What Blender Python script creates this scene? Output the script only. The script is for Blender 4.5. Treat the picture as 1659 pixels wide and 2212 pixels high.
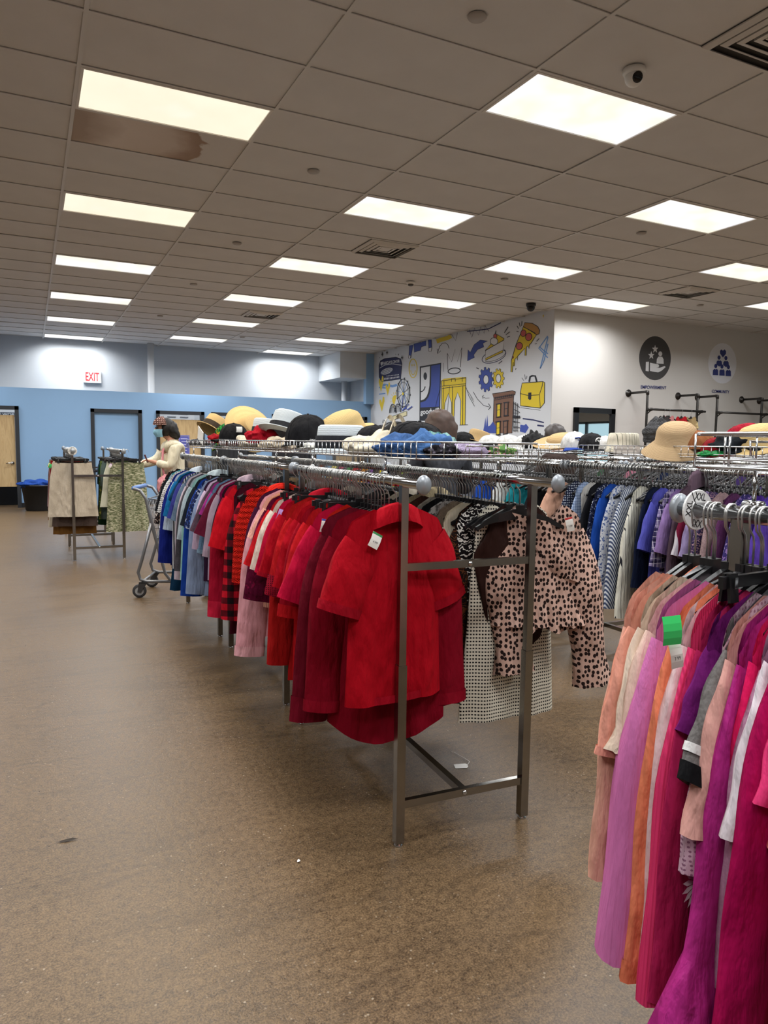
import bpy, bmesh, math, random
from mathutils import Vector, Matrix, noise
from mathutils.geometry import tessellate_polygon

for o in list(bpy.data.objects):
    bpy.data.objects.remove(o)
scene = bpy.context.scene
COL = scene.collection
PI = math.pi
R = math.radians

# ------------------------------------------------------------------ camera
EYE = 1.42
CAM = Vector((-0.9392, -5.1792, EYE))
FPX, YAW, PITCH, ROLL = 1553.19, -0.45710, -0.09468, 0.01349
fwd = Vector((-math.sin(YAW) * math.cos(PITCH), math.cos(YAW) * math.cos(PITCH), math.sin(PITCH)))
rgt0 = Vector((math.cos(YAW), math.sin(YAW), 0))
up0 = rgt0.cross(fwd)
rgt = rgt0 * math.cos(ROLL) + up0 * math.sin(ROLL)
upv = -rgt0 * math.sin(ROLL) + up0 * math.cos(ROLL)
cam_data = bpy.data.cameras.new('camera')
cam = bpy.data.objects.new('camera', cam_data)
COL.objects.link(cam)
cam_data.sensor_fit = 'HORIZONTAL'
cam_data.sensor_width = 36.0
cam_data.lens = FPX / 1659 * 36.0
cam_data.clip_start = 0.02
cam.matrix_world = Matrix(((rgt.x, upv.x, -fwd.x, CAM.x), (rgt.y, upv.y, -fwd.y, CAM.y),
                           (rgt.z, upv.z, -fwd.z, CAM.z), (0, 0, 0, 1)))
scene.camera = cam

# ------------------------------------------------------------------ light of the place
world = bpy.data.worlds.new('world')
scene.world = world
world.use_nodes = True
world.node_tree.nodes['Background'].inputs[0].default_value = (0.80, 0.91, 1.0, 1)
world.node_tree.nodes['Background'].inputs[1].default_value = 1.0   # daylight outside, enters only by the shop window
LAMP_WATTS = 40.0          # every ceiling troffer, all alike
LAMP_SPREAD = 152
PANEL_GLOW = 0.8
scene.view_settings.view_transform = 'Standard'
scene.view_settings.look = 'None'
scene.view_settings.gamma = 1
scene.view_settings.use_curve_mapping = False
scene.view_settings.exposure = 0.2

# ------------------------------------------------------------------ survey helpers: a photo pixel to a point on a known plane
def ray(px, py):
    return fwd + rgt * ((px - 829.5) / FPX) - upv * ((py - 1106) / FPX)
def on_x(px, py, X):
    d = ray(px, py); return CAM + d * ((X - CAM.x) / d.x)
def on_y(px, py, Y):
    d = ray(px, py); return CAM + d * ((Y - CAM.y) / d.y)
def on_z(px, py, Z):
    d = ray(px, py); return CAM + d * ((Z - CAM.z) / d.z)

# ------------------------------------------------------------------ object helpers
def tag(o, label=None, cat=None, group=None, kind=None):
    if label: o['label'] = label
    if cat: o['category'] = cat
    if group: o['group'] = group
    if kind: o['kind'] = kind
    return o
def empty(name, loc=(0, 0, 0), rz=0, label=None, cat=None, group=None):
    o = bpy.data.objects.new(name, None)
    o.empty_display_size = 0.05
    COL.objects.link(o)
    o.location = loc; o.rotation_euler = (0, 0, rz)
    return tag(o, label, cat, group)
def link_mesh(name, me, parent=None):
    o = bpy.data.objects.new(name, me)
    COL.objects.link(o)
    if parent is not None: o.parent = parent
    return o
def copy_tree(o, parent=None):
    c = o.copy(); COL.objects.link(c)
    if parent is not None: c.parent = parent
    for ch in o.children: copy_tree(ch, c)
    return c

class MB:
    """collects faces of ONE part and links them as one mesh object"""
    def __init__(s): s.v = []; s.f = []; s.mi = []; s.cur = 0
    def add(s, vs, fs):
        b = len(s.v); s.v += [tuple(v) for v in vs]
        for f in fs: s.f.append(tuple(b + i for i in f)); s.mi.append(s.cur)
    def box(s, c, d, rz=0, m=None):
        x, y, z = d[0] / 2, d[1] / 2, d[2] / 2
        vs = [Vector((sx * x, sy * y, sz * z)) for sz in (-1, 1) for sy in (-1, 1) for sx in (-1, 1)]
        if m is not None: vs = [m @ v for v in vs]
        elif rz: vs = [Matrix.Rotation(rz, 3, 'Z') @ v for v in vs]
        vs = [v + Vector(c) for v in vs]
        s.add(vs, [(0, 2, 3, 1), (4, 5, 7, 6), (0, 1, 5, 4), (2, 6, 7, 3), (0, 4, 6, 2), (1, 3, 7, 5)])
    def bb(s, a, b):
        s.box([(a[i] + b[i]) / 2 for i in range(3)], [abs(b[i] - a[i]) for i in range(3)])
    def tube(s, pts, r, n=8, caps=True, closed=False, flat=None):
        pts = [Vector(p) for p in pts]; m = len(pts)
        rs = r if isinstance(r, (list, tuple)) else [r] * m
        t0 = (pts[1] - pts[0]).normalized()
        a = t0.orthogonal().normalized() if flat is None else Vector(flat)
        rings = []
        for i, p in enumerate(pts):
            if closed: t = (pts[(i + 1) % m] - pts[i - 1]).normalized()
            else: t = (pts[min(i + 1, m - 1)] - pts[max(i - 1, 0)]).normalized()
            a = (a - t * a.dot(t))
            a = a.normalized() if a.length > 1e-6 else t.orthogonal().normalized()
            b = t.cross(a)
            rings.append([p + (a * math.cos(2 * PI * k / n + PI / n) + b * math.sin(2 * PI * k / n + PI / n)) * rs[i] for k in range(n)])
        vs = [v for ring in rings for v in ring]
        fs = []
        for i in range(m if closed else m - 1):
            j = (i + 1) % m
            for k in range(n):
                k2 = (k + 1) % n
                fs.append((i * n + k, i * n + k2, j * n + k2, j * n + k))
        if caps and not closed:
            fs.append(tuple(reversed(range(n)))); fs.append(tuple((m - 1) * n + k for k in range(n)))
        s.add(vs, fs)
    def lathe(s, prof, n=20, M=None, cx=1.0, cy=1.0, caps=(True, True)):
        vs = []; fs = []
        for (r, z) in prof:
            for k in range(n):
                v = Vector((r * math.cos(2 * PI * k / n) * cx, r * math.sin(2 * PI * k / n) * cy, z))
                vs.append(M @ v if M is not None else v)
        for i in range(len(prof) - 1):
            for k in range(n):
                k2 = (k + 1) % n
                fs.append((i * n + k, i * n + k2, (i + 1) * n + k2, (i + 1) * n + k))
        if caps[0]: fs.append(tuple(reversed(range(n))))
        if caps[1]: fs.append(tuple((len(prof) - 1) * n + k for k in range(n)))
        s.add(vs, fs)
    def sheet(s, P, closed_u=False):
        """P[i][j] grid of points"""
        m, n = len(P), len(P[0])
        vs = [p for row in P for p in row]; fs = []
        for i in range(m - 1):
            for j in range(n if closed_u else n - 1):
                j2 = (j + 1) % n
                fs.append((i * n + j, i * n + j2, (i + 1) * n + j2, (i + 1) * n + j))
        s.add(vs, fs)
    def mesh(s, name, mats, smooth=False):
        me = bpy.data.meshes.new(name)
        me.from_pydata(s.v, [], s.f)
        mats = mats if isinstance(mats, (list, tuple)) else [mats]
        for m in mats: me.materials.append(m)
        if any(s.mi): me.polygons.foreach_set('material_index', s.mi)
        if smooth: me.polygons.foreach_set('use_smooth', [True] * len(s.f))
        me.update()
        return me
    def build(s, name, mats, parent=None, smooth=False):
        return link_mesh(name, s.mesh(name, mats, smooth), parent)

def merge(me, d=1e-5):
    bm = bmesh.new(); bm.from_mesh(me)
    bmesh.ops.remove_doubles(bm, verts=bm.verts, dist=d)
    bmesh.ops.recalc_face_normals(bm, faces=bm.faces)
    bm.to_mesh(me); bm.free()

# ------------------------------------------------------------------ materials
def lin(c):
    out = []
    for x in c[:3]:
        x = x / 255.0
        out.append(x / 12.92 if x <= 0.04045 else ((x + 0.055) / 1.055) ** 2.4)
    return (*out, 1)
_M = {}
class NT:
    def __init__(s, name):
        s.m = bpy.data.materials.new(name); s.m.use_nodes = True
        s.t = s.m.node_tree; s.b = s.t.nodes['Principled BSDF']
    def n(s, typ, **kw):
        nd = s.t.nodes.new(typ)
        for k, v in kw.items():
            if k.startswith('i_'): nd.inputs[k[2:].replace('_', ' ')].default_value = v
            elif k.startswith('n') and k[1:].isdigit(): nd.inputs[int(k[1:])].default_value = v
            else: setattr(nd, k, v)
        return nd
    def l(s, a, b): s.t.links.new(a, b)
    def ramp(s, src, stops, interp='LINEAR'):
        r = s.n('ShaderNodeValToRGB'); cr = r.color_ramp; cr.interpolation = interp
        while len(cr.elements) > 1: cr.elements.remove(cr.elements[0])
        cr.elements[0].position = stops[0][0]; cr.elements[0].color = stops[0][1]
        for p, c in stops[1:]:
            e = cr.elements.new(p); e.color = c
        s.l(src, r.inputs[0]); return r.outputs[0]
    def mix(s, f, a, b, mode='MIX'):
        m = s.n('ShaderNodeMix', data_type='RGBA', blend_type=mode)
        for val, k in ((f, 0), (a, 6), (b, 7)):
            if hasattr(val, 'is_linked'): s.l(val, m.inputs[k])
            else: m.inputs[k].default_value = val
        return m.outputs[2]
    def bump(s, h, strength=0.3, dist=0.002):
        b = s.n('ShaderNodeBump'); b.inputs['Strength'].default_value = strength; b.inputs['Distance'].default_value = dist
        s.l(h, b.inputs['Height']); s.l(b.outputs[0], s.b.inputs['Normal'])
    def math(s, op, a, b=0.0):
        m = s.n('ShaderNodeMath', operation=op)
        for i, v in enumerate((a, b)):
            if hasattr(v, 'is_linked'): s.l(v, m.inputs[i])
            else: m.inputs[i].default_value = v
        return m.outputs[0]

def mat(name, col, rough=0.6, metal=0.0, var=0.0, vs=6.0, bump=0.0, bs=60.0, spec=None, emit=0.0):
    key = ('m', name)
    if key in _M: return _M[key]
    t = NT(name); b = t.b
    c = lin(col)
    b.inputs['Base Color'].default_value = c
    b.inputs['Roughness'].default_value = rough; b.inputs['Metallic'].default_value = metal
    if spec is not None: b.inputs['Specular IOR Level'].default_value = spec
    if var or bump:
        tc = t.n('ShaderNodeTexCoord')
    if var:
        nz = t.n('ShaderNodeTexNoise'); nz.inputs['Scale'].default_value = vs; nz.inputs['Detail'].default_value = 4
        t.l(tc.outputs['Object'], nz.inputs['Vector'])
        hi = tuple(min(1, x * (1 + var)) for x in c[:3]) + (1,)
        lo = tuple(x * (1 - var) for x in c[:3]) + (1,)
        t.l(t.ramp(nz.outputs[0], [(0.3, lo), (0.7, hi)]), b.inputs['Base Color'])
    if bump:
        nb = t.n('ShaderNodeTexNoise'); nb.inputs['Scale'].default_value = bs; nb.inputs['Detail'].default_value = 3
        t.l(tc.outputs['Object'], nb.inputs['Vector']); t.bump(nb.outputs[0], bump, 0.004)
    if emit:
        b.inputs['Emission Color'].default_value = c; b.inputs['Emission Strength'].default_value = emit
    _M[key] = t.m
    return t.m

def fabric(kind, c1, c2=None, c3=None, s=1.0, rough=0.85, sheen=0.05):
    """woven or knitted cloth; the print is flat, the weave is fine relief"""
    key = ('f', kind, tuple(c1), tuple(c2) if c2 else None, tuple(c3) if c3 else None, s)
    if key in _M: return _M[key]
    t = NT('cloth_' + kind); b = t.b
    b.inputs['Roughness'].default_value = rough
    b.inputs['Specular IOR Level'].default_value = 0.1
    b.inputs['Sheen Weight'].default_value = sheen
    b.inputs['Sheen Roughness'].default_value = 0.5
    dk = lambda c: tuple(x * 0.84 for x in lin(c)[:3]) + (1,)
    A = dk(c1); B = dk(c2) if c2 else A; C = dk(c3) if c3 else B
    b.inputs['Sheen Tint'].default_value = A
    tc = t.n('ShaderNodeTexCoord'); co = tc.outputs['Object']
    sep = t.n('ShaderNodeSeparateXYZ'); t.l(co, sep.inputs[0])
    X, Y, Z = sep.outputs
    wr = t.n('ShaderNodeTexNoise'); wr.inputs['Scale'].default_value = 7; wr.inputs['Detail'].default_value = 3
    stretch = t.n('ShaderNodeMapping'); stretch.inputs['Scale'].default_value = (1, 1, 0.32)
    t.l(co, stretch.inputs[0]); t.l(stretch.outputs[0], wr.inputs['Vector'])
    w2_ = t.n('ShaderNodeTexNoise'); w2_.inputs['Scale'].default_value = 26; w2_.inputs['Detail'].default_value = 4; t.l(stretch.outputs[0], w2_.inputs['Vector'])
    height = t.math('ADD', wr.outputs[0], t.math('MULTIPLY', w2_.outputs[0], 0.25)); hs = 0.8; hd = 0.085
    def sine(v, k, ph=0.0):
        return t.math('SINE', t.math('ADD', t.math('MULTIPLY', v, k), ph))
    col = None
    def vor(scale, vec=co, feat='F1', rnd=1.0, sx=(1, 1, 1)):
        mp = t.n('ShaderNodeMapping'); mp.inputs['Scale'].default_value = sx; t.l(vec, mp.inputs[0])
        v = t.n('ShaderNodeTexVoronoi', feature=feat); v.inputs['Scale'].default_value = scale
        v.inputs['Randomness'].default_value = rnd; t.l(mp.outputs[0], v.inputs['Vector']); return v
    def vor2(scale, rnd, sx=(1, 1, 1)):
        cb = t.n('ShaderNodeCombineXYZ'); t.l(X, cb.inputs[0]); t.l(Z, cb.inputs[1])
        mp = t.n('ShaderNodeMapping'); mp.inputs['Scale'].default_value = sx; t.l(cb.outputs[0], mp.inputs[0])
        v = t.n('ShaderNodeTexVoronoi', voronoi_dimensions='2D'); v.inputs['Scale'].default_value = scale
        v.inputs['Randomness'].default_value = rnd; t.l(mp.outputs[0], v.inputs['Vector']); return v
    def noi(scale, det=3, vec=co):
        v = t.n('ShaderNodeTexNoise'); v.inputs['Scale'].default_value = scale; v.inputs['Detail'].default_value = det
        t.l(vec, v.inputs['Vector']); return v.outputs[0]
    if kind == 'plain':
        col = A
    elif kind == 'velvet':
        col = tuple((x + y) / 2 for x, y in zip(A, B))
        b.inputs['Sheen Weight'].default_value = 0.7
    elif kind == 'stripe_v':
        w = sine(X, 2 * PI / (0.022 * s)); col = t.ramp(w, [(0.0, A), (0.04, B)], 'CONSTANT')
    elif kind == 'pin_v':
        w = sine(X, 2 * PI / (0.020 * s)); col = t.ramp(w, [(0.0, A), (0.93, B)], 'CONSTANT')
    elif kind == 'stripe_h':
        w = sine(Z, 2 * PI / (0.03 * s)); col = t.ramp(w, [(0.0, A), (0.04, B)], 'CONSTANT')
    elif kind == 'stripe_d':
        w = sine(t.math('ADD', t.math('MULTIPLY', X, 1.6), Z), 2 * PI / (0.03 * s)); col = t.ramp(w, [(0.0, A), (0.04, B)], 'CONSTANT')
    elif kind == 'plaid':
        wx = t.ramp(sine(X, 2 * PI / (0.07 * s)), [(0.0, (0, 0, 0, 1)), (0.02, (1, 1, 1, 1))], 'CONSTANT')
        wz = t.ramp(sine(Z, 2 * PI / (0.07 * s)), [(0.0, (0, 0, 0, 1)), (0.02, (1, 1, 1, 1))], 'CONSTANT')
        col = t.mix(wx, t.mix(wz, A, C), t.mix(wz, C, B))
    elif kind == 'tartan':
        wx = t.ramp(sine(X, 2 * PI / (0.06 * s)), [(0.0, (0, 0, 0, 1)), (0.75, (1, 1, 1, 1))], 'CONSTANT')
        wz = t.ramp(sine(Z, 2 * PI / (0.06 * s)), [(0.0, (0, 0, 0, 1)), (0.75, (1, 1, 1, 1))], 'CONSTANT')
        lx = t.ramp(sine(X, 2 * PI / (0.03 * s), 0.8), [(0.0, (0, 0, 0, 1)), (0.97, (1, 1, 1, 1))], 'CONSTANT')
        lz = t.ramp(sine(Z, 2 * PI / (0.03 * s), 0.8), [(0.0, (0, 0, 0, 1)), (0.97, (1, 1, 1, 1))], 'CONSTANT')
        base = t.mix(wx, t.mix(wz, A, B), t.mix(wz, B, tuple(x * 0.5 for x in B[:3]) + (1,)))
        col = t.mix(lx, t.mix(lz, base, C), C)
    elif kind == 'dots':
        v = vor2(1.0 / (0.016 * s), 0.25); col = t.ramp(v.outputs['Distance'], [(0.0, B), (0.28, A)], 'CONSTANT')
    elif kind == 'leopard':
        ws = noi(30, 1)
        v = vor2(1.0 / (0.0165 * s), 0.6, (1, 0.75, 1))
        dd = t.math('ADD', v.outputs['Distance'], t.math('MULTIPLY', t.math('SUBTRACT', ws, 0.5), 0.22))
        col = t.ramp(dd, [(0.0, B), (0.335, A)], 'CONSTANT')
    elif kind == 'floral':
        n1 = noi(30 / s, 2); w = t.n('ShaderNodeTexWave', wave_type='RINGS'); w.inputs['Scale'].default_value = 9 / s
        w.inputs['Distortion'].default_value = 14; w.inputs['Detail'].default_value = 2; w.inputs['Detail Scale'].default_value = 2.2
        t.l(co, w.inputs['Vector'])
        col = t.mix(t.ramp(n1, [(0.0, (0, 0, 0, 1)), (0.62, (1, 1, 1, 1))], 'CONSTANT'), t.ramp(w.outputs[0], [(0.0, A), (0.80, B)], 'CONSTANT'), C)
    elif kind == 'speckle':
        n1 = noi(70 / s, 3); n2 = noi(24 / s, 3)
        col = t.mix(t.ramp(n1, [(0.0, (0, 0, 0, 1)), (0.56, (1, 1, 1, 1))], 'CONSTANT'), A, t.ramp(n2, [(0.45, B), (0.55, C)]))
    elif kind == 'tweed':
        wz = t.ramp(sine(Z, 2 * PI / (0.014 * s)), [(0.0, (0, 0, 0, 1)), (0.28, (1, 1, 1, 1))], 'CONSTANT')
        wx = t.ramp(t.math('ADD', sine(X, 2 * PI / (0.011 * s)), 0.4), [(0.0, (0, 0, 0, 1)), (0.1, (1, 1, 1, 1))], 'CONSTANT')
        col = t.mix(t.math('MULTIPLY', wz, wx), A, B)
        height = t.math('MULTIPLY', wz, wx); hs = 0.5; hd = 0.003
    elif kind == 'heather':
        n1 = noi(160, 4); col = t.ramp(n1, [(0.35, A), (0.65, B)])
    elif kind == 'ripple':
        n1 = t.n('ShaderNodeTexNoise'); n1.inputs['Scale'].default_value = 24 / s; n1.inputs['Detail'].default_value = 3
        mp = t.n('ShaderNodeMapping'); mp.inputs['Scale'].default_value = (0.5, 0.5, 3.2); t.l(co, mp.inputs[0]); t.l(mp.outputs[0], n1.inputs['Vector'])
        col = t.ramp(n1.outputs[0], [(0.44, A), (0.52, B), (0.6, C)])
    elif kind == 'crinkle':
        n1 = t.n('ShaderNodeTexNoise'); n1.inputs['Scale'].default_value = 60 / s; n1.inputs['Detail'].default_value = 3
        mp = t.n('ShaderNodeMapping'); mp.inputs['Scale'].default_value = (1.6, 1.6, 0.16); t.l(co, mp.inputs[0]); t.l(mp.outputs[0], n1.inputs['Vector'])
        col = tuple((x + y) / 2 for x, y in zip(A, B))
        height = n1.outputs[0]; hs = 0.9; hd = 0.006
    elif kind == 'rib':
        w = sine(X, 2 * PI / (0.007 * s)); wy = sine(Y, 2 * PI / (0.007 * s))
        height = t.math('ADD', w, wy); hs = 0.5; hd = 0.0015
        col = tuple((x + y) / 2 for x, y in zip(A, B))
    elif kind == 'knit':
        w = sine(Z, 2 * PI / (0.030 * s)); w2 = sine(t.math('ADD', X, t.math('MULTIPLY', noi(40, 2), 0.03)), 2 * PI / (0.011 * s))
        w3 = sine(Z, 2 * PI / (0.010 * s))
        height = t.math('ADD', w, t.math('MULTIPLY', t.math('MULTIPLY', w2, w3), 0.8)); hs = 0.9; hd = 0.005
        col = A
    elif kind == 'eyelet':
        v = vor2(1.0 / (0.011 * s), 0.15); col = t.ramp(v.outputs['Distance'], [(0.0, B), (0.24, A)], 'CONSTANT')
    elif kind == 'palm':
        w = t.n('ShaderNodeTexWave'); w.inputs['Scale'].default_value = 14 / s; w.inputs['Distortion'].default_value = 9; t.l(co, w.inputs['Vector'])
        n1 = noi(26 / s, 1)
        col = t.mix(t.ramp(n1, [(0, (0, 0, 0, 1)), (0.64, (1, 1, 1, 1))], 'CONSTANT'), t.ramp(w.outputs[0], [(0.3, A), (0.6, B)]), C)
    elif kind == 'straw':
        w = t.n('ShaderNodeTexWave', bands_direction='Z'); w.inputs['Scale'].default_value = 70 / s; w.inputs['Distortion'].default_value = 1.5
        w.inputs['Detail'].default_value = 2; t.l(co, w.inputs['Vector'])
        col = A; height = w.outputs[0]; hs = 0.6; hd = 0.003
    if hasattr(col, 'is_linked'): t.l(col, b.inputs['Base Color'])
    else: b.inputs['Base Color'].default_value = col
    t.bump(height, hs, hd)
    _M[key] = t.m
    return t.m

WHITE = mat('white_plastic', (232, 232, 230), 0.45)
BLACK = mat('black_plastic', (22, 22, 24), 0.35)
CHROME = mat('chrome', (196, 198, 200), 0.12, 1.0)
STEEL = mat('brushed_chrome_leg', (150, 148, 144), 0.22, 1.0, var=0.06, vs=20)
HOOK = mat('hook_wire', (186, 186, 184), 0.3, 0.8)
WIRE = mat('zinc_wire', (200, 202, 204), 0.25, 1.0)
INK = mat('black_ink', (28, 28, 30), 0.7)
TAGW = mat('tag_paper', (236, 234, 228), 0.6)

def text_mesh(s, size=1.0, extrude=0.0, bold=0.0, align='CENTER'):
    cu = bpy.data.curves.new('lettering', 'FONT')
    cu.body = s; cu.size = size; cu.align_x = align; cu.align_y = 'CENTER'
    cu.extrude = extrude; cu.offset = bold
    o = bpy.data.objects.new('lettering', cu); COL.objects.link(o)
    dg = bpy.context.evaluated_depsgraph_get()
    me = bpy.data.meshes.new_from_object(o.evaluated_get(dg))
    bpy.data.objects.remove(o); bpy.data.curves.remove(cu)
    return me
def lettering(s, M, width=None, height=None, material=None, parent=None, name='lettering', bold=0.0, extrude=0.002):
    """flat letters fitted to width x height in the xy plane of M"""
    me = text_mesh(s, 1.0, 0.0, bold)
    xs = [v.co.x for v in me.vertices]; ys = [v.co.y for v in me.vertices]
    w, h = max(xs) - min(xs), max(ys) - min(ys)
    cx, cy = (max(xs) + min(xs)) / 2, (max(ys) + min(ys)) / 2
    sx = (width / w) if width else None; sy = (height / h) if height else None
    sx = sx or sy; sy = sy or sx
    for v in me.vertices:
        v.co = M @ Vector(((v.co.x - cx) * sx, (v.co.y - cy) * sy, extrude))
    me.materials.clear(); me.materials.append(material)
    o = link_mesh(name, me, parent)
    return o
# ================================================================== THE SETTING
CZ = EYE + 2.22            # ceiling height
XM, YR = 6.83, 4.40        # mural wall plane x, right wall plane y
YB, YG = 11.45, 12.75      # blue partition plane y, grey back wall plane y

def struct(name, mb, m, label=None, smooth=False):
    o = mb.build(name, m, None, smooth); o['kind'] = 'structure'
    if label: o['label'] = label
    return o

# ---- floor: stained, polished concrete
def floor_material():
    t = NT('stained_concrete'); b = t.b
    tc = t.n('ShaderNodeTexCoord'); co = tc.outputs['Object']
    def noi(s, d=5, dist=0.0, rough=0.55):
        n = t.n('ShaderNodeTexNoise'); n.inputs['Scale'].default_value = s; n.inputs['Detail'].default_value = d
        n.inputs['Distortion'].default_value = dist; n.inputs['Roughness'].default_value = rough
        t.l(co, n.inputs['Vector']); return n.outputs[0]
    big = noi(0.55, 4, 0.6); mid = noi(2.1, 6, 0.5, 0.6); fine = noi(42, 5, 0.2, 0.75); grit = noi(170, 3, 0, 0.7)
    c = t.ramp(big, [(0.30, lin((61, 46, 31))), (0.55, lin((91, 70, 48))), (0.75, lin((74, 62, 45)))])
    c = t.mix(0.6, c, t.ramp(mid, [(0.25, lin((41, 32, 22))), (0.48, lin((86, 67, 45))), (0.72, lin((109, 85, 56)))]))
    c = t.mix(0.5, c, t.ramp(fine, [(0.36, lin((25, 19, 16))), (0.62, lin((126, 102, 72)))]))
    c = t.mix(0.32, c, t.ramp(grit, [(0.4, lin((22, 17, 16))), (0.65, lin((154, 127, 94)))]))
    # dark dragged marks
    mp = t.n('ShaderNodeMapping'); mp.inputs['Scale'].default_value = (0.5, 2.2, 1); mp.inputs['Rotation'].default_value = (0, 0, 0.5); t.l(co, mp.inputs[0])
    mk = t.n('ShaderNodeTexNoise'); mk.inputs['Scale'].default_value = 1.5; mk.inputs['Detail'].default_value = 3; mk.inputs['Distortion'].default_value = 1.2; t.l(mp.outputs[0], mk.inputs['Vector'])
    ridge = t.math('ABSOLUTE', t.math('SUBTRACT', mk.outputs[0], 0.5))
    c = t.mix(t.ramp(ridge, [(0.0, (0.22, 0.22, 0.22, 1)), (0.025, (0, 0, 0, 1))]), c, lin((33, 27, 23)))
    # pale aggregate flecks
    v = t.n('ShaderNodeTexVoronoi'); v.inputs['Scale'].default_value = 70; t.l(co, v.inputs['Vector'])
    keep = t.ramp(v.outputs['Color'], [(0.0, (0, 0, 0, 1)), (0.80, (1, 1, 1, 1))], 'CONSTANT')
    dot = t.ramp(v.outputs['Distance'], [(0.0, (1, 1, 1, 1)), (0.20, (1, 1, 1, 1)), (0.26, (0, 0, 0, 1))])
    patch = t.ramp(noi(3.0, 3), [(0.40, (0.12, 0.12, 0.12, 1)), (0.65, (0.8, 0.8, 0.8, 1))])
    fl = t.math('MULTIPLY', t.math('MULTIPLY', keep, dot), patch)
    c = t.mix(fl, c, lin((158, 144, 124)))
    t.l(c, b.inputs['Base Color'])
    t.l(t.ramp(fine, [(0.3, (0.27, 0.27, 0.27, 1)), (0.7, (0.40, 0.40, 0.40, 1))]), b.inputs['Roughness'])
    b.inputs['Specular IOR Level'].default_value = 0.45
    t.bump(t.math('ADD', fine, t.math('MULTIPLY', grit, 0.5)), 0.22, 0.005)
    return t.m
mb = MB(); mb.bb((-7, -10, -0.1), (15, 13.2, 0))
struct('floor', mb, floor_material(), 'brown stained polished concrete floor with pale flecks')

GREYW = mat('pale_grey_paint', (198, 203, 208), 0.7, var=0.02, vs=1.5, bump=0.05, bs=120)
WHITEW = mat('off_white_paint', (206, 202, 197), 0.65, var=0.02, vs=1.2, bump=0.05, bs=120)
BLUEW = mat('sky_blue_paint', (136, 172, 208), 0.6, var=0.025, vs=1.2, bump=0.05, bs=120)
MURALW = mat('mural_ground', (214, 217, 221), 0.55, var=0.01, vs=2)
CHAR = mat('charcoal_frame_paint', (44, 47, 52), 0.45, var=0.08, vs=8)
PLY = None

mb = MB(); mb.bb((-7, YG, 0), (XM + 0.3, YG + 0.15, CZ + 0.05))
struct('wall_back', mb, GREYW, 'pale grey back wall above the blue fitting rooms')
mb = MB(); mb.bb((XM, YR, 0), (XM + 0.15, YG, CZ + 0.05))
mural = struct('wall_mural', mb, MURALW, 'white side wall covered in blue and yellow doodles')
mb = MB(); mb.bb((XM + 0.15, YR, 0), (15, YR + 0.15, CZ + 0.05)); mb.bb((XM, YR - 0.012, 0), (XM + 0.16, YR, CZ + 0.05))
right_wall = struct('wall_right', mb, WHITEW, 'off-white wall with round emblems')
# the rest of the shop shell, out of the picture: plain walls, and the shop window that the mirror reflects
mb = MB(); mb.bb((-7.15, -10.15, 0), (-7, YG + 0.15, CZ + 0.1)); struct('wall_left', mb, WHITEW, 'plain off-white side wall')
mb = MB(); mb.bb((-7.15, -10.15, 0), (15.15, -10, CZ + 0.1)); struct('wall_front', mb, WHITEW, 'plain off-white front wall')
mb = MB(); mb.bb((15, -10, 0), (15.15, YR + 0.15, 0.4)); mb.bb((15, -10, 2.2), (15.15, YR + 0.15, CZ + 0.1)); mb.bb((15, -10, 0.4), (15.15, -8, 2.2)); mb.bb((15, 0, 0.4), (15.15, YR + 0.15, 2.2))
struct('wall_side', mb, WHITEW, 'off-white side wall with the shop window')
wn = empty('window_1', (15.07, -4, 0)); wn['kind'] = 'structure'; wn['label'] = 'shop window reflected in the black framed mirror'
mb = MB()
for y_ in (-4, -2, 0, 2, 4): mb.box((0, y_, 1.3), (0.08, 0.07, 1.8))
for z_ in (0.43, 2.17): mb.box((0, 0, z_), (0.08, 8.0, 0.07))
mb.build('window_frame', CHAR, wn)
def pane_material():
    t = NT('window_glass'); tr = t.n('ShaderNodeBsdfTransparent'); tr.inputs[0].default_value = (0.85, 0.95, 0.95, 1)
    gl = t.n('ShaderNodeBsdfGlossy'); gl.inputs['Roughness'].default_value = 0.02
    mx = t.n('ShaderNodeMixShader'); mx.inputs[0].default_value = 0.08
    t.l(tr.outputs[0], mx.inputs[1]); t.l(gl.outputs[0], mx.inputs[2]); t.l(mx.outputs[0], t.t.nodes['Material Output'].inputs['Surface'])
    return t.m
PANE = pane_material()
for y_ in (-3, -1, 1, 3):
    mb = MB(); mb.box((0, y_, 1.3), (0.008, 1.94, 1.68)); mb.build('pane', PANE, wn)
# soffit boxed out in the far corner, with its blue strip beside the mural
mb = MB(); mb.bb((5.92, 11.30, 3.02), (6.62, YG, CZ + 0.02))
struct('trim_1', mb, GREYW, 'boxed soffit in the far corner')
mb = MB(); mb.bb((6.62, 11.29, 2.40), (XM, 11.45, CZ + 0.02))
struct('trim_2', mb, BLUEW, 'narrow blue strip beside the mural')

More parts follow.
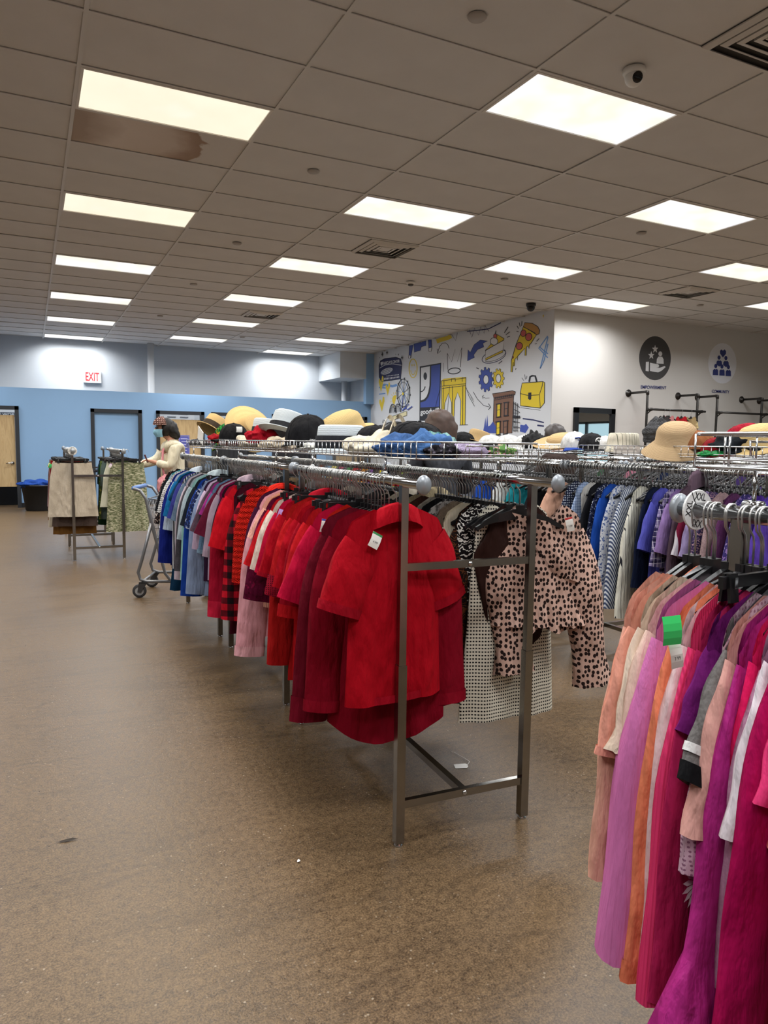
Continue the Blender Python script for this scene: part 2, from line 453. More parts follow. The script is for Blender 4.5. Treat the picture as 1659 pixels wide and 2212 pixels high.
# ---- blue fitting-room partition with its door openings
TOPB = 2.465
doors = [(-2.17, -1.125, 'wood'), (0.238, 1.284, 'blue'), (1.587, 2.643, 'wood'), (2.80, 3.85, 'dark'), (4.24, 5.27, 'dark'), (5.80, 6.72, 'wood')]
mb = MB(); x = -7.0
for (a, b_, k) in doors:
    mb.bb((x, YB, 0), (a, YB + 0.12, 2.085)); x = b_
mb.bb((x, YB, 0), (XM, YB + 0.12, 2.085)); mb.bb((-7, YB, 2.085), (XM, YB + 0.12, TOPB))
part_wall = struct('wall_partition', mb, BLUEW, 'sky blue fitting-room partition')
mb = MB(); x = -7.0
for (a, b_, k) in doors:
    mb.bb((x, YB - 0.012, 0), (a, YB, 0.10)); x = b_
mb.bb((x, YB - 0.012, 0), (XM, YB, 0.10))
struct('baseboard_partition', mb, mat('black_vinyl', (34, 34, 36), 0.5), 'black vinyl baseboard')

def ply_material():
    t = NT('plywood'); tc = t.n('ShaderNodeTexCoord')
    mp = t.n('ShaderNodeMapping'); mp.inputs['Scale'].default_value = (7, 7, 1.1); t.l(tc.outputs['Object'], mp.inputs[0])
    w = t.n('ShaderNodeTexNoise'); w.inputs['Scale'].default_value = 2.2; w.inputs['Detail'].default_value = 5; w.inputs['Distortion'].default_value = 1.2
    t.l(mp.outputs[0], w.inputs['Vector'])
    t.l(t.ramp(w.outputs[0], [(0.3, lin((176, 146, 102))), (0.55, lin((200, 172, 126))), (0.75, lin((186, 154, 108)))]), t.b.inputs['Base Color'])
    t.b.inputs['Roughness'].default_value = 0.5
    return t.m
PLY = ply_material()
DARKROOM = mat('dark_curtain', (40, 41, 44), 0.8)
BOARD = mat('sign_board_white', (205, 208, 210), 0.6)
NAVY = mat('navy_ink', (40, 48, 108), 0.7)
Mfront = lambda x, y, z: Matrix(((1, 0, 0, x), (0, 0, -1, y), (0, 1, 0, z), (0, 0, 0, 1)))   # letters facing -y
for i, (a, b_, k) in enumerate(doors):
    d = empty('door_%d' % (i + 1), ((a + b_) / 2, YB, 0)); d['kind'] = 'structure'
    d['label'] = {'wood': 'plywood fitting-room door in a charcoal frame', 'blue': 'doorway in a charcoal frame closed with a blue panel', 'dark': 'fitting-room doorway in a charcoal frame'}[k]
    hw = (b_ - a) / 2; fw_ = 0.075
    f = MB()
    for s_ in (-1, 1): f.bb((s_ * hw, -0.03, 0), (s_ * (hw - fw_), 0.13, 2.085))
    f.bb((-hw, -0.03, 2.085 - fw_), (hw, 0.13, 2.085))
    f.build('door_frame', CHAR, d)
    if k == 'blue':
        f = MB(); f.bb((-hw + fw_, 0.03, 0), (hw - fw_, 0.07, 2.01)); f.build('door_panel', BLUEW, d)
    elif k == 'wood':
        f = MB(); f.bb((-hw + fw_ + 0.005, 0.02, 0.435), (hw - fw_ - 0.005, 0.06, 1.90)); f.build('door_leaf', PLY, d)
        for zz in (0.65, 1.65):
            f = MB(); f.bb((hw - fw_ - 0.03 if i else -hw + fw_, 0.0, zz), (hw - fw_ + 0.01 if i else -hw + fw_ + 0.04, 0.03, zz + 0.10)); f.build('hinge', STEEL, d)
        if i == 0:
            f = MB(); f.lathe([(0.0, 0), (0.035, 0), (0.033, 0.015), (0.012, 0.02), (0.012, 0.05)], 14, Mfront(hw - fw_ - 0.07, 0.02, 0.925))
            f.tube([(hw - fw_ - 0.07, -0.03, 0.925), (hw - fw_ - 0.12, -0.035, 0.925), (hw - fw_ - 0.19, -0.03, 0.915)], 0.010)
            f.build('lever_handle', CHROME, d, True)
    # printed board on the wall inside the room, seen over the leaf
    if i != 1:
        s0 = MB(); s0.bb((-hw + 0.02, 1.0, 1.6), (hw - 0.02, 1.02, 2.22)); sb = s0.build('printed_board', BOARD, d)
        if i == 0:
            s1 = MB(); s1.bb((-hw + 0.02, 0.99, 1.90), (hw - 0.02, 1.0, 1.985)); s1.build('printed_band', mat('band_slate', (58, 66, 78), 0.6), sb)
            lettering('POWER OF WORK', Mfront(0.10, 0.985, 1.942), 0.78, 0.055, BOARD, sb, bold=0.02)
        else:
            s1 = MB()
            rr = random.Random(i)
            for zz in (2.06, 1.985):
                x0 = -hw + 0.12
                while x0 < hw - 0.35:
                    w_ = rr.uniform(0.10, 0.26); s1.bb((x0, 0.99, zz - 0.014), (x0 + w_, 1.0, zz + 0.014)); x0 += w_ + rr.uniform(0.06, 0.12)
            s1.build('printed_line', mat('grey_print', (120, 124, 130), 0.7), sb)
    if k == 'dark':
        c = MB(); n = 26
        P = [[Vector((-hw + fw_ + 0.01 + (2 * hw - 2 * fw_ - 0.02) * j / n, 0.08 + 0.02 * math.sin(j * 1.9), z)) for j in range(n + 1)] for z in (0.1, 1.93)]
        c.sheet(P); c.build('curtain', DARKROOM, d, True)
    # bench in the room behind the door
    bn = MB(); bn.bb((-hw + 0.05, 0.75, 0.0), (hw - 0.05, 0.98, 0.42)); bn.build('bench', DARKROOM, d)
# blue notice on the third door
nt = empty('notice', (2.19, YB + 0.012, 1.27), 0, 'violet blue printed notice fixed on a plywood fitting-room door', 'notice')
f = MB(); f.box((0, 0, 0), (0.24, 0.012, 0.56)); f.build('sheet', mat('notice_violet', (92, 96, 178), 0.5), nt)
f = MB()
for k in range(7): f.box((0.0, -0.008, 0.2 - k * 0.065), (0.15 - 0.03 * (k % 3), 0.003, 0.018))
for z_ in (0.26, -0.26): f.box((0, -0.008, z_), (0.22, 0.003, 0.006))
for x_ in (-0.107, 0.107): f.box((x_, -0.008, 0), (0.006, 0.003, 0.52))
f.build('print', mat('notice_print', (190, 192, 225), 0.6), nt)

# wall-mounted exit sign and the two pipe columns
ex = empty('exit_sign', (0.387, YG - 0.03, 2.853), 0, 'white exit sign with red letters high on the grey wall', 'exit sign')
f = MB(); f.box((0, 0, 0), (0.37, 0.06, 0.275)); f.build('housing', mat('exit_white', (236, 234, 230), 0.4), ex)
lettering('EXIT', Mfront(0, -0.031, 0), 0.29, 0.19, mat('exit_red', (214, 44, 52), 0.5, emit=0.25), ex, 'letters', bold=0.02)
pole_m = mat('pole_white_paint', (206, 209, 212), 0.5)
for (px, py, z1, lb) in ((325, 735, CZ, 'white pipe column rising to the ceiling beside the exit sign'), (744, 820, 3.03, 'white pipe column under the boxed soffit')):
    q = on_y(px, py, 12.3)
    f = MB(); f.lathe([(0.075, 0), (0.075, z1)], 18); o = f.build('pipe_column', pole_m, None, True)
    o.location = (q.x, 12.3, 0); tag(o, lb, 'column')

# ---- ceiling: lay-in tiles in a T-bar grid
TILE = mat('ceiling_tile', (206, 204, 202), 0.9, var=0.03, vs=3.0, bump=0.12, bs=300)
TEE = mat('t_bar', (205, 203, 200), 0.55)
DX, DY = 1.22, 0.61
ceil = empty('ceiling', (0, 0, CZ)); ceil['kind'] = 'structure'; ceil['label'] = 'suspended ceiling of grey lay-in tiles'
def in_room(x, y):
    return -6.2 < x < 14.5 and y > -9.5 and (y < 4.40 if x > XM else y < YG)
lights = set()
for c in range(-1, 5):
    for r in range(-2, 6):
        j = 4 * r - (2 if c % 2 else 0)
        if in_room(c * 2.44 + (0.3 if c == 3 else 0), j * DY) and c * 2.44 < 13: lights.add((2 * c, j))
warm_cells = {(0, 0), (0, 4)}
cells = []
for i in range(-5, 12):
    for j in range(-15, 21):
        x, y = i * DX, j * DY
        if not in_room(x, y) or (i, j) in lights: continue
        d = Vector((x, y, CZ)) - CAM; z = d.dot(fwd)
        vis = False; area = 0
        if z > 0.3:
            px, py = 829.5 + FPX * d.dot(rgt) / z, 1106 - FPX * d.dot(upv) / z
            mx = FPX * 0.8 / z
            vis = -mx < px < 1659 + mx and -mx < py < 2212
            area = 1 / z if vis else 0
        cells.append((area, i, j))
cells.sort(reverse=True)
tm = MB(); tm.box((0, 0, 0.012), (DX - 0.020, DY - 0.020, 0.014)); tile_me = tm.mesh('ceiling_tile', TILE)
def stain_material():
    t = NT('stained_tile'); tc = t.n('ShaderNodeTexCoord'); co = tc.outputs['Object']
    sp = t.n('ShaderNodeSeparateXYZ'); t.l(co, sp.inputs[0])
    n = t.n('ShaderNodeTexNoise'); n.inputs['Scale'].default_value = 5; n.inputs['Detail'].default_value = 5; t.l(co, n.inputs['Vector'])
    e = t.math('ADD', t.math('ADD', sp.outputs[0], t.math('MULTIPLY', t.math('SUBTRACT', n.outputs[0], 0.5), 0.22)), t.math('MULTIPLY', t.math('MULTIPLY', sp.outputs[1], sp.outputs[1]), 1.2))
    c = t.ramp(t.math('ADD', e, 0.5), [(0.0, lin((172, 156, 143))), (0.25, lin((214, 204, 196))), (0.6, lin((204, 192, 182))), (0.74, lin((168, 146, 130))), (0.83, lin((156, 132, 115))), (0.845, lin((204, 200, 196)))])
    t.l(c, t.b.inputs['Base Color']); t.b.inputs['Roughness'].default_value = 0.9
    return t.m
stain_me = tm.mesh('ceiling_tile', stain_material())
rest = MB()
for k, (a, i, j) in enumerate(cells):
    if k < 300 and a > 0:
        o = link_mesh('ceiling_tile', stain_me if (i, j) == (0, 1) else tile_me, ceil); o.location = (i * DX, j * DY, 0.004 if (i * 7 + j * 3) % 11 else 0.007)
        if (i, j) == (0, 1): o['label'] = 'water-stained ceiling tile'
    else:
        rest.box((i * DX, j * DY, 0.016), (DX - 0.020, DY - 0.020, 0.014))
o = rest.build('far_tiles', TILE, ceil); o['kind'] = 'stuff'
g = MB()
for i in range(-6, 12):
    x = (i + 0.5) * DX
    y1 = 4.40 if x > XM else YG
    g.bb((x - 0.012, -9.5, 0.0), (x + 0.012, y1, 0.006)); g.bb((x - 0.003, -9.5, 0.006), (x + 0.003, y1, 0.04))
for j in range(-16, 21):
    y = (j + 0.5) * DY
    x1 = 14.5 if y < 4.40 else XM
    g.bb((-6.2, y - 0.012, 0.0005), (x1, y + 0.012, 0.006)); g.bb((-6.2, y - 0.003, 0.006), (x1, y + 0.003, 0.04))
o = g.build('ceiling_grid', TEE, ceil); o['kind'] = 'stuff'
mb = MB(); mb.bb((-7, -10, 0.06), (15, YG + 0.1, 0.10)); mb.build('deck', mat('deck_grey', (150, 148, 146), 0.9), ceil)

def panel_material(warm):
    t = NT('light_diffuser_warm' if warm else 'light_diffuser'); b = t.b
    tc = t.n('ShaderNodeTexCoord'); oi = t.n('ShaderNodeObjectInfo')
    va = t.n('ShaderNodeVectorMath', operation='ADD'); t.l(tc.outputs['Object'], va.inputs[0])
    sc = t.n('ShaderNodeVectorMath', operation='SCALE'); sc.inputs[0].default_value = (7, 13, 3); t.l(oi.outputs['Random'], sc.inputs['Scale']); t.l(sc.outputs[0], va.inputs[1])
    n = t.n('ShaderNodeTexNoise'); n.inputs['Scale'].default_value = 2.6; n.inputs['Detail'].default_value = 2; t.l(va.outputs[0], n.inputs['Vector'])
    if warm: c = t.ramp(n.outputs[0], [(0.35, (1.0, 0.93, 0.74, 1)), (0.6, (1.0, 0.87, 0.68, 1)), (0.8, (1.0, 0.94, 0.80, 1))])
    else: c = t.ramp(n.outputs[0], [(0.32, (0.90, 0.92, 1.0, 1)), (0.48, (0.98, 0.98, 0.97, 1)), (0.62, (0.98, 0.95, 0.78, 1)), (0.8, (0.96, 0.98, 0.98, 1))])
    t.l(c, b.inputs['Emission Color']); b.inputs['Emission Strength'].default_value = PANEL_GLOW
    b.inputs['Base Color'].default_value = (0.8, 0.8, 0.8, 1); b.inputs['Roughness'].default_value = 0.5
    return t.m
PANEL, PANELW = panel_material(False), panel_material(True)
fm = MB()
for s_ in (-1, 1):
    fm.box((0, s_ * 0.288, 0.004), (1.196, 0.018, 0.012)); fm.box((s_ * 0.589, 0, 0.004), (0.018, 0.56, 0.012))
    fm.box((0, s_ * 0.297, 0.03), (1.2, 0.004, 0.05)); fm.box((s_ * 0.598, 0, 0.03), (0.004, 0.59, 0.05))
frame_me = fm.mesh('frame', mat('troffer_white', (214, 210, 204), 0.5))
dm = MB(); dm.box((0, 0, 0.008), (1.164, 0.562, 0.004))
diff_me = dm.mesh('diffuser', PANEL); diffw_me = dm.mesh('diffuser', PANELW)
ORD = ['nearest the back wall', 'second from the back wall', 'third from the back wall', 'fourth from the back wall', 'fifth from the back wall', 'sixth from the back wall', 'seventh from the back wall', 'eighth from the back wall', 'ninth from the back wall', 'tenth from the back wall', 'eleventh from the back wall', 'twelfth from the back wall']
ROWN = {-2: 'in the outermost row', -1: 'beside the stained tile row', 0: 'in the stained tile row', 1: 'over the striped shirts', 2: 'in the row along the mural', 3: 'in the row at the mural corner', 4: 'before the dark round emblem', 5: 'beyond the pale round emblem'}
def light_label(c, j):
    k = sorted([jj for (ii, jj) in lights if ii == 2 * c], reverse=True).index(j)
    return 'ceiling light panel %s, %s' % (ROWN[c], ORD[k].replace('back wall', 'emblem wall') if c > 2 else ORD[k])
for (i, j) in sorted(lights):
    w = (i, j) in warm_cells
    lb = ('warm cream ceiling light panel beside the water-stained tile' if (i, j) == (0, 0) else 'warm cream ceiling light panel two tiles past the water-stained tile') if w else light_label(i // 2, j)
    seen = False
    for ax in (-0.6, 0.6):
        for ay in (-0.3, 0.3):
            d = Vector((i * DX + ax, j * DY + ay, CZ)) - CAM; z_ = d.dot(fwd)
            if z_ > 0.1 and 0 < 829.5 + FPX * d.dot(rgt) / z_ < 1659 and 0 < 1106 - FPX * d.dot(upv) / z_ < 2212: seen = True
    off = '' if seen else '_column_%d_row_%d_offscreen' % (i // 2 + 2, (j + 30) // 2)
    e = empty('ceiling_light' + off, (i * DX, j * DY, CZ), 0, lb, 'ceiling light', None if w else 'recessed ceiling light panels')
    link_mesh('frame', frame_me, e); link_mesh('diffuser' + off, diffw_me if w else diff_me, e)
    ld = bpy.data.lights.new('troffer_lamp' + off, 'AREA'); ld.shape = 'RECTANGLE'; ld.size = 1.14; ld.size_y = 0.54
    ld.energy = LAMP_WATTS; ld.spread = R(LAMP_SPREAD); ld.color = (1.0, 0.90, 0.76) if w else (0.97, 0.985, 1.0)
    lo = bpy.data.objects.new('lamp' + off, ld); COL.objects.link(lo); lo.parent = e; lo.location = (0, 0, -0.001)

# ---- air vents, sprinkler plates, cameras, smoke detector
VENT = mat('vent_grey', (205, 201, 196), 0.5)
VDARK = mat('vent_dark', (64, 62, 60), 0.9)
vm = MB(); vm.box((0, 0, 0.006), (0.585, 0.585, 0.004)); back_me = vm.mesh('backing', VDARK)
vents = []
for k, s_ in enumerate((0.29, 0.225, 0.165, 0.105)):
    m_ = MB(); i_ = s_ - 0.028
    a = [Vector((x_ * s_, y_ * s_, -0.004 - k * 0.002)) for x_, y_ in ((-1, -1), (1, -1), (1, 1), (-1, 1))]
    b2 = [Vector((x_ * i_, y_ * i_, -0.022 + k * 0.003)) for x_, y_ in ((-1, -1), (1, -1), (1, 1), (-1, 1))]
    c2 = [v + Vector((0, 0, 0.004)) for v in b2]; d2 = [v + Vector((0, 0, 0.012)) for v in a]
    m_.add(a + b2 + c2 + d2, [(q * 4 + e_, q * 4 + (e_ + 1) % 4, ((q + 1) % 4) * 4 + (e_ + 1) % 4, ((q + 1) % 4) * 4 + e_) for q in range(4) for e_ in range(4)])
    vents.append(m_.mesh('louvre', VENT))
vm = MB(); vm.box((0, 0, -0.004), (0.13, 0.13, 0.01)); vents.append(vm.mesh('louvre', VENT))
for (x, y) in ((2.77, -2.44), (2.77, 2.44), (2.77, 7.32), (7.59, 2.38)):
    lbl = {(-2.44): 'square ceiling air vent beside the white dome camera', 2.44: 'square louvred ceiling air vent between the light rows over the clothes racks', 7.32: 'small square ceiling air vent before the back wall', 2.38: 'square ceiling air vent near the emblem wall'}[y]
    e = empty('air_vent', (x, y, CZ - 0.002), 0, lbl, 'air vent', 'ceiling air vents')
    link_mesh('backing', back_me, e)
    for v in vents: link_mesh('louvre', v, e)
sm = MB(); sm.lathe([(0.0, 0.0), (0.045, 0.0), (0.05, 0.006), (0.05, 0.012)], 20, caps=(False, False))
spr_me = sm.mesh('sprinkler_plate', mat('plate_grey', (166, 160, 154), 0.6), True)
for (x, y) in [(1.22, -1.81), (1.22, 0.61), (1.22, 3.05), (1.22, 5.45), (1.22, 8.4), (4.85, 0.6), (4.85, 3.02), (4.95, 5.6), (8.54, 2.99), (3.2, 10.2)]:
    o = link_mesh('sprinkler_plate', spr_me); o.location = (x, y, CZ - 0.008)
    tag(o, 'small round sprinkler cover plate in a ceiling tile', 'sprinkler cover', 'round sprinkler covers in the ceiling')
def dome(name, loc, label, body, ballm, r, aim):
    e = empty(name, loc, 0, label, 'camera')
    f = MB(); f.lathe([(0.0, 0.0), (r * 1.05, 0.0), (r * 1.05, -r * 0.35), (r * 0.95, -r * 0.55), (r * 0.6, -r * 0.6)], 22, caps=(False, False)); f.build('mount', body, e, True)
    f = MB(); pr = [(r * 0.86 * math.sin(a), -r * 0.75 - r * 0.86 * math.cos(a)) for a in [PI * k / 10 for k in range(11)]]; f.lathe(pr, 20, caps=(False, False)); f.build('ball', ballm, e, True)
    a = Vector(aim).normalized(); c_ = Vector((0, 0, -r * 0.75)); q = a.to_track_quat('Z', 'Y').to_matrix().to_4x4()
    f = MB(); f.lathe([(0.0, 0.885 * r), (0.42 * r, 0.885 * r), (0.5 * r, 0.80 * r), (0.5 * r, 0.7 * r)], 18, Matrix.Translation(c_) @ q, caps=(False, False)); f.build('lens', mat('lens_black', (14, 15, 18), 0.12), e, True)
dome('dome_camera', (2.33, -1.80, CZ), 'white dome security camera with a black lens on the ceiling', WHITE, WHITE, 0.062, (-0.25, -0.9, -0.35))
dome('dome_camera', (6.2, 4.2, CZ), 'black dome security camera at the ceiling beside the mural', BLACK, BLACK, 0.075, (-0.6, -0.6, -0.5))
e = empty('smoke_detector', (3.83, 3.78, CZ), 0, 'white round smoke detector on the ceiling', 'smoke detector')
f = MB(); f.lathe([(0.0, 0), (0.062, 0), (0.062, -0.018), (0.05, -0.03)], 20, caps=(False, True)); f.build('base', WHITE, e, True)
f = MB(); f.lathe([(0.040, -0.03), (0.036, -0.05), (0.02, -0.056), (0.0, -0.056)], 20, caps=(False, False)); f.build('sensor', mat('sensor_grey', (90, 88, 86), 0.5), e, True)

# ================================================================== MURAL (paint on the wall, outlines traced on its plane)
INKS = dict(k=mat('mural_black', (34, 36, 44), 0.6), b=mat('mural_blue', (62, 82, 166), 0.6), n=mat('mural_navy', (40, 46, 92), 0.6), y=mat('mural_yellow', (222, 196, 46), 0.6),
            w=mat('mural_white', (226, 229, 232), 0.6), o=mat('mural_crust', (186, 140, 70), 0.6), r=mat('mural_red', (196, 92, 88), 0.6), t=mat('mural_brown', (126, 92, 74), 0.6),
            l=mat('mural_light_blue', (106, 150, 206), 0.6), c=mat('mural_cream', (222, 214, 170), 0.6))
class Paint:
    """flat paint on a wall plane: pixel outlines mapped onto the wall"""
    def __init__(s, zoom, plane, axis, sign, wall):
        s.z = zoom; s.p = plane; s.a = axis; s.s = sign; s.w = wall; s.layer = 0; s.root = None; s.mbs = None
    def pt(s, x, y):
        px, py = s.z[0] + x / s.z[2], s.z[1] + y / s.z[2]
        return on_x(px, py, s.p) if s.a == 'x' else on_y(px, py, s.p)
    def off(s, v, k):
        v = v.copy(); d = 0.0012 + 0.0006 * k
        if s.a == 'x': v.x += s.s * d
        else: v.y += s.s * d
        return v
    def begin(s, name): s.name = name; s.mbs = {}; s.k = 0
    def _mb(s, c): return s.mbs.setdefault(c, MB())
    def poly(s, c, pts, line=None):
        P = [s.off(s.pt(*p), s.k) for p in pts]; s.k += 1
        s._mb(c).add(P, [tuple(t) for t in tessellate_polygon([P])])
        if line: s.line('k', pts + [pts[0]], line)
    def line(s, c, pts, w=5):
        s.k += 0.3
        n = len(pts)
        L, Rr = [], []
        for i, p in enumerate(pts):
            a = Vector(pts[max(i - 1, 0)]); b_ = Vector(pts[min(i + 1, n - 1)])
            if i == 0 and pts[0] == pts[-1]: a = Vector(pts[-2])
            if i == n - 1 and pts[0] == pts[-1]: b_ = Vector(pts[1])
            d = (b_ - a); d = d.normalized() if d.length > 1e-6 else Vector((1, 0))
            nn = Vector((-d.y, d.x)) * (w / 2)
            L.append(s.off(s.pt(p[0] + nn.x, p[1] + nn.y), s.k)); Rr.append(s.off(s.pt(p[0] - nn.x, p[1] - nn.y), s.k))
        s._mb(c).add(L + Rr, [(i, i + 1, n + i + 1, n + i) for i in range(n - 1)])
    def ell(s, cx, cy, rx, ry, n=28, tilt=0.0, a0=0, a1=360):
        ct, st = math.cos(R(tilt)), math.sin(R(tilt)); out = []
        for k in range(n + 1):
            a = R(a0 + (a1 - a0) * k / n); x, y = rx * math.cos(a), ry * math.sin(a)
            out.append((cx + x * ct - y * st, cy + x * st + y * ct))
        return out
    def text(s, c, txt, p0, p1, hpx, bold=0.02, name='lettering'):
        s.k += 1
        A, B = s.off(s.pt(*p0), s.k), s.off(s.pt(*p1), s.k)
        top = s.pt((p0[0] + p1[0]) / 2, (p0[1] + p1[1]) / 2 - hpx / 2); bot = s.pt((p0[0] + p1[0]) / 2, (p0[1] + p1[1]) / 2 + hpx / 2)
        ex_ = (B - A); w = ex_.length; ex_.normalize(); ey = Vector((0, 0, 1)); ez = ex_.cross(ey); ey = ez.cross(ex_).normalized(); c_ = (A + B) / 2
        M = Matrix(((ex_.x, ey.x, ez.x, c_.x), (ex_.y, ey.y, ez.y, c_.y), (ex_.z, ey.z, ez.z, c_.z), (0, 0, 0, 1)))
        s.texts.append((txt, M, w, (top - bot).length, c, bold))
    texts = []
    def end(s, label=None):
        items = sorted(s.mbs.items(), key=lambda kv: -len(kv[1].f))
        allmb = MB(); mats = []
        for c, m_ in items:
            allmb.cur = len(mats); mats.append(INKS[c]); allmb.add(m_.v, m_.f)
        o = allmb.build(s.name, mats, s.w)
        if label: o['label'] = label
        for (txt, M, w, h, c, bold) in s.texts:
            lettering(txt, M, w, h, INKS[c], o, bold=bold, extrude=0.0)
        s.texts.clear()
        return o
P6 = Paint((800, 680, 4.1475), XM, 'x', -1, mural)
P = P6
P.begin('painted_arena')
P.poly('n', [(78, 452), (92, 412), (130, 392), (230, 380), (272, 394), (285, 440), (272, 575), (200, 586), (100, 598), (80, 560)], 5)
P.line('w', [(84, 478), (130, 450), (200, 440), (280, 452)], 5)
P.poly('w', P.ell(148, 505, 58, 26, 24, -22)[:-1])
for k in range(-4, 5): P.line('n', [(148 + k * 12 - 6, 505 - k * 5 - 26), (148 + k * 12 + 6, 505 - k * 5 + 26)], 2.5)
for k in (-1, 0, 1): P.line('n', [(92, 528 + k * 14), (204, 484 + k * 14)], 2.5)
for k in range(11): P.poly('w', [(125 + k * 13, 566 - k * 1.5), (132 + k * 13, 566 - k * 1.5), (132 + k * 13, 584 - k * 2), (125 + k * 13, 584 - k * 2)])
for k in range(9): P.poly('w', [(150 + k * 13, 545 - k * 1.5), (157 + k * 13, 545 - k * 1.5), (157 + k * 13, 553 - k * 1.5), (150 + k * 13, 553 - k * 1.5)])
P.poly('w', [(97, 425), (118, 420), (118, 440), (108, 458), (98, 445)])
P.text('w', 'BARCLAYS CENTER', (124, 434), (268, 414), 26)
for (x, y, r_) in ((112, 355, 22), (155, 340, 20), (290, 385, 24), (258, 357, 14), (90, 385, 8), (235, 355, 8)):
    P.poly('k', [(x, y - r_), (x + r_ * .18, y - r_ * .2), (x + r_ * .45, y), (x + r_ * .18, y + r_ * .2), (x, y + r_), (x - r_ * .18, y + r_ * .2), (x - r_ * .45, y), (x - r_ * .18, y - r_ * .2)])
P.end('navy painted arena with white lettering')
P.begin('painted_jeans')
P.poly('b', [(350, 278), (385, 268), (362, 386), (345, 390)], 4)
P.poly('b', [(390, 262), (500, 234), (500, 275), (458, 286), (450, 318), (395, 336)], 4)
P.poly('b', [(520, 226), (548, 224), (552, 300), (545, 328), (525, 325)], 4)
P.poly('w', [(524, 300), (552, 292), (546, 328), (525, 328)], 4); P.poly('w', [(346, 362), (364, 366), (360, 388), (344, 390)], 4)
P.end()
P.begin('painted_smiley')
P.line('y', P.ell(383, 480, 36, 84, 32), 8); P.line('y', P.ell(383, 485, 22, 52, 16, 0, 15, 165), 6)
P.poly('y', P.ell(374, 452, 4, 11, 10)[:-1]); P.poly('y', P.ell(393, 450, 4, 11, 10)[:-1]); P.end()
P.begin('painted_hearts')
P.line('l', [(85, 640), (130, 628), (200, 640), (240, 628)], 22); P.line('l', [(78, 650), (150, 656)], 14); P.line('l', [(78, 712), (135, 704)], 10)
for (x, y, w, h) in ((97, 620, 22, 75), (157, 665, 20, 62), (104, 800, 24, 68)):
    P.poly('y', [(x, y + h), (x - w, y - h * .2), (x - w * .9, y - h * .6), (x - w * .4, y - h * .6), (x, y - h * .15), (x + w * .4, y - h), (x + w * .9, y - h * .9), (x + w, y - h * .4)])
P.end()
P.begin('painted_fair')
P.poly('y', P.ell(222, 762, 26, 42, 16, 0, 100, 300))
for a in range(110, 300, 28): P.line('y', [(222 + 32 * math.cos(R(a)), 762 + 52 * math.sin(R(a))), (222 + 44 * math.cos(R(a)), 762 + 72 * math.sin(R(a)))], 4)
P.line('b', [(298, 705), (280, 850)], 6); P.line('b', [(302, 705), (325, 845)], 6)
for k in range(12):
    a = R(k * 30 + 8); P.line('k' if k % 2 else 'l', [(299, 700), (299 + 57 * math.cos(a), 700 + 124 * math.sin(a))], 3)
    P.poly('k', P.ell(299 + 60 * math.cos(a), 700 + 130 * math.sin(a), 5, 9, 8)[:-1])
P.line('k', P.ell(299, 700, 57, 124, 36), 5); P.line('k', P.ell(299, 700, 44, 97, 36), 3); P.poly('y', P.ell(296, 708, 8, 14, 10)[:-1])
for (x, y, rx, ry) in ((205, 880, 30, 80), (250, 870, 28, 72)):
    P.line('k', P.ell(x, y, rx, ry, 18, 0, 180, 360), 5); P.line('k', P.ell(x, y, rx * .7, ry * .7, 18, 0, 180, 360), 3)
    for k in range(-2, 3): P.line('k', [(x + k * 11, y - ry * math.sqrt(1 - (k * .35) ** 2)), (x + k * 11, y)], 2.5)
P.poly('c', [(165, 925), (330, 862), (330, 900), (180, 950)]); P.line('k', [(165, 925), (330, 862)], 4)
P.line('b', [(290, 858), (320, 835), (340, 850), (380, 820)], 9); P.line('b', [(300, 845), (350, 800)], 6)
P.line('k', [(85, 992), (140, 985), (170, 965), (220, 955)], 6); P.line('k', [(115, 970), (120, 940), (135, 945), (135, 970), (210, 968)], 4); P.end()
P.begin('painted_logo')
P.poly('k', [(443, 463), (635, 430), (624, 950), (440, 950)])
P.poly('b', [(546, 457), (627, 443), (617, 822), (450, 831), (450, 787), (495, 771), (522, 735), (536, 690), (545, 630)])
P.poly('w', [(455, 475), (535, 461), (530, 635), (520, 690), (505, 732), (482, 757), (453, 767)])
P.poly('k', P.ell(493, 550, 16, 34, 18)[:-1]); P.line('k', [(453, 690), (470, 684), (484, 668), (493, 642)], 9)
P.text('w', 'goodwill', (450, 878), (614, 864), 62, 0.025); P.end('blue and black logo with a half smiling face')
P.begin('painted_bridge')
P.poly('y', [(636, 592), (657, 572), (857, 556), (853, 640), (850, 985), (806, 988), (812, 770), (783, 695), (756, 770), (748, 985), (728, 985), (728, 785), (700, 706), (668, 790), (655, 985), (634, 985)])
for q in ([(636, 592), (857, 566)], [(640, 640), (853, 618)], [(640, 660), (853, 634)], [(657, 985), (668, 790), (700, 706), (728, 785), (728, 985)], [(748, 985), (756, 770), (783, 695), (812, 770), (806, 988), (850, 985), (855, 640), (858, 560), (825, 560), (825, 600)], [(636, 985), (640, 640), (636, 592), (660, 590), (660, 640)], [(728, 600), (728, 572), (762, 570), (762, 598)], [(738, 640), (736, 985)], [(655, 650), (648, 985)], [(830, 640), (828, 985)]): P.line('k', q, 5)
P.line('k', [(855, 640), (885, 730), (935, 820)], 4); P.line('k', [(858, 660), (925, 760)], 3); P.line('k', [(900, 735), (928, 782)], 3)
P.line('k', [(712, 640), (690, 880)], 3); P.line('k', [(632, 640), (585, 820)], 3); P.line('k', [(800, 988), (875, 985)], 5); P.end('yellow painted bridge tower with two pointed arches')
P.begin('painted_crown')
P.line('k', [(695, 492), (690, 345), (728, 422), (760, 308), (780, 420), (820, 294), (808, 470)], 5); P.line('k', P.ell(752, 503, 55, 26, 24, -6), 9); P.line('k', [(655, 432), (656, 510)], 3); P.end()
P.begin('painted_arrow')
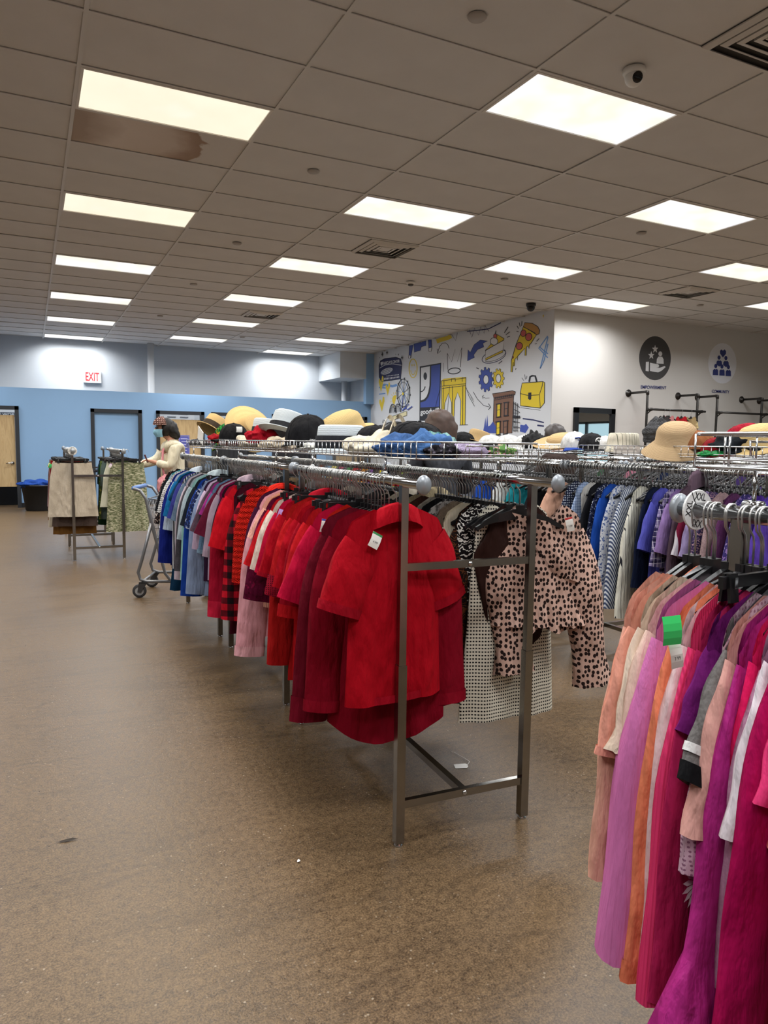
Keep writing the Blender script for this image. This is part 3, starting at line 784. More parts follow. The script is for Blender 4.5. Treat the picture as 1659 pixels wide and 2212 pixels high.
P.line('k', [(705, 302), (696, 270), (675, 252), (645, 255), (620, 285), (603, 346)], 5); P.line('k', [(599, 305), (603, 350), (632, 322)], 5)
P.line('y', [(594, 238), (640, 222), (690, 208), (726, 190)], 38); P.line('k', [(730, 178), (765, 232), (781, 160)], 4)
P.line('k', [(922, 690), (960, 755), (1015, 812), (1074, 828)], 5); P.line('k', [(1058, 795), (1080, 828), (1056, 852)], 6); P.line('k', [(1068, 745), (1035, 748), (1003, 732)], 4); P.line('k', [(1018, 720), (1003, 730), (1012, 755)], 4); P.end()
P.begin('painted_scribble')
P.line('n', [(866, 148), (960, 140), (1060, 126), (1172, 70)], 9); P.line('n', [(888, 135), (910, 202), (935, 118), (970, 182), (990, 106), (1020, 166), (1032, 98), (1062, 148)], 6); P.end()
P.begin('painted_blue_arrow')
P.poly('b', [(870, 415), (875, 312), (897, 335), (930, 268), (985, 226), (1052, 236), (1010, 256), (1018, 288), (962, 312), (928, 358), (934, 382)], 3); P.end()
P.begin('painted_cake')
P.line('n', P.ell(1108, 372, 112, 52, 30, -20), 6); P.line('k', P.ell(1110, 362, 108, 46, 20, -20, -20, 150), 4)
P.poly('w', [(1032, 322), (1200, 222), (1187, 335), (1032, 408)], 5); P.poly('y', [(1030, 320), (1080, 262), (1140, 178), (1200, 214), (1196, 228)], 5)
P.poly('y', [(1034, 390), (1186, 318), (1187, 335), (1032, 408)], 4); P.poly('w', P.ell(1110, 238, 34, 33, 18)[:-1], 5); P.poly('r', P.ell(1121, 190, 16, 19, 14)[:-1], 4)
for q in ([(1120, 172), (1128, 142)], [(1202, 162), (1236, 108)], [(1216, 180), (1252, 152)], [(1226, 202), (1254, 192)], [(1152, 438), (1184, 412)]): P.line('k', q, 6)
P.end('painted slice of cake with a cherry on a plate')
P.begin('painted_pizza')
P.poly('y', [(1372, 106), (1490, 178), (1440, 255), (1425, 270), (1422, 305), (1412, 278), (1398, 290), (1398, 365), (1386, 365), (1386, 300), (1340, 350), (1320, 372), (1318, 408), (1308, 380), (1296, 402), (1292, 460), (1283, 460), (1282, 425), (1272, 515), (1260, 512), (1264, 410), (1305, 270)], 6)
P.poly('o', [(1385, 70), (1452, 76), (1500, 105), (1518, 140), (1512, 172), (1490, 180), (1470, 160), (1370, 106)], 6)
for (x, y, rx, ry) in ((1372, 165, 24, 30), (1420, 198, 28, 34), (1336, 280, 28, 33), (1278, 380, 6, 9)): P.poly('r', P.ell(x, y, rx, ry, 18, 12)[:-1], 5)
for q in ([(1316, 98), (1330, 125)], [(1336, 70), (1345, 108)], [(1360, 58), (1358, 100)], [(1312, 148), (1332, 152)], [(1515, 212), (1492, 238)], [(1495, 258), (1478, 262)], [(1308, 478), (1302, 492)]): P.line('k', q, 5)
P.end('painted pizza slice with dripping cheese')
P.begin('painted_star')
P.line('l', [(1590, 190), (1510, 300), (1590, 385)], 11); P.line('l', [(1592, 200), (1522, 482), (1560, 400), (1592, 260)], 10); P.line('l', [(1512, 285), (1592, 350)], 10)
P.poly('y', [(1550, -5), (1556, 8), (1550, 26), (1545, 8)]); P.end()
def gear(c, cx, cy, rx, ry, n, hr):
    pts = []
    for k in range(n):
        for da, f_ in ((-0.30, 0.80), (-0.18, 1.0), (0.18, 1.0), (0.30, 0.80)):
            a = 2 * PI * (k + da) / n; pts.append((cx + rx * f_ * math.cos(a), cy + ry * f_ * math.sin(a)))
    P.poly(c, pts, 5); P.poly('w', P.ell(cx, cy, rx * hr, ry * hr, 18)[:-1], 5)
P.begin('painted_gear'); gear('b', 1037, 580, 66, 112, 11, 0.36); P.line('k', [(950, 474), (972, 485)], 8); P.end('blue painted gear wheel')
P.begin('painted_gear'); gear('y', 1148, 570, 53, 90, 10, 0.42); P.end('yellow painted gear wheel')
P.begin('painted_house')
P.poly('t', [(1108, 742), (1286, 706), (1270, 1060), (1098, 1060)], 6); P.poly('t', [(1093, 708), (1275, 680), (1302, 690), (1298, 716), (1106, 746)], 6)
P.line('k', [(1112, 765), (1286, 735)], 5)
for k in range(9): P.poly('k', [(1122 + k * 18, 738 - k * 3.2), (1131 + k * 18, 736 - k * 3.2), (1130 + k * 18, 755 - k * 3.2), (1121 + k * 18, 757 - k * 3.2)])
for (x, y, c) in ((1138, 805, 'y'), (1205, 793, 't'), (1134, 965, 'y'), (1200, 958, 't')):
    P.poly(c, [(x, y), (x + 32, y - 4), (x + 29, y + 104), (x - 2, y + 108)], 7); P.line('k', [(x - 10, y - 4), (x + 42, y - 12)], 8); P.line('k', [(x - 8, y + 114), (x + 38, y + 108)], 8); P.line('k', [(x, y + 50), (x + 30, y + 46)], 4)
for k in range(5): P.line('k', [(1288, 790 + k * 55), (1345, 830 + k * 45)], 5); P.line('k', [(1286, 880 + k * 40), (1330, 880 + k * 40)], 4)
for x in (1292, 1308, 1325): P.line('k', [(x, 775 + (x - 1290) * .5), (x - 6, 1045)], 5)
P.poly('k', [(1284, 905), (1348, 905), (1345, 925), (1284, 925)]); P.end('brown painted townhouse with a fire escape')
P.begin('painted_briefcase')
P.poly('y', [(1360, 612), (1545, 598), (1563, 606), (1560, 790), (1524, 836), (1345, 815), (1344, 700)], 7)
P.line('k', [(1424, 602), (1432, 556), (1450, 546), (1478, 548), (1492, 600)], 16); P.line('k', [(1346, 706), (1420, 724), (1515, 716), (1540, 640), (1546, 600)], 6); P.line('k', [(1515, 716), (1524, 836)], 5)
P.poly('k', [(1416, 698), (1444, 696), (1442, 756), (1428, 764), (1414, 752)]); P.line('k', [(1350, 832), (1450, 845), (1525, 855)], 3)
for q in ([(1358, 565), (1376, 590)], [(1384, 535), (1390, 580)], [(1404, 548), (1400, 575)]): P.line('k', q, 4)
P.end('yellow painted briefcase')
P.begin('painted_strokes')
P.line('n', [(1365, 930), (1460, 942), (1556, 966)], 12); P.line('n', [(1496, 990), (1556, 998)], 14); P.poly('b', [(1340, 1045), (1345, 985), (1380, 990), (1395, 975), (1420, 1010), (1390, 1060)])
P.poly('b', [(1008, 1060), (1020, 1000), (1032, 920), (1038, 1000), (1048, 895), (1056, 1000), (1075, 990), (1100, 955), (1125, 1000), (1130, 1060)]); P.end()

# ---- emblems on the right wall (flat discs with cut shapes) and lettering
INKS.update(g=mat('emblem_charcoal', (68, 66, 66), 0.6), d=mat('emblem_disc', (226, 227, 234), 0.6), e=mat('emblem_white', (222, 222, 224), 0.6), v=mat('emblem_indigo', (48, 58, 122), 0.6))
Q = Paint((1200, 680, 3.614), YR, 'y', -1, right_wall); Q.texts = []
Q.begin('empowerment_emblem')
Q.poly('g', Q.ell(776, 339, 124, 172, 40)[:-1])
for (x, y) in ((777, 268), (747, 317)):
    Q.poly('e', [(x + (26 if k % 2 == 0 else 11) * math.sin(PI * k / 5), y - (34 if k % 2 == 0 else 14) * math.cos(PI * k / 5)) for k in range(10)])
Q.poly('e', Q.ell(817, 305, 15, 19, 16)[:-1]); Q.poly('e', [(787, 380), (790, 345), (802, 326), (832, 328), (842, 348), (843, 383)])
Q.poly('e', [(704, 368), (728, 366), (726, 442), (702, 438)]); Q.poly('e', [(736, 374), (762, 380), (800, 386), (808, 398), (802, 410), (782, 412), (812, 414), (850, 400), (858, 408), (828, 436), (800, 450), (760, 444), (735, 438)])
Q.text('v', 'EMPOWERMENT', (664, 563), (863, 570), 26, 0.015); Q.end('dark round emblem of a hand holding a figure and stars')
Q.begin('community_emblem')
Q.poly('d', Q.ell(1302, 379, 110, 158, 40)[:-1])
Q.poly('v', [(1306, 334), (1284, 302), (1283, 282), (1294, 270), (1306, 280), (1320, 270), (1331, 284), (1330, 304)])
for (x, y) in ((1276, 334), (1329, 338), (1250, 400), (1298, 404), (1348, 408)):
    Q.poly('v', Q.ell(x, y, 12, 17, 14)[:-1])
for (x, y) in ((1276, 353), (1329, 357)): Q.poly('v', [(x - 22, y + 34), (x - 20, y + 12), (x - 8, y + 2), (x, y + 8), (x + 8, y + 2), (x + 20, y + 12), (x + 22, y + 36), (x, y + 52)])
for (x, y) in ((1248, 420), (1298, 424), (1347, 428)): Q.poly('v', [(x - 22, y + 50), (x - 20, y + 12), (x - 8, y + 1), (x, y + 8), (x + 8, y + 1), (x + 19, y + 12), (x + 20, y + 52)])
Q.text('v', 'COMMUNITY', (1219, 596), (1355, 602), 24, 0.015); Q.end('pale round emblem of a pyramid of figures under a heart')

# ---- black framed mirror
mr = empty('mirror', (7.754, YR - 0.02, 0.25), 0, 'tall black framed mirror on the off-white wall', 'mirror')
f = MB()
for s_ in (-1, 1): f.box((s_ * 0.405, 0, 0.91), (0.09, 0.05, 1.82))
f.box((0, 0, 1.78), (0.9, 0.05, 0.09)); f.box((0, 0, 0.04), (0.9, 0.05, 0.09)); f.build('frame', mat('mirror_frame', (26, 27, 30), 0.4), mr)
f = MB(); f.box((0, 0.006, 0.91), (0.74, 0.01, 1.68)); f.build('glass', mat('mirror_glass', (225, 230, 232), 0.02, 1.0), mr)

# ---- black pipe rails on the right wall with a few hangers
PIPE = mat('iron_pipe', (62, 60, 58), 0.4, 0.7)
def pipe_arm(x, label_i):
    e = empty('pipe_bracket', (x, YR, 0), 0, ['iron pipe bracket between the mirror and the dark round emblem', 'iron pipe bracket at the far end of the rail carrying little tops', 'iron pipe bracket at the start of the empty pipe rail', 'iron pipe bracket at the far end of the empty pipe rail', 'iron pipe bracket standing past both pipe rails'][label_i], 'pipe bracket', 'iron pipe brackets on the emblem wall')
    f = MB(); f.tube([(0, -0.0, 2.36), (0, -0.42, 2.36), (0, -0.445, 2.335), (0, -0.445, 0.3)], 0.021, 10); f.build('pipe', PIPE, e, True)
    f = MB(); f.lathe([(0.065, 0), (0.065, 0.012), (0.032, 0.016), (0.032, 0.05)], 16, Matrix(((1, 0, 0, 0), (0, 0, -1, 0), (0, 1, 0, 2.36), (0, 0, 0, 1)))); f.build('flange', PIPE, e, True)
    f = MB(); f.tube([(0, -0.445, 2.06), (0, -0.56, 2.06)], 0.026, 10); f.tube([(0, -0.445, 1.98), (0, -0.54, 2.05)], 0.012, 6); f.build('tee', PIPE, e, True)
    f = MB(); f.tube([(0, -0.41, 2.36), (0, -0.445, 2.36), (0, -0.445, 2.31)], 0.028, 10); f.build('elbow', PIPE, e, True)
for k, x in enumerate((8.52, 9.73, 10.23, 11.44, 11.95)): pipe_arm(x, k)
for k, (a, b_) in enumerate(((8.44, 9.80), (10.15, 11.52))):
    f = MB(); f.tube([(a, 0, 0), (b_, 0, 0)], 0.019, 10); o = f.build('pipe_rail', PIPE, None, True); o.location = (0, YR - 0.56, 2.06)
    tag(o, 'dark iron pipe rail carrying hangers, below the dark round emblem' if k == 0 else 'dark iron pipe rail empty of hangers, below the pale round emblem', 'rail', 'iron pipe rails on the emblem wall')
# ================================================================== RACKS
RZ = 1.29                  # rail height
CAPM = mat('cap_grey', (150, 156, 162), 0.35, 0.4)
def cap_mesh():
    m = MB(); M = Matrix(((1, 0, 0, 0), (0, 0, 1, 0), (0, -1, 0, 0), (0, 0, 0, 1)))
    m.lathe([(0.0, -0.006), (0.024, -0.006), (0.026, 0.0), (0.024, 0.008), (0.0, 0.010)], 22, M, cx=1.0, cy=1.25, caps=(False, False))
    return m.mesh('end_cap', CAPM, True)
CAP = cap_mesh()
def rack(x0, x1, y0, y1, label, over=0.15, cap0=True, cap1=True, skew=0.0, z=RZ, upper=True):
    """double-rail garment rack standing along y; x0, x1 the two rails, y0 the near legs"""
    e = empty('garment_rack', ((x0 + x1) / 2, (y0 + y1) / 2, 0), skew, label, 'clothes rack', 'double rail clothes racks')
    hx, hy = (x1 - x0) / 2, (y1 - y0) / 2
    lm = MB(); lm.box((0, 0, z * 0.74), (0.026, 0.026, z * 0.52)); lm.box((0, 0, z * 0.25 + 0.012), (0.032, 0.032, z * 0.5)); leg_me = lm.mesh('leg', STEEL)
    fm_ = MB(); fm_.lathe([(0.016, 0.0), (0.016, 0.006), (0.007, 0.010), (0.007, 0.02)], 12); foot_me = fm_.mesh('foot', CHROME, True)
    for sx in (-1, 1):
        for sy in (-1, 1):
            l = link_mesh('leg', leg_me, e); l.location = (sx * hx, sy * hy, 0)
            link_mesh('foot', foot_me, l)
        r_ = MB(); r_.tube([(0, -hy - over, 0), (0, hy + over, 0)], 0.0165, 14)
        ro = r_.build('rail', CHROME, e, True); ro.location = (sx * hx, 0, z)
        if cap0: c = link_mesh('end_cap', CAP, ro); c.location = (0, -hy - over, 0); c.rotation_euler = (0, 0, PI)
        if cap1: c = link_mesh('end_cap', CAP, ro); c.location = (0, hy + over, 0)
    for sy in (-1, 1):
        for zz, s_ in ((0.152, 0.028),) + (((1.0, 0.026),) if upper else ()):
            b = MB(); b.box((0, sy * hy, zz), (2 * hx, 0.02, s_)); bo = b.build('crossbar', STEEL, e)
            k = MB(); k.lathe([(0.009, 0.0), (0.009, 0.003), (0.005, 0.006), (0.0, 0.006)], 12, Matrix(((1, 0, 0, 0), (0, 0, sy, sy * (hy + 0.010)), (0, 1, 0, zz), (0, 0, 0, 1))), caps=(False, False)); k.build('bolt', CHROME, bo, True)
    b = MB(); b.box((0, 0, 0.152), (0.026, 2 * hy, 0.026)); b.build('base_bar', STEEL, e)
    return e

def basket(x0, x1, y0, y1, z0, h, label, wr=0.0021, step=0.05, posts=(0.2, 0.8), cat='wire basket'):
    e = empty('wire_basket', ((x0 + x1) / 2, (y0 + y1) / 2, z0), 0, label, cat, 'wire baskets on the clothes racks')
    hx, hy = (x1 - x0) / 2, (y1 - y0) / 2
    def ring(z, r, ix=0.0):
        m = MB(); a, b = hx - ix, hy - ix; c = 0.03; pts = []
        for (sx, sy, a0) in ((1, -1, -90), (1, 1, 0), (-1, 1, 90), (-1, -1, 180)):
            for k in range(4): t = R(a0 + 30 * k); pts.append((sx * (a - c) + c * math.cos(t), sy * (b - c) + c * math.sin(t), z))
        m.tube(pts, r, 6, closed=True); return m
    ring(h, wr * 1.7).build('rim', WIRE, e, True)
    ring(0.0, wr * 1.7).build('base_rim', WIRE, e, True)
    ring(0.016, wr).build('base_hoop', WIRE, e, True)
    m = MB(); n = int(2 * hy / step)
    for k in range(n + 1):
        y = -hy + 2 * hy * k / n
        y = max(-hy + 0.01, min(hy - 0.01, y))
        for s_ in (-1, 1): m.tube([(s_ * hx, y, 0), (s_ * hx, y, h)], wr, 5)
        m.tube([(-hx, y, 0.001), (hx, y, 0.001)], wr, 5)
    n = int(2 * hx / step)
    for k in range(1, n):
        x = -hx + 2 * hx * k / n
        for s_ in (-1, 1): m.tube([(x, s_ * hy, 0), (x, s_ * hy, h)], wr, 5)
    o = m.build('wire_mesh', WIRE, e, True); o['kind'] = 'stuff'
    for s_ in (-1, 1):   # loop handles on the ends
        m = MB(); m.tube([(-0.07, s_ * hy, h * 0.35), (-0.07, s_ * (hy + 0.004), h * 0.8), (0.07, s_ * (hy + 0.004), h * 0.8), (0.07, s_ * hy, h * 0.35)], wr * 1.3, 6); m.build('handle', WIRE, e, True)
    for f_ in posts:
        for s_ in (-1, 1):
            y = -hy + 2 * hy * f_
            m = MB(); m.tube([(s_ * (hx - 0.006), y, 0.0), (s_ * (hx - 0.006), y, RZ + 0.012 - z0)], 0.0045, 8); m.tube([(s_ * (hx - 0.006), y - 0.02, RZ + 0.017 - z0), (s_ * (hx - 0.006), y + 0.02, RZ + 0.017 - z0)], 0.011, 8); m.build('support_post', CHROME, e, True)
    return e

LX, RX = 0.25, 0.775
rack(0.225, 0.745, -3.04, -1.84, 'chrome rack end-on to the aisle, with the red polo on its rail end', skew=R(-3.0))
rack(LX + 0.02, RX + 0.02, -1.545, -0.345, 'middle chrome rack of the row of red and purple tops')
rack(LX + 0.02, RX + 0.01, -0.03, 1.16, 'chrome rack of blue and grey tops beside the shopping cart')
rack(0.32, 0.87, -5.75, -4.22, 'chrome rack of pink tops carrying a round XXL size disc', cap1=True)
rack(2.45, 3.0, -2.75, -1.35, 'chrome rack of striped and plaid shirts behind the leopard print blouse')
rack(2.45, 3.0, -1.0, 0.4, 'chrome rack across the second aisle, mostly behind the hats')
rack(2.45, 3.0, 0.7, 2.1, 'chrome rack beyond the brown-haired shopper')
rack(2.45, 3.0, 2.4, 3.8, 'far chrome rack of bright tops seen below the hat baskets')
rack(4.7, 5.25, -1.4, 0.2, 'chrome rack in front of the black framed mirror')
rack(4.7, 5.25, 0.6, 2.2, 'chrome rack in front of the brown painted townhouse')
rack(-0.505, 0.045, 3.905, 5.15, 'chrome rack of skirts and trousers beside the blue fitting rooms')
rack(-0.485, 0.065, 5.5, 6.6, 'chrome rack behind the beige skirt, before the black laundry bin')

BZ = 1.368
basket(0.27, 0.80, -2.98, -1.66, BZ, 0.06, 'wire basket of caps and folded clothes above the red polo shirt')
basket(0.27, 0.80, -1.62, -0.30, BZ, 0.06, 'wire basket of white fedoras and a black cap above the purple tops')
basket(0.27, 0.80, -0.24, 1.15, BZ, 0.06, 'wire basket of straw hats above the blue and grey tops')
basket(2.45, 3.0, -2.75, -1.30, BZ, 0.06, 'wire basket holding a big tan sun hat above the striped shirts')
basket(2.45, 3.0, -1.2, 0.3, BZ, 0.06, 'wire basket of white caps across the second aisle')
basket(0.345, 0.87, -5.4, -4.07, BZ + 0.012, 0.07, 'heavy wire basket above the pink tops', wr=0.0024, step=0.09, posts=(0.2, 0.885))

# round size discs on the rails
def size_disc(x, y, z, r, txt, label):
    e = empty('size_disc', (x, y, z), 0, label, 'size disc')
    M = Matrix(((1, 0, 0, 0), (0, 0, -1, 0), (0, 1, 0, 0), (0, 0, 0, 1)))
    m = MB(); m.lathe([(r * 0.30, -0.002), (r * 0.97, -0.002), (r, 0.0), (r * 0.97, 0.003), (r * 0.30, 0.003), (r * 0.30, -0.002)], 36, M, caps=(False, False)); m.build('plate', WHITE, e)
    m = MB(); m.box((-r * 0.34, -0.0034, r * 0.55), (0.0012, 0.001, r * 0.75), m=Matrix.Rotation(R(-28), 3, 'Y')); m.build('slit', INK, e)
    for k in range(4):
        a = R(-8 + 90 * k)
        Mt = M @ Matrix.Rotation(a, 4, 'Z') @ Matrix.Translation((0, r * 0.66, 0.0034))
        lettering(txt, Mt, r * 0.78, r * 0.36, INK, e, 'letters', bold=0.012, extrude=0.0)
size_disc(0.32, -4.115, RZ, 0.043, 'XXL', 'round white size disc marked XXL on the pink rack rail')
size_disc(-0.505, 3.80, RZ, 0.05, 'XXL', 'round white size disc on the rail above the beige skirt')

# ================================================================== HANGERS
def hook_mesh():
    m = MB(); pts = []; r_ = 0.021; c = -0.002
    for k in range(9):
        a = R(-35 + 27.5 * k); pts.append((r_ * math.cos(a), 0, c + r_ * math.sin(a)))
    pts += [(-0.017, 0, -0.026), (-0.004, 0, -0.040), (0, 0, -0.055), (0, 0, -0.098)]
    m.tube(pts, 0.0022, 5); return m.mesh('hook', HOOK, True)
HOOKM = hook_mesh()
def hanger_body(half=0.175, drop=0.062):
    m = MB()
    m.box((0, 0, -0.112), (0.03, 0.012, 0.03))
    for s_ in (-1, 1):
        top = []; bot = []; n = 8
        for k in range(n + 1):
            t = k / n; x = s_ * half * t
            zt = -0.108 - drop * (t ** 1.15) - (0.006 * t if t > 0.8 else 0); w = 0.030 * (1 - t) + 0.014
            top.append((x, zt)); bot.append((x, zt - w))
        vs = []
        for (x, z) in top: vs += [(x, -0.0042, z), (x, 0.0042, z)]
        for (x, z) in bot: vs += [(x, -0.0042, z), (x, 0.0042, z)]
        N = 2 * (n + 1); fs = []
        for k in range(n):
            a = 2 * k; fs += [(a, a + 2, a + 3, a + 1), (N + a, N + a + 1, N + a + 3, N + a + 2), (a, N + a, N + a + 2, a + 2), (a + 1, a + 3, N + a + 3, N + a + 1)]
        fs += [(2 * n, N + 2 * n, N + 2 * n + 1, 2 * n + 1)]
        m.add(vs, fs)
    return m.mesh('shoulder_bar', BLACK)
BODYM = hanger_body()
def clip_body(half=0.17):
    m = MB(); m.box((0, 0, -0.108), (2 * half, 0.010, 0.022)); m.box((0, 0, -0.095), (0.05, 0.012, 0.02)); return m.mesh('clip_bar', BLACK)
CLIPBAR = clip_body()
def clip_mesh():
    m = MB()
    for s_ in (-1, 1): m.box((0, s_ * 0.007, -0.118), (0.024, 0.006, 0.052), m=Matrix.Rotation(R(s_ * 6), 3, 'X'))
    return m.mesh('clip', BLACK)
CLIPM = clip_mesh()
mclip = MB(); mclip.box((0, -0.0125, -0.108), (0.008, 0.003, 0.02)); SPRING = mclip.mesh('spring', CHROME)
HANGERS = 0
def hanger(x, y, yaw, label, group, kind='top', z=RZ):
    global HANGERS
    HANGERS += 1
    e = empty('clothes_hanger', (x, y, z + 0.0005), yaw, label, 'hanger', group)
    link_mesh('hook', HOOKM, e)
    if kind == 'top': link_mesh('shoulder_bar', BODYM, e)
    else:
        b = link_mesh('clip_bar', CLIPBAR, e)
        for s_ in (-1, 1):
            c = link_mesh('clip', CLIPM, e); c.location = (s_ * 0.145, 0, 0)
            link_mesh('spring', SPRING, c)
    return e

# ================================================================== GARMENTS
def body_mesh(name, m, top, hem, sw, ww, hw, neck, slope, t, fold, nf, curve, seed, ndrop=0.015, nu=18, nv=16, peplum=None, smooth=True, gather=0.0):
    rr = random.Random(seed); ph = rr.uniform(0, 6.28); ph2 = rr.uniform(0, 6.28); so = rr.uniform(0, 50)
    L = top - hem
    def ztop(u):
        a = abs(u)
        x = a * sw
        if x < neck: return top - ndrop * (1 - (x / neck) ** 2)
        f = (x - neck) / max(1e-4, sw - neck)
        return top - slope * (f ** 1.15) - 0.03 * max(0, f - 0.82) / 0.18
    def half(v):
        if v < 0.35: f = v / 0.35; f = f * f * (3 - 2 * f); return sw + (ww - sw) * f
        f = (v - 0.35) / 0.65; return ww + (hw - ww) * f ** 1.2
    P = {}
    mb = MB()
    for side in (-1, 1):
        rows = []
        for i in range(nv + 1):
            v = i / nv; row = []
            for j in range(nu + 1):
                u = -math.cos(PI * j / nu)           # finer near the sides
                w = half(v)
                zt = ztop(u); zb = -0.0 + curve * (u * u) + 0.0
                z = zt + (hem + zb - zt) * v
                x = u * w + gather * v * math.sin(9 * u + ph) * 0.01
                th = (0.0115 + (t - 0.0115) * min(1, v * 2.2)) * max(0.0, 1 - u * u) ** 0.5
                fo = fold * (v ** 1.1) * (math.sin(nf * PI * u + ph + 0.8 * v) + 0.45 * math.sin(2.3 * nf * PI * u + ph2))
                fo += 0.35 * fold * noise.noise(Vector((u * 2.2 + so, v * 3.0, seed * 0.37 + side)))
                y = side * th + fo + side * 0.25 * fold * v * math.sin(nf * 1.7 * PI * u + ph2 + side)
                if peplum and v > peplum[0]:
                    q = (v - peplum[0]) / (1 - peplum[0]); x *= 1 + peplum[1] * q; y += side * peplum[1] * 0.10 * q + 0.014 * q * math.sin(14 * u + side)
                row.append(Vector((x, y, z - hem)))
            rows.append(row)
        if side == 1: rows = [list(reversed(r_)) for r_ in rows]
        mb.sheet(rows)
    me = mb.mesh(name, m, smooth); merge(me, 1e-4)
    if smooth: me.polygons.foreach_set('use_smooth', [True] * len(me.polygons))
    return me
def sleeve_mesh(name, m, side, sx, z0, length, w0, w1, a0, a1, t, seed, drift=0.0, flare=0.0, n=14, k=14, wob=0.003, puff=0.0, yend=0.0):
    """flattened tube hanging from the shoulder; angles from straight down, outward positive"""
    rr = random.Random(seed * 7 + side); p1, p2 = rr.uniform(0, 6), rr.uniform(0, 6)
    c = Vector((sx, 0, z0)); rows = []; step = length / n
    for i in range(n + 1):
        f = i / n
        ang = a0 + (a1 - a0) * min(1, f * 2.6) ** 0.7
        d = Vector((math.sin(ang), 0, -math.cos(ang)))
        nrm = Vector((math.cos(ang), 0, math.sin(ang)))
        w = w0 + (w1 - w0) * f ** 0.8 + puff * math.sin(PI * min(1, f)) 
        th = t * (0.55 + 0.75 * min(1, f * 3))
        if flare and f > 0.78: q = (f - 0.78) / 0.22; w += flare * q; th += flare * 0.35 * q
        row = []
        for j in range(k):
            a = 2 * PI * j / k
            rad = 1 + 0.045 * math.sin(5 * a + p1 + 1.5 * f) + (0.22 * math.sin(7 * a + p2) * max(0, f - 0.78) / 0.22 if flare else 0)
            pt = c + nrm * (w * math.cos(a) * rad) + Vector((0, 1, 0)) * (th * math.sin(a) * rad + drift * f + wob * math.sin(4 * f * PI + p1) * math.cos(a) + yend * f * f)
            row.append(Vector((pt.x * side, pt.y, pt.z)))
        rows.append(row); c = c + d * step
    mb = MB(); mb.sheet(rows, True)
    me = mb.mesh(name, m, True); merge(me, 1e-5)
    me.polygons.foreach_set('use_smooth', [True] * len(me.polygons))
    return me, rows
def collar_mesh(m, top, neck, hem, stand=0.03, t=0.022, name='collar', fall=0.045):
    mb = MB(); n = 24; rows = []
    for (dz, sc, out) in ((-0.012, 1.0, 1.0), (stand * 0.6, 0.92, 0.8), (stand, 0.90, 0.75), (stand * 0.7, 1.05, 1.25), (stand - fall, 1.30, 1.75)):
        row = []
        for k in range(n):
            a = 2 * PI * k / n
            x = neck * sc * math.cos(a); y = t * out * math.sin(a)
            z = top + dz - 0.035 * (abs(math.cos(a)) ** 2) * (1 if dz < 0.01 else 0.6) - 0.014 * (1 if math.sin(a) > 0 else 0)
            row.append(Vector((x, y, z - hem)))
        rows.append(row)
    mb.sheet(rows, True); me = mb.mesh(name, m, True)
    return me
def price_tag(parent, x, y, z, w=0.032, h=0.05, rot=(0, 0, 0), strip=None, txt=None, c=None, name='price_tag'):
    Mr = Matrix.Translation((x, y, z)) @ Matrix.Rotation(rot[2], 4, 'Z') @ Matrix.Rotation(rot[1], 4, 'Y') @ Matrix.Rotation(rot[0], 4, 'X')
    m = MB(); n = 4; rows = []
    for i in range(n + 1):
        f = i / n; rows.append([Mr @ Vector((sx * w / 2, -0.004 * math.sin(PI * f), h * (0.5 - f))) for sx in (-1, 1)])
    m.sheet(rows); m.sheet([[p + (Mr.to_3x3() @ Vector((0, 0.0008, 0))) for p in reversed(r_)] for r_ in rows])
    o = m.build(name, mat('tag_' + str(c), c, 0.6) if c else TAGW, parent)
    if strip:
        m = MB(); m.box((0, -0.0012, h * 0.43), (w, 0.001, h * 0.14)); m.v = [Mr @ Vector(v) for v in m.v]; m.build('tag_strip', mat('strip_' + str(strip), strip, 0.6), o)
    if txt:
        lettering(txt, Mr @ Matrix(((1, 0, 0, 0), (0, 0, -1, -0.0055), (0, 1, 0, -h * 0.12), (0, 0, 0, 1))), w * 0.5, h * 0.12, INK, o, 'tag_print', extrude=0.0)
    return o
GN = [0]
def short_label(label, fallback):
    t_ = label
    for cut in (', ', ' hanging ', ' facing ', ' squeezed ', ' reaching ', ' glimpsed ', ' peeping '):
        t_ = t_.split(cut)[0]
    w = t_.split()
    if len(w) > 11: w = t_.split(' with ')[0].split()
    return 'black hanger holding the ' + ' '.join(w) if len(w) <= 11 else fallback
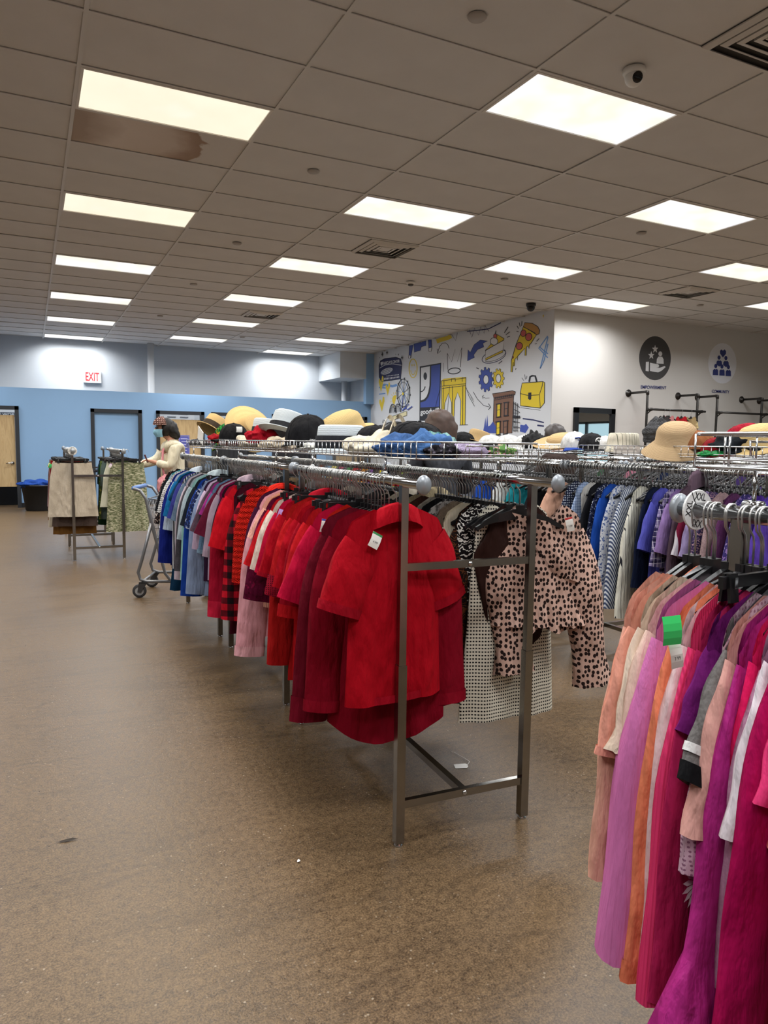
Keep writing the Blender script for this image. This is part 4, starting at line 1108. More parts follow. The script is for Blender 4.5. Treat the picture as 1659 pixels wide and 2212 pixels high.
def garment(name, label, cat, group, x, y, m, yaw=0.0, hem=0.5, top=1.195, sw=0.205, ww=None, hw=None, neck=0.085, slope=0.055, t=0.026, fold=0.010, nf=2.2,
            curve=0.0, sleeve=None, sm=None, sleeve_len=None, sa=None, collar=None, tagp=None, cuff=None, peplum=None, hang='top', hlabel=None, hgroup=None, z=RZ, sides=(-1, 1), drift=0.0, res=1.0, flare=0.0, sww=None, gather=0.0, puff=0.0, band=None, ndrop=0.05, cuff2=None, hdx=0.0):
    GN[0] += 1; seed = GN[0]
    if len(label.split()) < 5: label += {'t': ' in the red to blue row', 'd': ' on the inner rail', 's': ' in the second row', 'p': ' on the pink rail'}.get(group[0], '')
    top += z - RZ
    ww = ww if ww is not None else sw * 0.92; hw = hw if hw is not None else ww * 1.06
    e = empty(name, (x, y, hem), yaw, label, cat, group)
    bm = body_mesh('body', m, top, hem, sw, ww, hw, neck, slope, t, fold, nf, curve, seed, peplum=peplum, nu=int(18 * res), nv=int(16 * res), gather=gather, ndrop=ndrop)
    link_mesh('body', bm, e)
    if sleeve:
        P_ = {'short': (0.25, 0.095, 0.086, 38, 17), 'cap': (0.14, 0.085, 0.08, 42, 28), 'elbow': (0.35, 0.092, 0.075, 34, 10), 'long': (0.57, 0.086, 0.052, 30, 5), 'wide': (0.56, 0.09, 0.085, 32, 8)}[sleeve]
        L_ = sleeve_len or P_[0]; w0, w1 = P_[1], (sww or P_[2]); a0, a1 = R(P_[3]), R(sa if sa is not None else P_[4])
        zt = top - slope - 0.088 - hem
        for s_ in sides:
            me, rows = sleeve_mesh('sleeve', sm or m, s_, sw - 0.068, zt, L_, w0, w1, a0, a1, max(0.016, t * 0.75), seed, drift, flare, puff=puff)
            so = link_mesh('sleeve', me, e)
            if cuff:
                cm = MB(); nr = len(rows); i0 = nr - (cuff[1] if len(cuff) > 1 else 2)
                R2 = []
                for i in range(i0, nr):
                    cc = sum(rows[i], Vector()) / len(rows[i]); R2.append([cc + (p - cc) * 1.06 for p in rows[i]])
                cm.sheet(R2, True); cm.build('cuff', cuff[0], so, True)
            if cuff2:
                cm = MB(); R2 = []
                for i in range(len(rows) - cuff2[1], len(rows) - cuff2[2]):
                    cc = sum(rows[i], Vector()) / len(rows[i]); R2.append([cc + (p - cc) * 1.05 for p in rows[i]])
                cm.sheet(R2, True); cm.build('sleeve_stripe', cuff2[0], so, True)
    if band:
        for (za, zb, mm) in band:
            bb_ = MB()
            for side in (-1, 1):
                R2 = []
                for zz in (za, zb):
                    R2.append([Vector((ww * 1.02 * -math.cos(PI * j / 16), side * (t * 1.15) * math.sin(PI * j / 16) , zz)) for j in range(17)])
                bb_.sheet(R2)
            bb_.build('hem_band', mm, e, True)
    if collar: link_mesh('collar', collar_mesh(collar if not isinstance(collar, tuple) else collar[0], top, neck, hem, **(collar[1] if isinstance(collar, tuple) else {})), e)
    if tagp:
        kw = dict(tagp); price_tag(e, kw.pop('x', -sw + 0.03), kw.pop('y', -0.03), kw.pop('z', top - 0.10) - hem, **kw)
    if hang:
        hanger(x + hdx, y, yaw, short_label(label, hlabel), hgroup, hang, z)
    return e
def bottom(name, label, cat, group, x, y, m, yaw=0.0, top=1.165, hem=0.5, w=0.17, hw=0.2, legs=False, fold=0.012, nf=2.5, hlabel=None, hgroup=None, z=RZ, tagp=None, curve=0.0, waist=None):
    """skirt or trousers held by two clips"""
    GN[0] += 1; seed = GN[0]
    if len(label.split()) < 5: label += ' on the small rack'
    e = empty(name, (x, y, hem), yaw, label, cat, group)
    if not legs:
        link_mesh('panel', body_mesh('panel', m, top, hem, w, (w + hw) / 2, hw, w * 0.99, 0.004, 0.03, fold, nf, curve, seed, ndrop=0.01), e)
    else:
        link_mesh('seat', body_mesh('seat', m, top, top - 0.30, w, w * 1.12, w * 1.15, w * 0.99, 0.004, 0.04, fold, nf, 0, seed, ndrop=0.01), e).location = (0, 0, top - 0.30 - hem)
        for s_ in (-1, 1):
            me, rows = sleeve_mesh('trouser_leg', m, s_, w * 0.52, top - 0.24 - hem, top - 0.24 - hem, w * 0.55, hw * 0.58, 0.0, R(2.5), 0.035, seed, wob=0.012)
            link_mesh('trouser_leg', me, e)
    if waist:
        wb = MB()
        for side in (-1, 1): wb.sheet([[Vector((w * 1.01 * -math.cos(PI * j / 14), side * 0.024 * math.sin(PI * j / 14), zz - hem)) for j in range(15)] for zz in (top + 0.002, top - 0.035)])
        wb.build('waistband', waist, e, True)
    if tagp: kw = dict(tagp); price_tag(e, kw.pop('x', -w + 0.02), kw.pop('y', -0.035), kw.pop('z', top - 0.06) - hem, **kw)
    hanger(x, y, yaw, short_label(label, hlabel), hgroup, 'clip', z)
    return e

def filler(x, ys, label, name='spare_hangers', BODYM=BODYM):
    """densely packed hangers nobody could count, joined into one"""
    mb = MB(); hv = [tuple(v.co) for v in HOOKM.vertices]; hf_ = [tuple(p.vertices) for p in HOOKM.polygons]
    bv = [tuple(v.co) for v in BODYM.vertices]; bf = [tuple(p.vertices) for p in BODYM.polygons]
    r_ = random.Random(len(ys))
    for y in ys:
        M = Matrix.Translation((x(y) if callable(x) else x, y, RZ)) @ Matrix.Rotation(R(r_.uniform(-15, 15)), 4, 'Z')
        mb.cur = 0; mb.add([M @ Vector(v) for v in hv], hf_); mb.cur = 1; mb.add([M @ Vector(v) for v in bv], bf)
    o = mb.build(name, [HOOK, BLACK], None, True); tag(o, label, 'hangers', None, 'stuff'); return o
# ================================================================== WHAT HANGS ON THE RACKS
F = fabric
def railL(y): return 0.225 + 0.052 * (y + 2.44) if y < -1.69 else (LX + 0.02)
def railR(y): return railL(y) + 0.52
HL1 = ('black plastic hanger with a wire hook on the rail of red and purple tops', 'hangers along the near rail of the red to blue row')
HL2 = ('black plastic hanger on the rail of beige, black and brown dresses', 'hangers along the far rail of the red to blue row')
HL3 = ('black plastic hanger on the rail of striped and plaid shirts', 'hangers in the row behind the leopard print blouse')
HL4 = ('black plastic hanger carrying a pink or peach top', 'hangers along the pink rail')
HL5 = ('black clip hanger holding a skirt or trousers by the fitting rooms', 'clip hangers on the skirt rack')
HL6 = ('small black hanger on the far rail in front of the mural', 'hangers in the farthest row')
G1, G2, G3, G4, G5 = 'tops along the red to blue rail', 'dresses and tops behind the crossbar', 'shirts in the second row', 'pink and peach tops', 'skirts and trousers on the small rack'
rnd = random.Random(11)
def A(y, name, label, cat, m, yaw=None, **kw):
    yw = R(rnd.uniform(-14, 0)) if yaw is None else R(yaw - 16 if y > -2.93 else yaw)
    kw.setdefault('hlabel', HL1[0]); kw.setdefault('hgroup', HL1[1])
    return garment(name, label, cat, G1, railL(y), y, m, yw, **kw)
RED = F('plain', (172, 6, 26)); RED2 = F('plain', (158, 8, 30)); RED3 = F('plain', (188, 20, 28)); ORED = F('plain', (194, 32, 20)); DRED = F('plain', (128, 4, 28)); MAR = F('plain', (104, 10, 30)); CRIM = F('plain', (186, 10, 52))
T1 = dict(rot=(0, R(25), R(-8)))
# --- the red group, nearest first
A(-2.965, 'polo_shirt', 'bright red short-sleeved polo shirt facing the rack end, back outward', 'polo shirt', RED, 4, hem=0.52, sw=0.195, ww=0.182, hw=0.196, neck=0.082, ndrop=0.012, slope=0.05, t=0.042, fold=0.012, nf=1.3, sleeve='short', sleeve_len=0.23, sa=20, sww=0.083, cuff=(RED2, 3), collar=(RED, dict(stand=0.026, t=0.03, fall=0.062)), curve=0.0,
  tagp=dict(x=-0.105, y=-0.038, z=1.095, w=0.040, h=0.052, rot=(R(-6), R(28), 0), strip=(60, 150, 90), txt='4.99'), res=1.4, band=[(0.0, 0.028, RED2)])
A(-2.90, 'shirt', 'long dark crimson shirt with a curved hem hanging behind the red polo', 'shirt', DRED, 3, hem=0.335, sw=0.205, ww=0.215, hw=0.215, curve=0.085, sleeve='long', sleeve_len=0.60, sww=0.062, cuff=(F('plain', (138, 8, 32)), 2), nf=1.5, fold=0.012, res=1.2)
A(-2.80, 'shirt', 'dark maroon long-sleeved shirt with buttoned cuffs, next to the red polo', 'shirt', MAR, 10, hem=0.45, sleeve='long', sleeve_len=0.66, sww=0.068, sw=0.215, cuff=(F('plain', (116, 12, 34)), 3), fold=0.012)
A(-2.735, 'blouse', 'orange-red sleeveless draped blouse with long loose folds', 'blouse', ORED, 6, hem=0.40, sw=0.185, ww=0.20, hw=0.215, fold=0.02, nf=4)
A(-2.66, 'tee_shirt', 'deep red cap-sleeved top with a white price tag on its shoulder', 'top', CRIM, 9, hem=0.47, sleeve='short', sleeve_len=0.27, sa=22, sww=0.10, tagp=dict(x=-0.165, y=-0.036, z=1.11, rot=(0, R(12), 0), strip=(70, 90, 190), txt='2.99'))
A(-2.585, 'tee_shirt', 'orange-red tee with a narrow sleeve, behind the deep red cap-sleeved top', 'top', RED3, 5, hem=0.43, sleeve='short', sa=16, ww=0.2)
A(-2.52, 'shirt', 'red long-sleeved knit with a rolled red cuff', 'top', RED2, 3, hem=0.53, sleeve='elbow', cuff=(RED3, 3), tagp=dict(x=-0.19, y=-0.03, z=1.06, c=(60, 70, 190), rot=(0, R(20), 0)))
A(-2.45, 'tee_shirt', 'bright red crew tee with a blue and white paper tag', 'top', RED, 8, hem=0.46, sleeve='short', sa=14, tagp=dict(x=-0.20, y=-0.03, z=0.99, h=0.06, strip=(58, 66, 186), rot=(0, R(-30), 0)))
A(-2.38, 'blouse', 'scarlet blouse with a mesh-edged short sleeve', 'blouse', RED3, 2, hem=0.42, sleeve='short', sleeve_len=0.30, sa=12, cuff=(F('eyelet', (150, 14, 40), (40, 4, 14), s=0.8), 5), fold=0.016)
A(-2.30, 'shirt', 'brick red long shirt with a straight hem under the mesh-edged blouse', 'shirt', F('plain', (176, 24, 24)), 7, hem=0.395, sleeve='long', sleeve_len=0.6)
A(-2.22, 'polo_shirt', 'red polo with stitched sleeve bands hanging mid rack', 'polo shirt', RED, 9, hem=0.50, sleeve='short', sa=18, cuff=(RED2, 2), collar=RED2)
A(-2.15, 'tee_shirt', 'red tee with a lilac paper tag at the shoulder', 'top', CRIM, 4, hem=0.55, sleeve='short', tagp=dict(x=-0.19, y=-0.03, z=1.10, c=(190, 150, 214), rot=(0, R(20), 0)))
A(-2.08, 'top', 'cream top squeezed between the red tees', 'top', F('plain', (226, 206, 190)), 3, hem=0.6, sleeve='short')
A(-2.02, 'tee_shirt', 'wide red short-sleeved tee with a green-striped price tag', 'top', RED3, 10, hem=0.52, sleeve='short', sa=24, sleeve_len=0.25, tagp=dict(x=-0.15, y=-0.034, z=1.115, strip=(60, 160, 96), rot=(0, R(18), 0)))
A(-1.955, 'top', 'dark wine lace-hemmed top', 'top', F('speckle', (90, 8, 44), (128, 16, 60), (70, 4, 30)), 2, hem=0.66, sleeve='elbow', sleeve_len=0.4)
A(-1.915, 'vest_top', 'pale orange sleeveless top with a tied shoulder', 'top', F('plain', (236, 152, 96)), 12, hem=0.78, sw=0.2, fold=0.014)
A(-1.87, 'top', 'peach ribbed top behind the pale orange one', 'top', F('rib', (228, 160, 140), (236, 176, 158)), 5, hem=0.62, sleeve='cap')
A(-1.82, 'shirt', 'long pale pink shirt sleeve with a wide cuff, before the dark purple cardigan', 'shirt', F('plain', (232, 164, 172)), 6, hem=0.46, sleeve='long', sleeve_len=0.70, sww=0.07, cuff=(F('plain', (238, 176, 182)), 2))
# --- gap with the purple cardigan, knit and plaid
A(-1.74, 'cardigan', 'long dark purple cardigan hanging open beside the orange-red knit', 'cardigan', F('plain', (66, 18, 48)), -2, hem=0.455, sw=0.20, ww=0.215, hw=0.23, sleeve='long', sleeve_len=0.55, fold=0.02, nf=3)
A(-1.43, 'shirt', 'red and black buffalo plaid shirt behind the orange-red knit', 'shirt', F('plaid', (196, 20, 40), (24, 14, 18), (92, 12, 24)), -4, hem=0.47, sw=0.21, ww=0.23, hw=0.24, sleeve='long', sleeve_len=0.62, sww=0.07)
A(-1.50, 'sweater', 'orange-red open-stitch knit sweater', 'sweater', F('knit', (222, 36, 20)), -6, hem=0.655, sw=0.205, ww=0.19, hw=0.175, sleeve='long', sleeve_len=0.40, sww=0.07, sm=F('knit', (214, 32, 20)), collar=(F('rib', (212, 34, 22), (222, 42, 26)), dict(stand=0.012, fall=0.03)), band=[(0.0, 0.06, F('rib', (206, 26, 18), (214, 34, 22)))], tagp=None)
A(-1.22, 'skirt_dress', 'dark burgundy straight dress under the red plaid shirt', 'dress', F('plain', (62, 6, 24)), 4, hem=0.325, sw=0.19, ww=0.2, hw=0.22)
A(-1.13, 'tee_shirt', 'plain red elbow-sleeved tee beside the orange-red knit', 'top', F('plain', (206, 16, 32)), 8, hem=0.58, sleeve='short', sleeve_len=0.27, sa=16)
A(-1.06, 'shirt', 'crimson long-sleeved top with a pink-edged cuff', 'top', F('plain', (164, 14, 44)), 3, hem=0.42, sleeve='long', sleeve_len=0.68, cuff=(F('plain', (196, 30, 60)), 3))
A(-1.0, 'jacket', 'black-plum leather-look jacket', 'jacket', F('plain', (42, 14, 28)), 5, hem=0.48, sleeve='long', sleeve_len=0.6)
A(-0.94, 'dress', 'magenta long dress with a folded hem', 'dress', F('plain', (118, 8, 62)), 2, hem=0.40, ww=0.2, hw=0.225, fold=0.018, nf=4)
A(-0.88, 'shirt', 'mauve grey collared shirt', 'shirt', F('plain', (168, 146, 160)), 7, hem=0.62, sleeve='elbow', collar=F('plain', (180, 158, 170)), tagp=dict(x=-0.18, y=-0.03, z=1.07, c=(126, 88, 160), rot=(0, R(15), 0)))
A(-0.82, 'tee_shirt', 'maroon wide-sleeved tee', 'top', F('plain', (96, 22, 46)), 12, hem=0.68, sleeve='short', sleeve_len=0.25, sa=24, sww=0.10, tagp=dict(x=-0.2, y=-0.03, z=1.04, rot=(0, R(20), 0)))
A(-0.75, 'shirt', 'blue denim short-sleeved shirt with rolled cuffs', 'shirt', F('heather', (104, 134, 160), (82, 110, 140)), 5, hem=0.62, sleeve='elbow', cuff=(F('heather', (130, 156, 178), (110, 138, 160)), 2))
A(-0.69, 'top', 'bright orchid top with a bow', 'top', F('plain', (150, 44, 120)), 6, hem=0.7, sleeve='cap')
A(-0.63, 'tee_shirt', 'grey-plum tee with a loose sleeve', 'top', F('heather', (94, 72, 84), (80, 60, 72)), 10, hem=0.66, sleeve='short', sa=22)
A(-0.57, 'shirt', 'pale lilac shirt with a long tail', 'shirt', F('plain', (206, 180, 206)), 4, hem=0.52, sleeve='elbow')
A(-0.50, 'dress', 'dark plum tunic', 'dress', F('plain', (52, 28, 54)), 2, hem=0.50, ww=0.2)
A(-0.44, 'shirt', 'light blue-grey long shirt with a straight hem and white button', 'shirt', F('plain', (140, 156, 186)), 6, hem=0.395, ww=0.21, hw=0.22, sleeve='long', sleeve_len=0.66, sww=0.07)
A(-0.37, 'blouse', 'navy and white floral blouse with several paper tags', 'blouse', F('speckle', (30, 40, 80), (190, 196, 208), (60, 90, 160)), 5, hem=0.6, sleeve='short', tagp=dict(x=-0.17, y=-0.03, z=1.10, c=(150, 104, 176), rot=(0, R(20), 0)))
A(-0.30, 'jacket', 'royal blue long smock with a small button', 'jacket', F('plain', (24, 62, 150)), 8, hem=0.45, ww=0.21, sleeve='long', sleeve_len=0.7, sww=0.072)
A(-0.21, 'tee_shirt', 'near-black navy tee', 'top', F('plain', (30, 36, 46)), 3, hem=0.6, sleeve='short')
A(-0.13, 'shirt', 'mint green long-sleeved shirt', 'shirt', F('plain', (146, 196, 190)), 5, hem=0.50, sleeve='long', sleeve_len=0.62)
A(-0.06, 'hoodie', 'pale grey-blue hoodie', 'hoodie', F('heather', (176, 190, 198), (158, 174, 184)), 7, hem=0.62, sleeve='elbow', collar=F('plain', (176, 190, 198)))
A(0.02, 'hoodie', 'dark grey hoodie with a long hanging sleeve', 'hoodie', F('heather', (82, 78, 84), (70, 66, 72)), 8, hem=0.56, sleeve='long', sleeve_len=0.58, sww=0.075)
A(0.09, 'top', 'pale pink-grey long top', 'top', F('plain', (196, 180, 192)), 2, hem=0.44, sleeve='long', sleeve_len=0.66)
A(0.16, 'shirt', 'blue-grey denim shirt with stitched cuff', 'shirt', F('heather', (104, 124, 144), (90, 110, 132)), 6, hem=0.6, sleeve='short')
A(0.24, 'top', 'black top with white stripes', 'top', F('stripe_v', (28, 28, 34), (196, 198, 204), s=0.8), 4, hem=0.5, sleeve='long', sleeve_len=0.6)
A(0.32, 'tee_shirt', 'violet-blue tee', 'top', F('plain', (58, 62, 140)), 5, hem=0.62, sleeve='short')
A(0.40, 'dress', 'dark teal flared dress reaching lowest in the blue group', 'dress', F('plain', (10, 48, 76)), 3, hem=0.27, ww=0.22, hw=0.28, fold=0.022, nf=4, sleeve='cap')
A(0.48, 'shirt', 'turquoise blue short-sleeved shirt', 'shirt', F('plain', (24, 104, 160)), 8, hem=0.6, sleeve='short', tagp=dict(x=-0.19, y=-0.03, z=1.02, rot=(0, R(25), 0)))
A(0.57, 'shirt', 'pale blue-white collared shirt', 'shirt', F('plain', (180, 196, 216)), 6, hem=0.68, sleeve='elbow', collar=F('plain', (190, 204, 220)))
A(0.66, 'tunic', 'cobalt blue long-sleeved tunic', 'tunic', F('plain', (22, 36, 122)), 9, hem=0.43, sleeve='long', sleeve_len=0.62, sww=0.08, ww=0.215)
A(0.75, 'blouse', 'white blouse with black polka dots', 'blouse', F('dots', (226, 226, 226), (30, 30, 34)), 5, hem=0.6, sleeve='short')
A(0.83, 'top', 'pale blue and teal top', 'top', F('stripe_v', (160, 190, 206), (40, 140, 150), s=2), 3, hem=0.42, sleeve='long')
A(0.91, 'top', 'black jersey top', 'top', F('plain', (24, 26, 32)), 6, hem=0.55, sleeve='short')
A(1.0, 'dress', 'black dress with a white and brown blossom print beside the cart', 'dress', F('speckle', (34, 28, 30), (214, 204, 196), (150, 104, 84), s=1.2), 4, hem=0.40, ww=0.22, hw=0.25, sleeve='elbow')
for y in [-2.86, -2.83, -2.77, -2.70, -2.63, -2.61, -2.55, -2.48, -2.42, -2.35, -2.33, -2.26, -2.18, -2.12, -2.05, -1.99, -1.93, -1.38, -1.30, -1.26, -1.19, -1.16, -1.10, -1.03, -0.97, -0.91, -0.85, -0.79, -0.72, -0.66, -0.60, -0.54, -0.47, -0.40]:
    hanger(railL(y), y, R(rnd.uniform(-14, 6)), HL1[0], HL1[1], 'clip' if y in (-2.63, -2.55, -2.26, -2.05, -1.16, -0.72, -0.40) else 'top')
filler(railL, [-0.02 + k * 0.030 for k in range(40)] + [-2.62 + k * 0.024 for k in range(27)] + [-1.35 + k * 0.03 for k in range(30)], 'packed wire hooks and black hangers between the tops of the red to blue row')
# --- far rail of the same racks
def B(y, name, label, cat, m, yaw=None, **kw):
    yw = R(yaw) if yaw is not None else R(rnd.uniform(-5, 9))
    kw.setdefault('hlabel', HL2[0]); kw.setdefault('hgroup', HL2[1])
    return garment(name, label, cat, G2, railR(y) + kw.pop('dx', 0.0), y, m, yw, **kw)
LEO = F('leopard', (206, 170, 154), (40, 28, 26))
e = garment('blouse', 'pink leopard-spotted peplum blouse with long ruffled sleeves', 'blouse', G2, railR(-2.94) + 0.125, -2.94, LEO, R(-20), hem=0.725, sw=0.165, ww=0.135, hw=0.15, neck=0.085, t=0.05, fold=0.010, nf=3, sleeve='wide', sleeve_len=0.60, sww=0.05, sa=9, flare=0.03, sides=(1,), peplum=(0.72, 0.30), puff=0.012, res=1.5, hdx=-0.10, ndrop=0.07, tagp=dict(x=0.10, y=-0.05, z=1.12, w=0.03, h=0.055, rot=(0, R(-14), 0), strip=(206, 60, 60), txt='7.99'), hlabel=HL2[0], hgroup=HL2[1])
me, rows = sleeve_mesh('sleeve', LEO, -1, 0.105, 1.195 - 0.055 - 0.088 - 0.725, 0.52, 0.085, 0.045, R(26), R(-7), 0.022, 901, drift=-0.05, flare=0.03, puff=0.012); link_mesh('sleeve', me, e)
# peplum frill and wrap front of the leopard blouse
fm_ = MB(); rows = []
for i, (zz, w, a) in enumerate(((0.20, 0.132, 0.0), (0.13, 0.142, 0.006), (0.05, 0.158, 0.014), (-0.02, 0.175, 0.022))):
    rows.append([Vector((w * math.cos(q), (0.05 + a) * math.sin(q) + a * math.sin(11 * q), zz + a * 0.5 * math.sin(7 * q))) for q in [2 * PI * k / 48 for k in range(48)]])
fm_.sheet(rows, True); fm_.build('frill', LEO, e, True)
fm_ = MB(); rows = []
for i in range(9):
    f = i / 8; z_ = 0.44 - 0.24 * f
    rows.append([Vector((-0.13 + 0.20 * f * 0.9 + 0.05 * j * (1 - 0.3 * f), -0.052 - 0.008 * math.sin(PI * j / 3) - 0.010 * math.sin(3 * PI * f + j), z_ - 0.012 * j)) for j in range(4)])
fm_.sheet(rows); fm_.build('wrap_ruffle', LEO, e, True)
B(-2.90, 'camisole', 'dark brown satin camisole showing below the leopard blouse', 'top', F('plain', (48, 28, 24), rough=0.45), -10, hem=0.60, sw=0.13, ww=0.19, hw=0.14, curve=0.16, neck=0.05, dx=0.05)
B(-2.865, 'dress', 'long cream tweed dress with black woven dashes', 'dress', F('tweed', (232, 226, 208), (30, 28, 30)), -3, hem=0.33, sw=0.17, ww=0.19, hw=0.225, t=0.035, fold=0.010, nf=1.8, neck=0.09, res=1.3, dx=0.045)
B(-2.80, 'dress', 'black dress with white scroll flowers above and brown paisley below', 'dress', F('floral', (22, 18, 20), (232, 228, 220), (24, 20, 22), s=0.55), 6, hem=0.80, sw=0.19, ww=0.185, hw=0.19, t=0.045)
B(-2.775, 'skirt_dress', 'long dark brown paisley dress hanging under the black and white scroll print', 'dress', F('floral', (26, 16, 14), (96, 56, 32), (36, 22, 18), s=0.5), 8, hem=0.40, sw=0.19, ww=0.21, hw=0.235, t=0.05, fold=0.02, nf=4, sleeve='long', sleeve_len=0.55)
B(-2.70, 'sweater', 'cream knitted sweater with a hanging sleeve', 'sweater', F('rib', (226, 212, 184), (234, 222, 198)), 12, hem=0.58, sleeve='long', sleeve_len=0.62, sw=0.215)
B(-2.63, 'cardigan', 'taupe fine-knit cardigan', 'cardigan', F('heather', (146, 130, 112), (130, 114, 98)), 8, hem=0.55, sleeve='long')
B(-2.56, 'blouse', 'grey and white snake print blouse', 'blouse', F('speckle', (196, 192, 186), (70, 68, 68), (120, 116, 112)), 6, hem=0.5, sleeve='long')
B(-2.49, 'top', 'plain black top with sheer sleeves', 'top', F('plain', (22, 22, 24)), 4, hem=0.55, sleeve='elbow')
B(-2.42, 'jacket', 'stone grey jacket', 'jacket', F('heather', (158, 150, 136), (146, 138, 124)), 10, hem=0.5, sleeve='long')
B(-2.34, 'top', 'dark brown top with a paper tag', 'top', F('plain', (58, 32, 24)), 5, hem=0.56, sleeve='short')
B(-2.26, 'trench_coat', 'khaki coat with a raised collar', 'coat', F('plain', (152, 138, 108)), 7, hem=0.36, sleeve='long', collar=F('plain', (160, 146, 116)))
B(-2.17, 'top', 'second black top, beside the khaki coat', 'top', F('plain', (20, 20, 23)), 3, hem=0.52, sleeve='elbow')
B(-2.07, 'shirt', 'light stone linen shirt with a collar', 'shirt', F('plain', (190, 180, 160)), 9, hem=0.5, sleeve='elbow', collar=F('plain', (196, 186, 168)))
B(-1.97, 'blouse', 'black and cream blossom blouse', 'blouse', F('speckle', (30, 28, 28), (210, 200, 180), (110, 100, 84), s=1.3), 5, hem=0.55, sleeve='elbow')
B(-1.85, 'dress', 'charcoal knit dress', 'dress', F('rib', (54, 52, 54), (64, 62, 64)), 3, hem=0.4, sleeve='long')
bl = [('cream', (220, 210, 190)), ('black', (26, 26, 28)), ('brown', (92, 66, 48)), ('grey', (130, 128, 126)), ('olive', (96, 92, 66)), ('tan', (176, 148, 112)), ('charcoal', (58, 58, 60)), ('white', (222, 220, 214)), ('rust', (150, 84, 54)), ('sand', (204, 186, 156)), ('slate', (92, 100, 108)), ('mocha', (120, 96, 80))]
for k, (nm, c) in enumerate(bl):
    y = -1.45 + k * 0.2
    B(y, 'top', '%s top on the far rail, behind the purple and blue ones' % nm, 'top', F('plain', c), None, hem=0.55, sleeve='elbow', res=0.6)
for k in range(26):
    y = -2.90 + k * 0.026; hanger(railR(y), y, R(rnd.uniform(-16, 16)), HL2[0], HL2[1])
filler(railR, [-2.31 + k * 0.024 for k in range(140)], 'packed wire hooks and black hangers along the inner rail')

# --- second row
def C(y, name, label, cat, m, yaw=None, x=2.45, **kw):
    yw = R(yaw) if yaw is not None else R(rnd.uniform(-6, 10))
    kw.setdefault('hlabel', HL3[0]); kw.setdefault('hgroup', HL3[1])
    return garment(name, label, cat, G3, x, y, m, yw, **kw)
C(-2.82, 'top', 'violet top with a ruffled neck beside the pink rail', 'top', F('plain', (86, 60, 160)), 8, hem=0.6, sleeve='long')
C(-2.75, 'blouse', 'deep purple satin blouse', 'blouse', F('plain', (70, 40, 130)), 8, hem=0.55, sleeve='long')
C(-2.68, 'blouse', 'lilac and navy flower print blouse', 'blouse', F('speckle', (60, 50, 110), (206, 190, 220), (150, 120, 180)), 8, hem=0.55, sleeve='long')
C(-2.61, 'sweater', 'plum sweater under the XXL disc', 'sweater', F('heather', (94, 50, 90), (80, 40, 78)), 8, hem=0.6, sleeve='long')
C(-2.54, 'sweater', 'dusty mauve speckled sweater', 'sweater', F('heather', (176, 150, 150), (150, 124, 126)), 8, hem=0.5, sleeve='long', sleeve_len=0.6)
C(-2.48, 'blouse', 'indigo blouse with rose lattice print', 'blouse', F('floral', (58, 50, 90), (186, 150, 160), (80, 60, 96), s=0.5), 8, hem=0.5, sleeve='long')
C(-2.43, 'tee_shirt', 'lavender tee with a knotted side', 'top', F('plain', (150, 136, 176)), 8, hem=0.55, sleeve='short')
C(-2.38, 'top', 'wine and white colour-blocked top', 'top', F('stripe_v', (116, 26, 54), (206, 200, 206), s=5), 8, hem=0.5, sleeve='short')
C(-2.31, 'hoodie', 'tall mauve-brown hooded top with a pointed hood', 'hoodie', F('plain', (88, 70, 82)), 12, hem=0.46, top=1.22, sleeve='long', sleeve_len=0.56, collar=(F('plain', (92, 74, 86)), dict(stand=0.085, fall=0.10)))
C(-2.26, 'tee_shirt', 'pale purple tee beside the mauve hooded top', 'top', F('plain', (146, 118, 172)), 8, hem=0.6, sleeve='short')
C(-2.20, 'shirt', 'purple and grey tartan flannel shirt', 'shirt', F('tartan', (132, 120, 160), (60, 54, 92), (222, 218, 226)), 14, hem=0.47, sw=0.215, sleeve='elbow', sleeve_len=0.32, sww=0.09)
C(-2.14, 'top', 'periwinkle top behind the tartan shirt', 'top', F('plain', (86, 88, 180)), 8, hem=0.6, sleeve='short')
C(-2.07, 'cardigan', 'dark navy long-sleeved cardigan', 'cardigan', F('plain', (20, 28, 52)), 12, hem=0.45, sleeve='long', sleeve_len=0.46, sww=0.08)
C(-1.97, 'shirt', 'long cream shirt with black pinstripes and a green tag', 'shirt', F('pin_v', (222, 220, 206), (44, 44, 52), s=1.3), 14, hem=0.42, sw=0.215, sleeve='long', sleeve_len=0.66, sww=0.075, tagp=dict(x=-0.13, y=-0.036, z=1.10, strip=(40, 180, 90), rot=(0, R(20), 0)))
C(-1.88, 'shirt', 'blue and white bold striped shirt', 'shirt', F('stripe_d', (70, 82, 116), (214, 218, 224), s=1.0), 14, hem=0.44, sw=0.22, sleeve='long', sleeve_len=0.62, sww=0.08)
C(-1.80, 'blouse', 'white and blue zigzag print blouse', 'blouse', F('speckle', (206, 210, 218), (60, 76, 130), (90, 110, 160)), 10, hem=0.5, sleeve='long')
C(-1.73, 'top', 'bright cobalt top', 'top', F('plain', (30, 76, 166)), 9, hem=0.5, sleeve='elbow')
C(-1.67, 'blouse', 'navy blouse with fine white flecks', 'blouse', F('speckle', (28, 34, 58), (190, 196, 208), (40, 50, 84), s=0.7), 10, hem=0.5, sleeve='long')
C(-1.61, 'jacket', 'black jacket beside the gingham shirt', 'jacket', F('plain', (24, 25, 30)), 9, hem=0.5, sleeve='long')
C(-1.55, 'shirt', 'white vest top tucked in a dark jacket', 'top', F('plain', (206, 204, 200)), 9, hem=0.6)
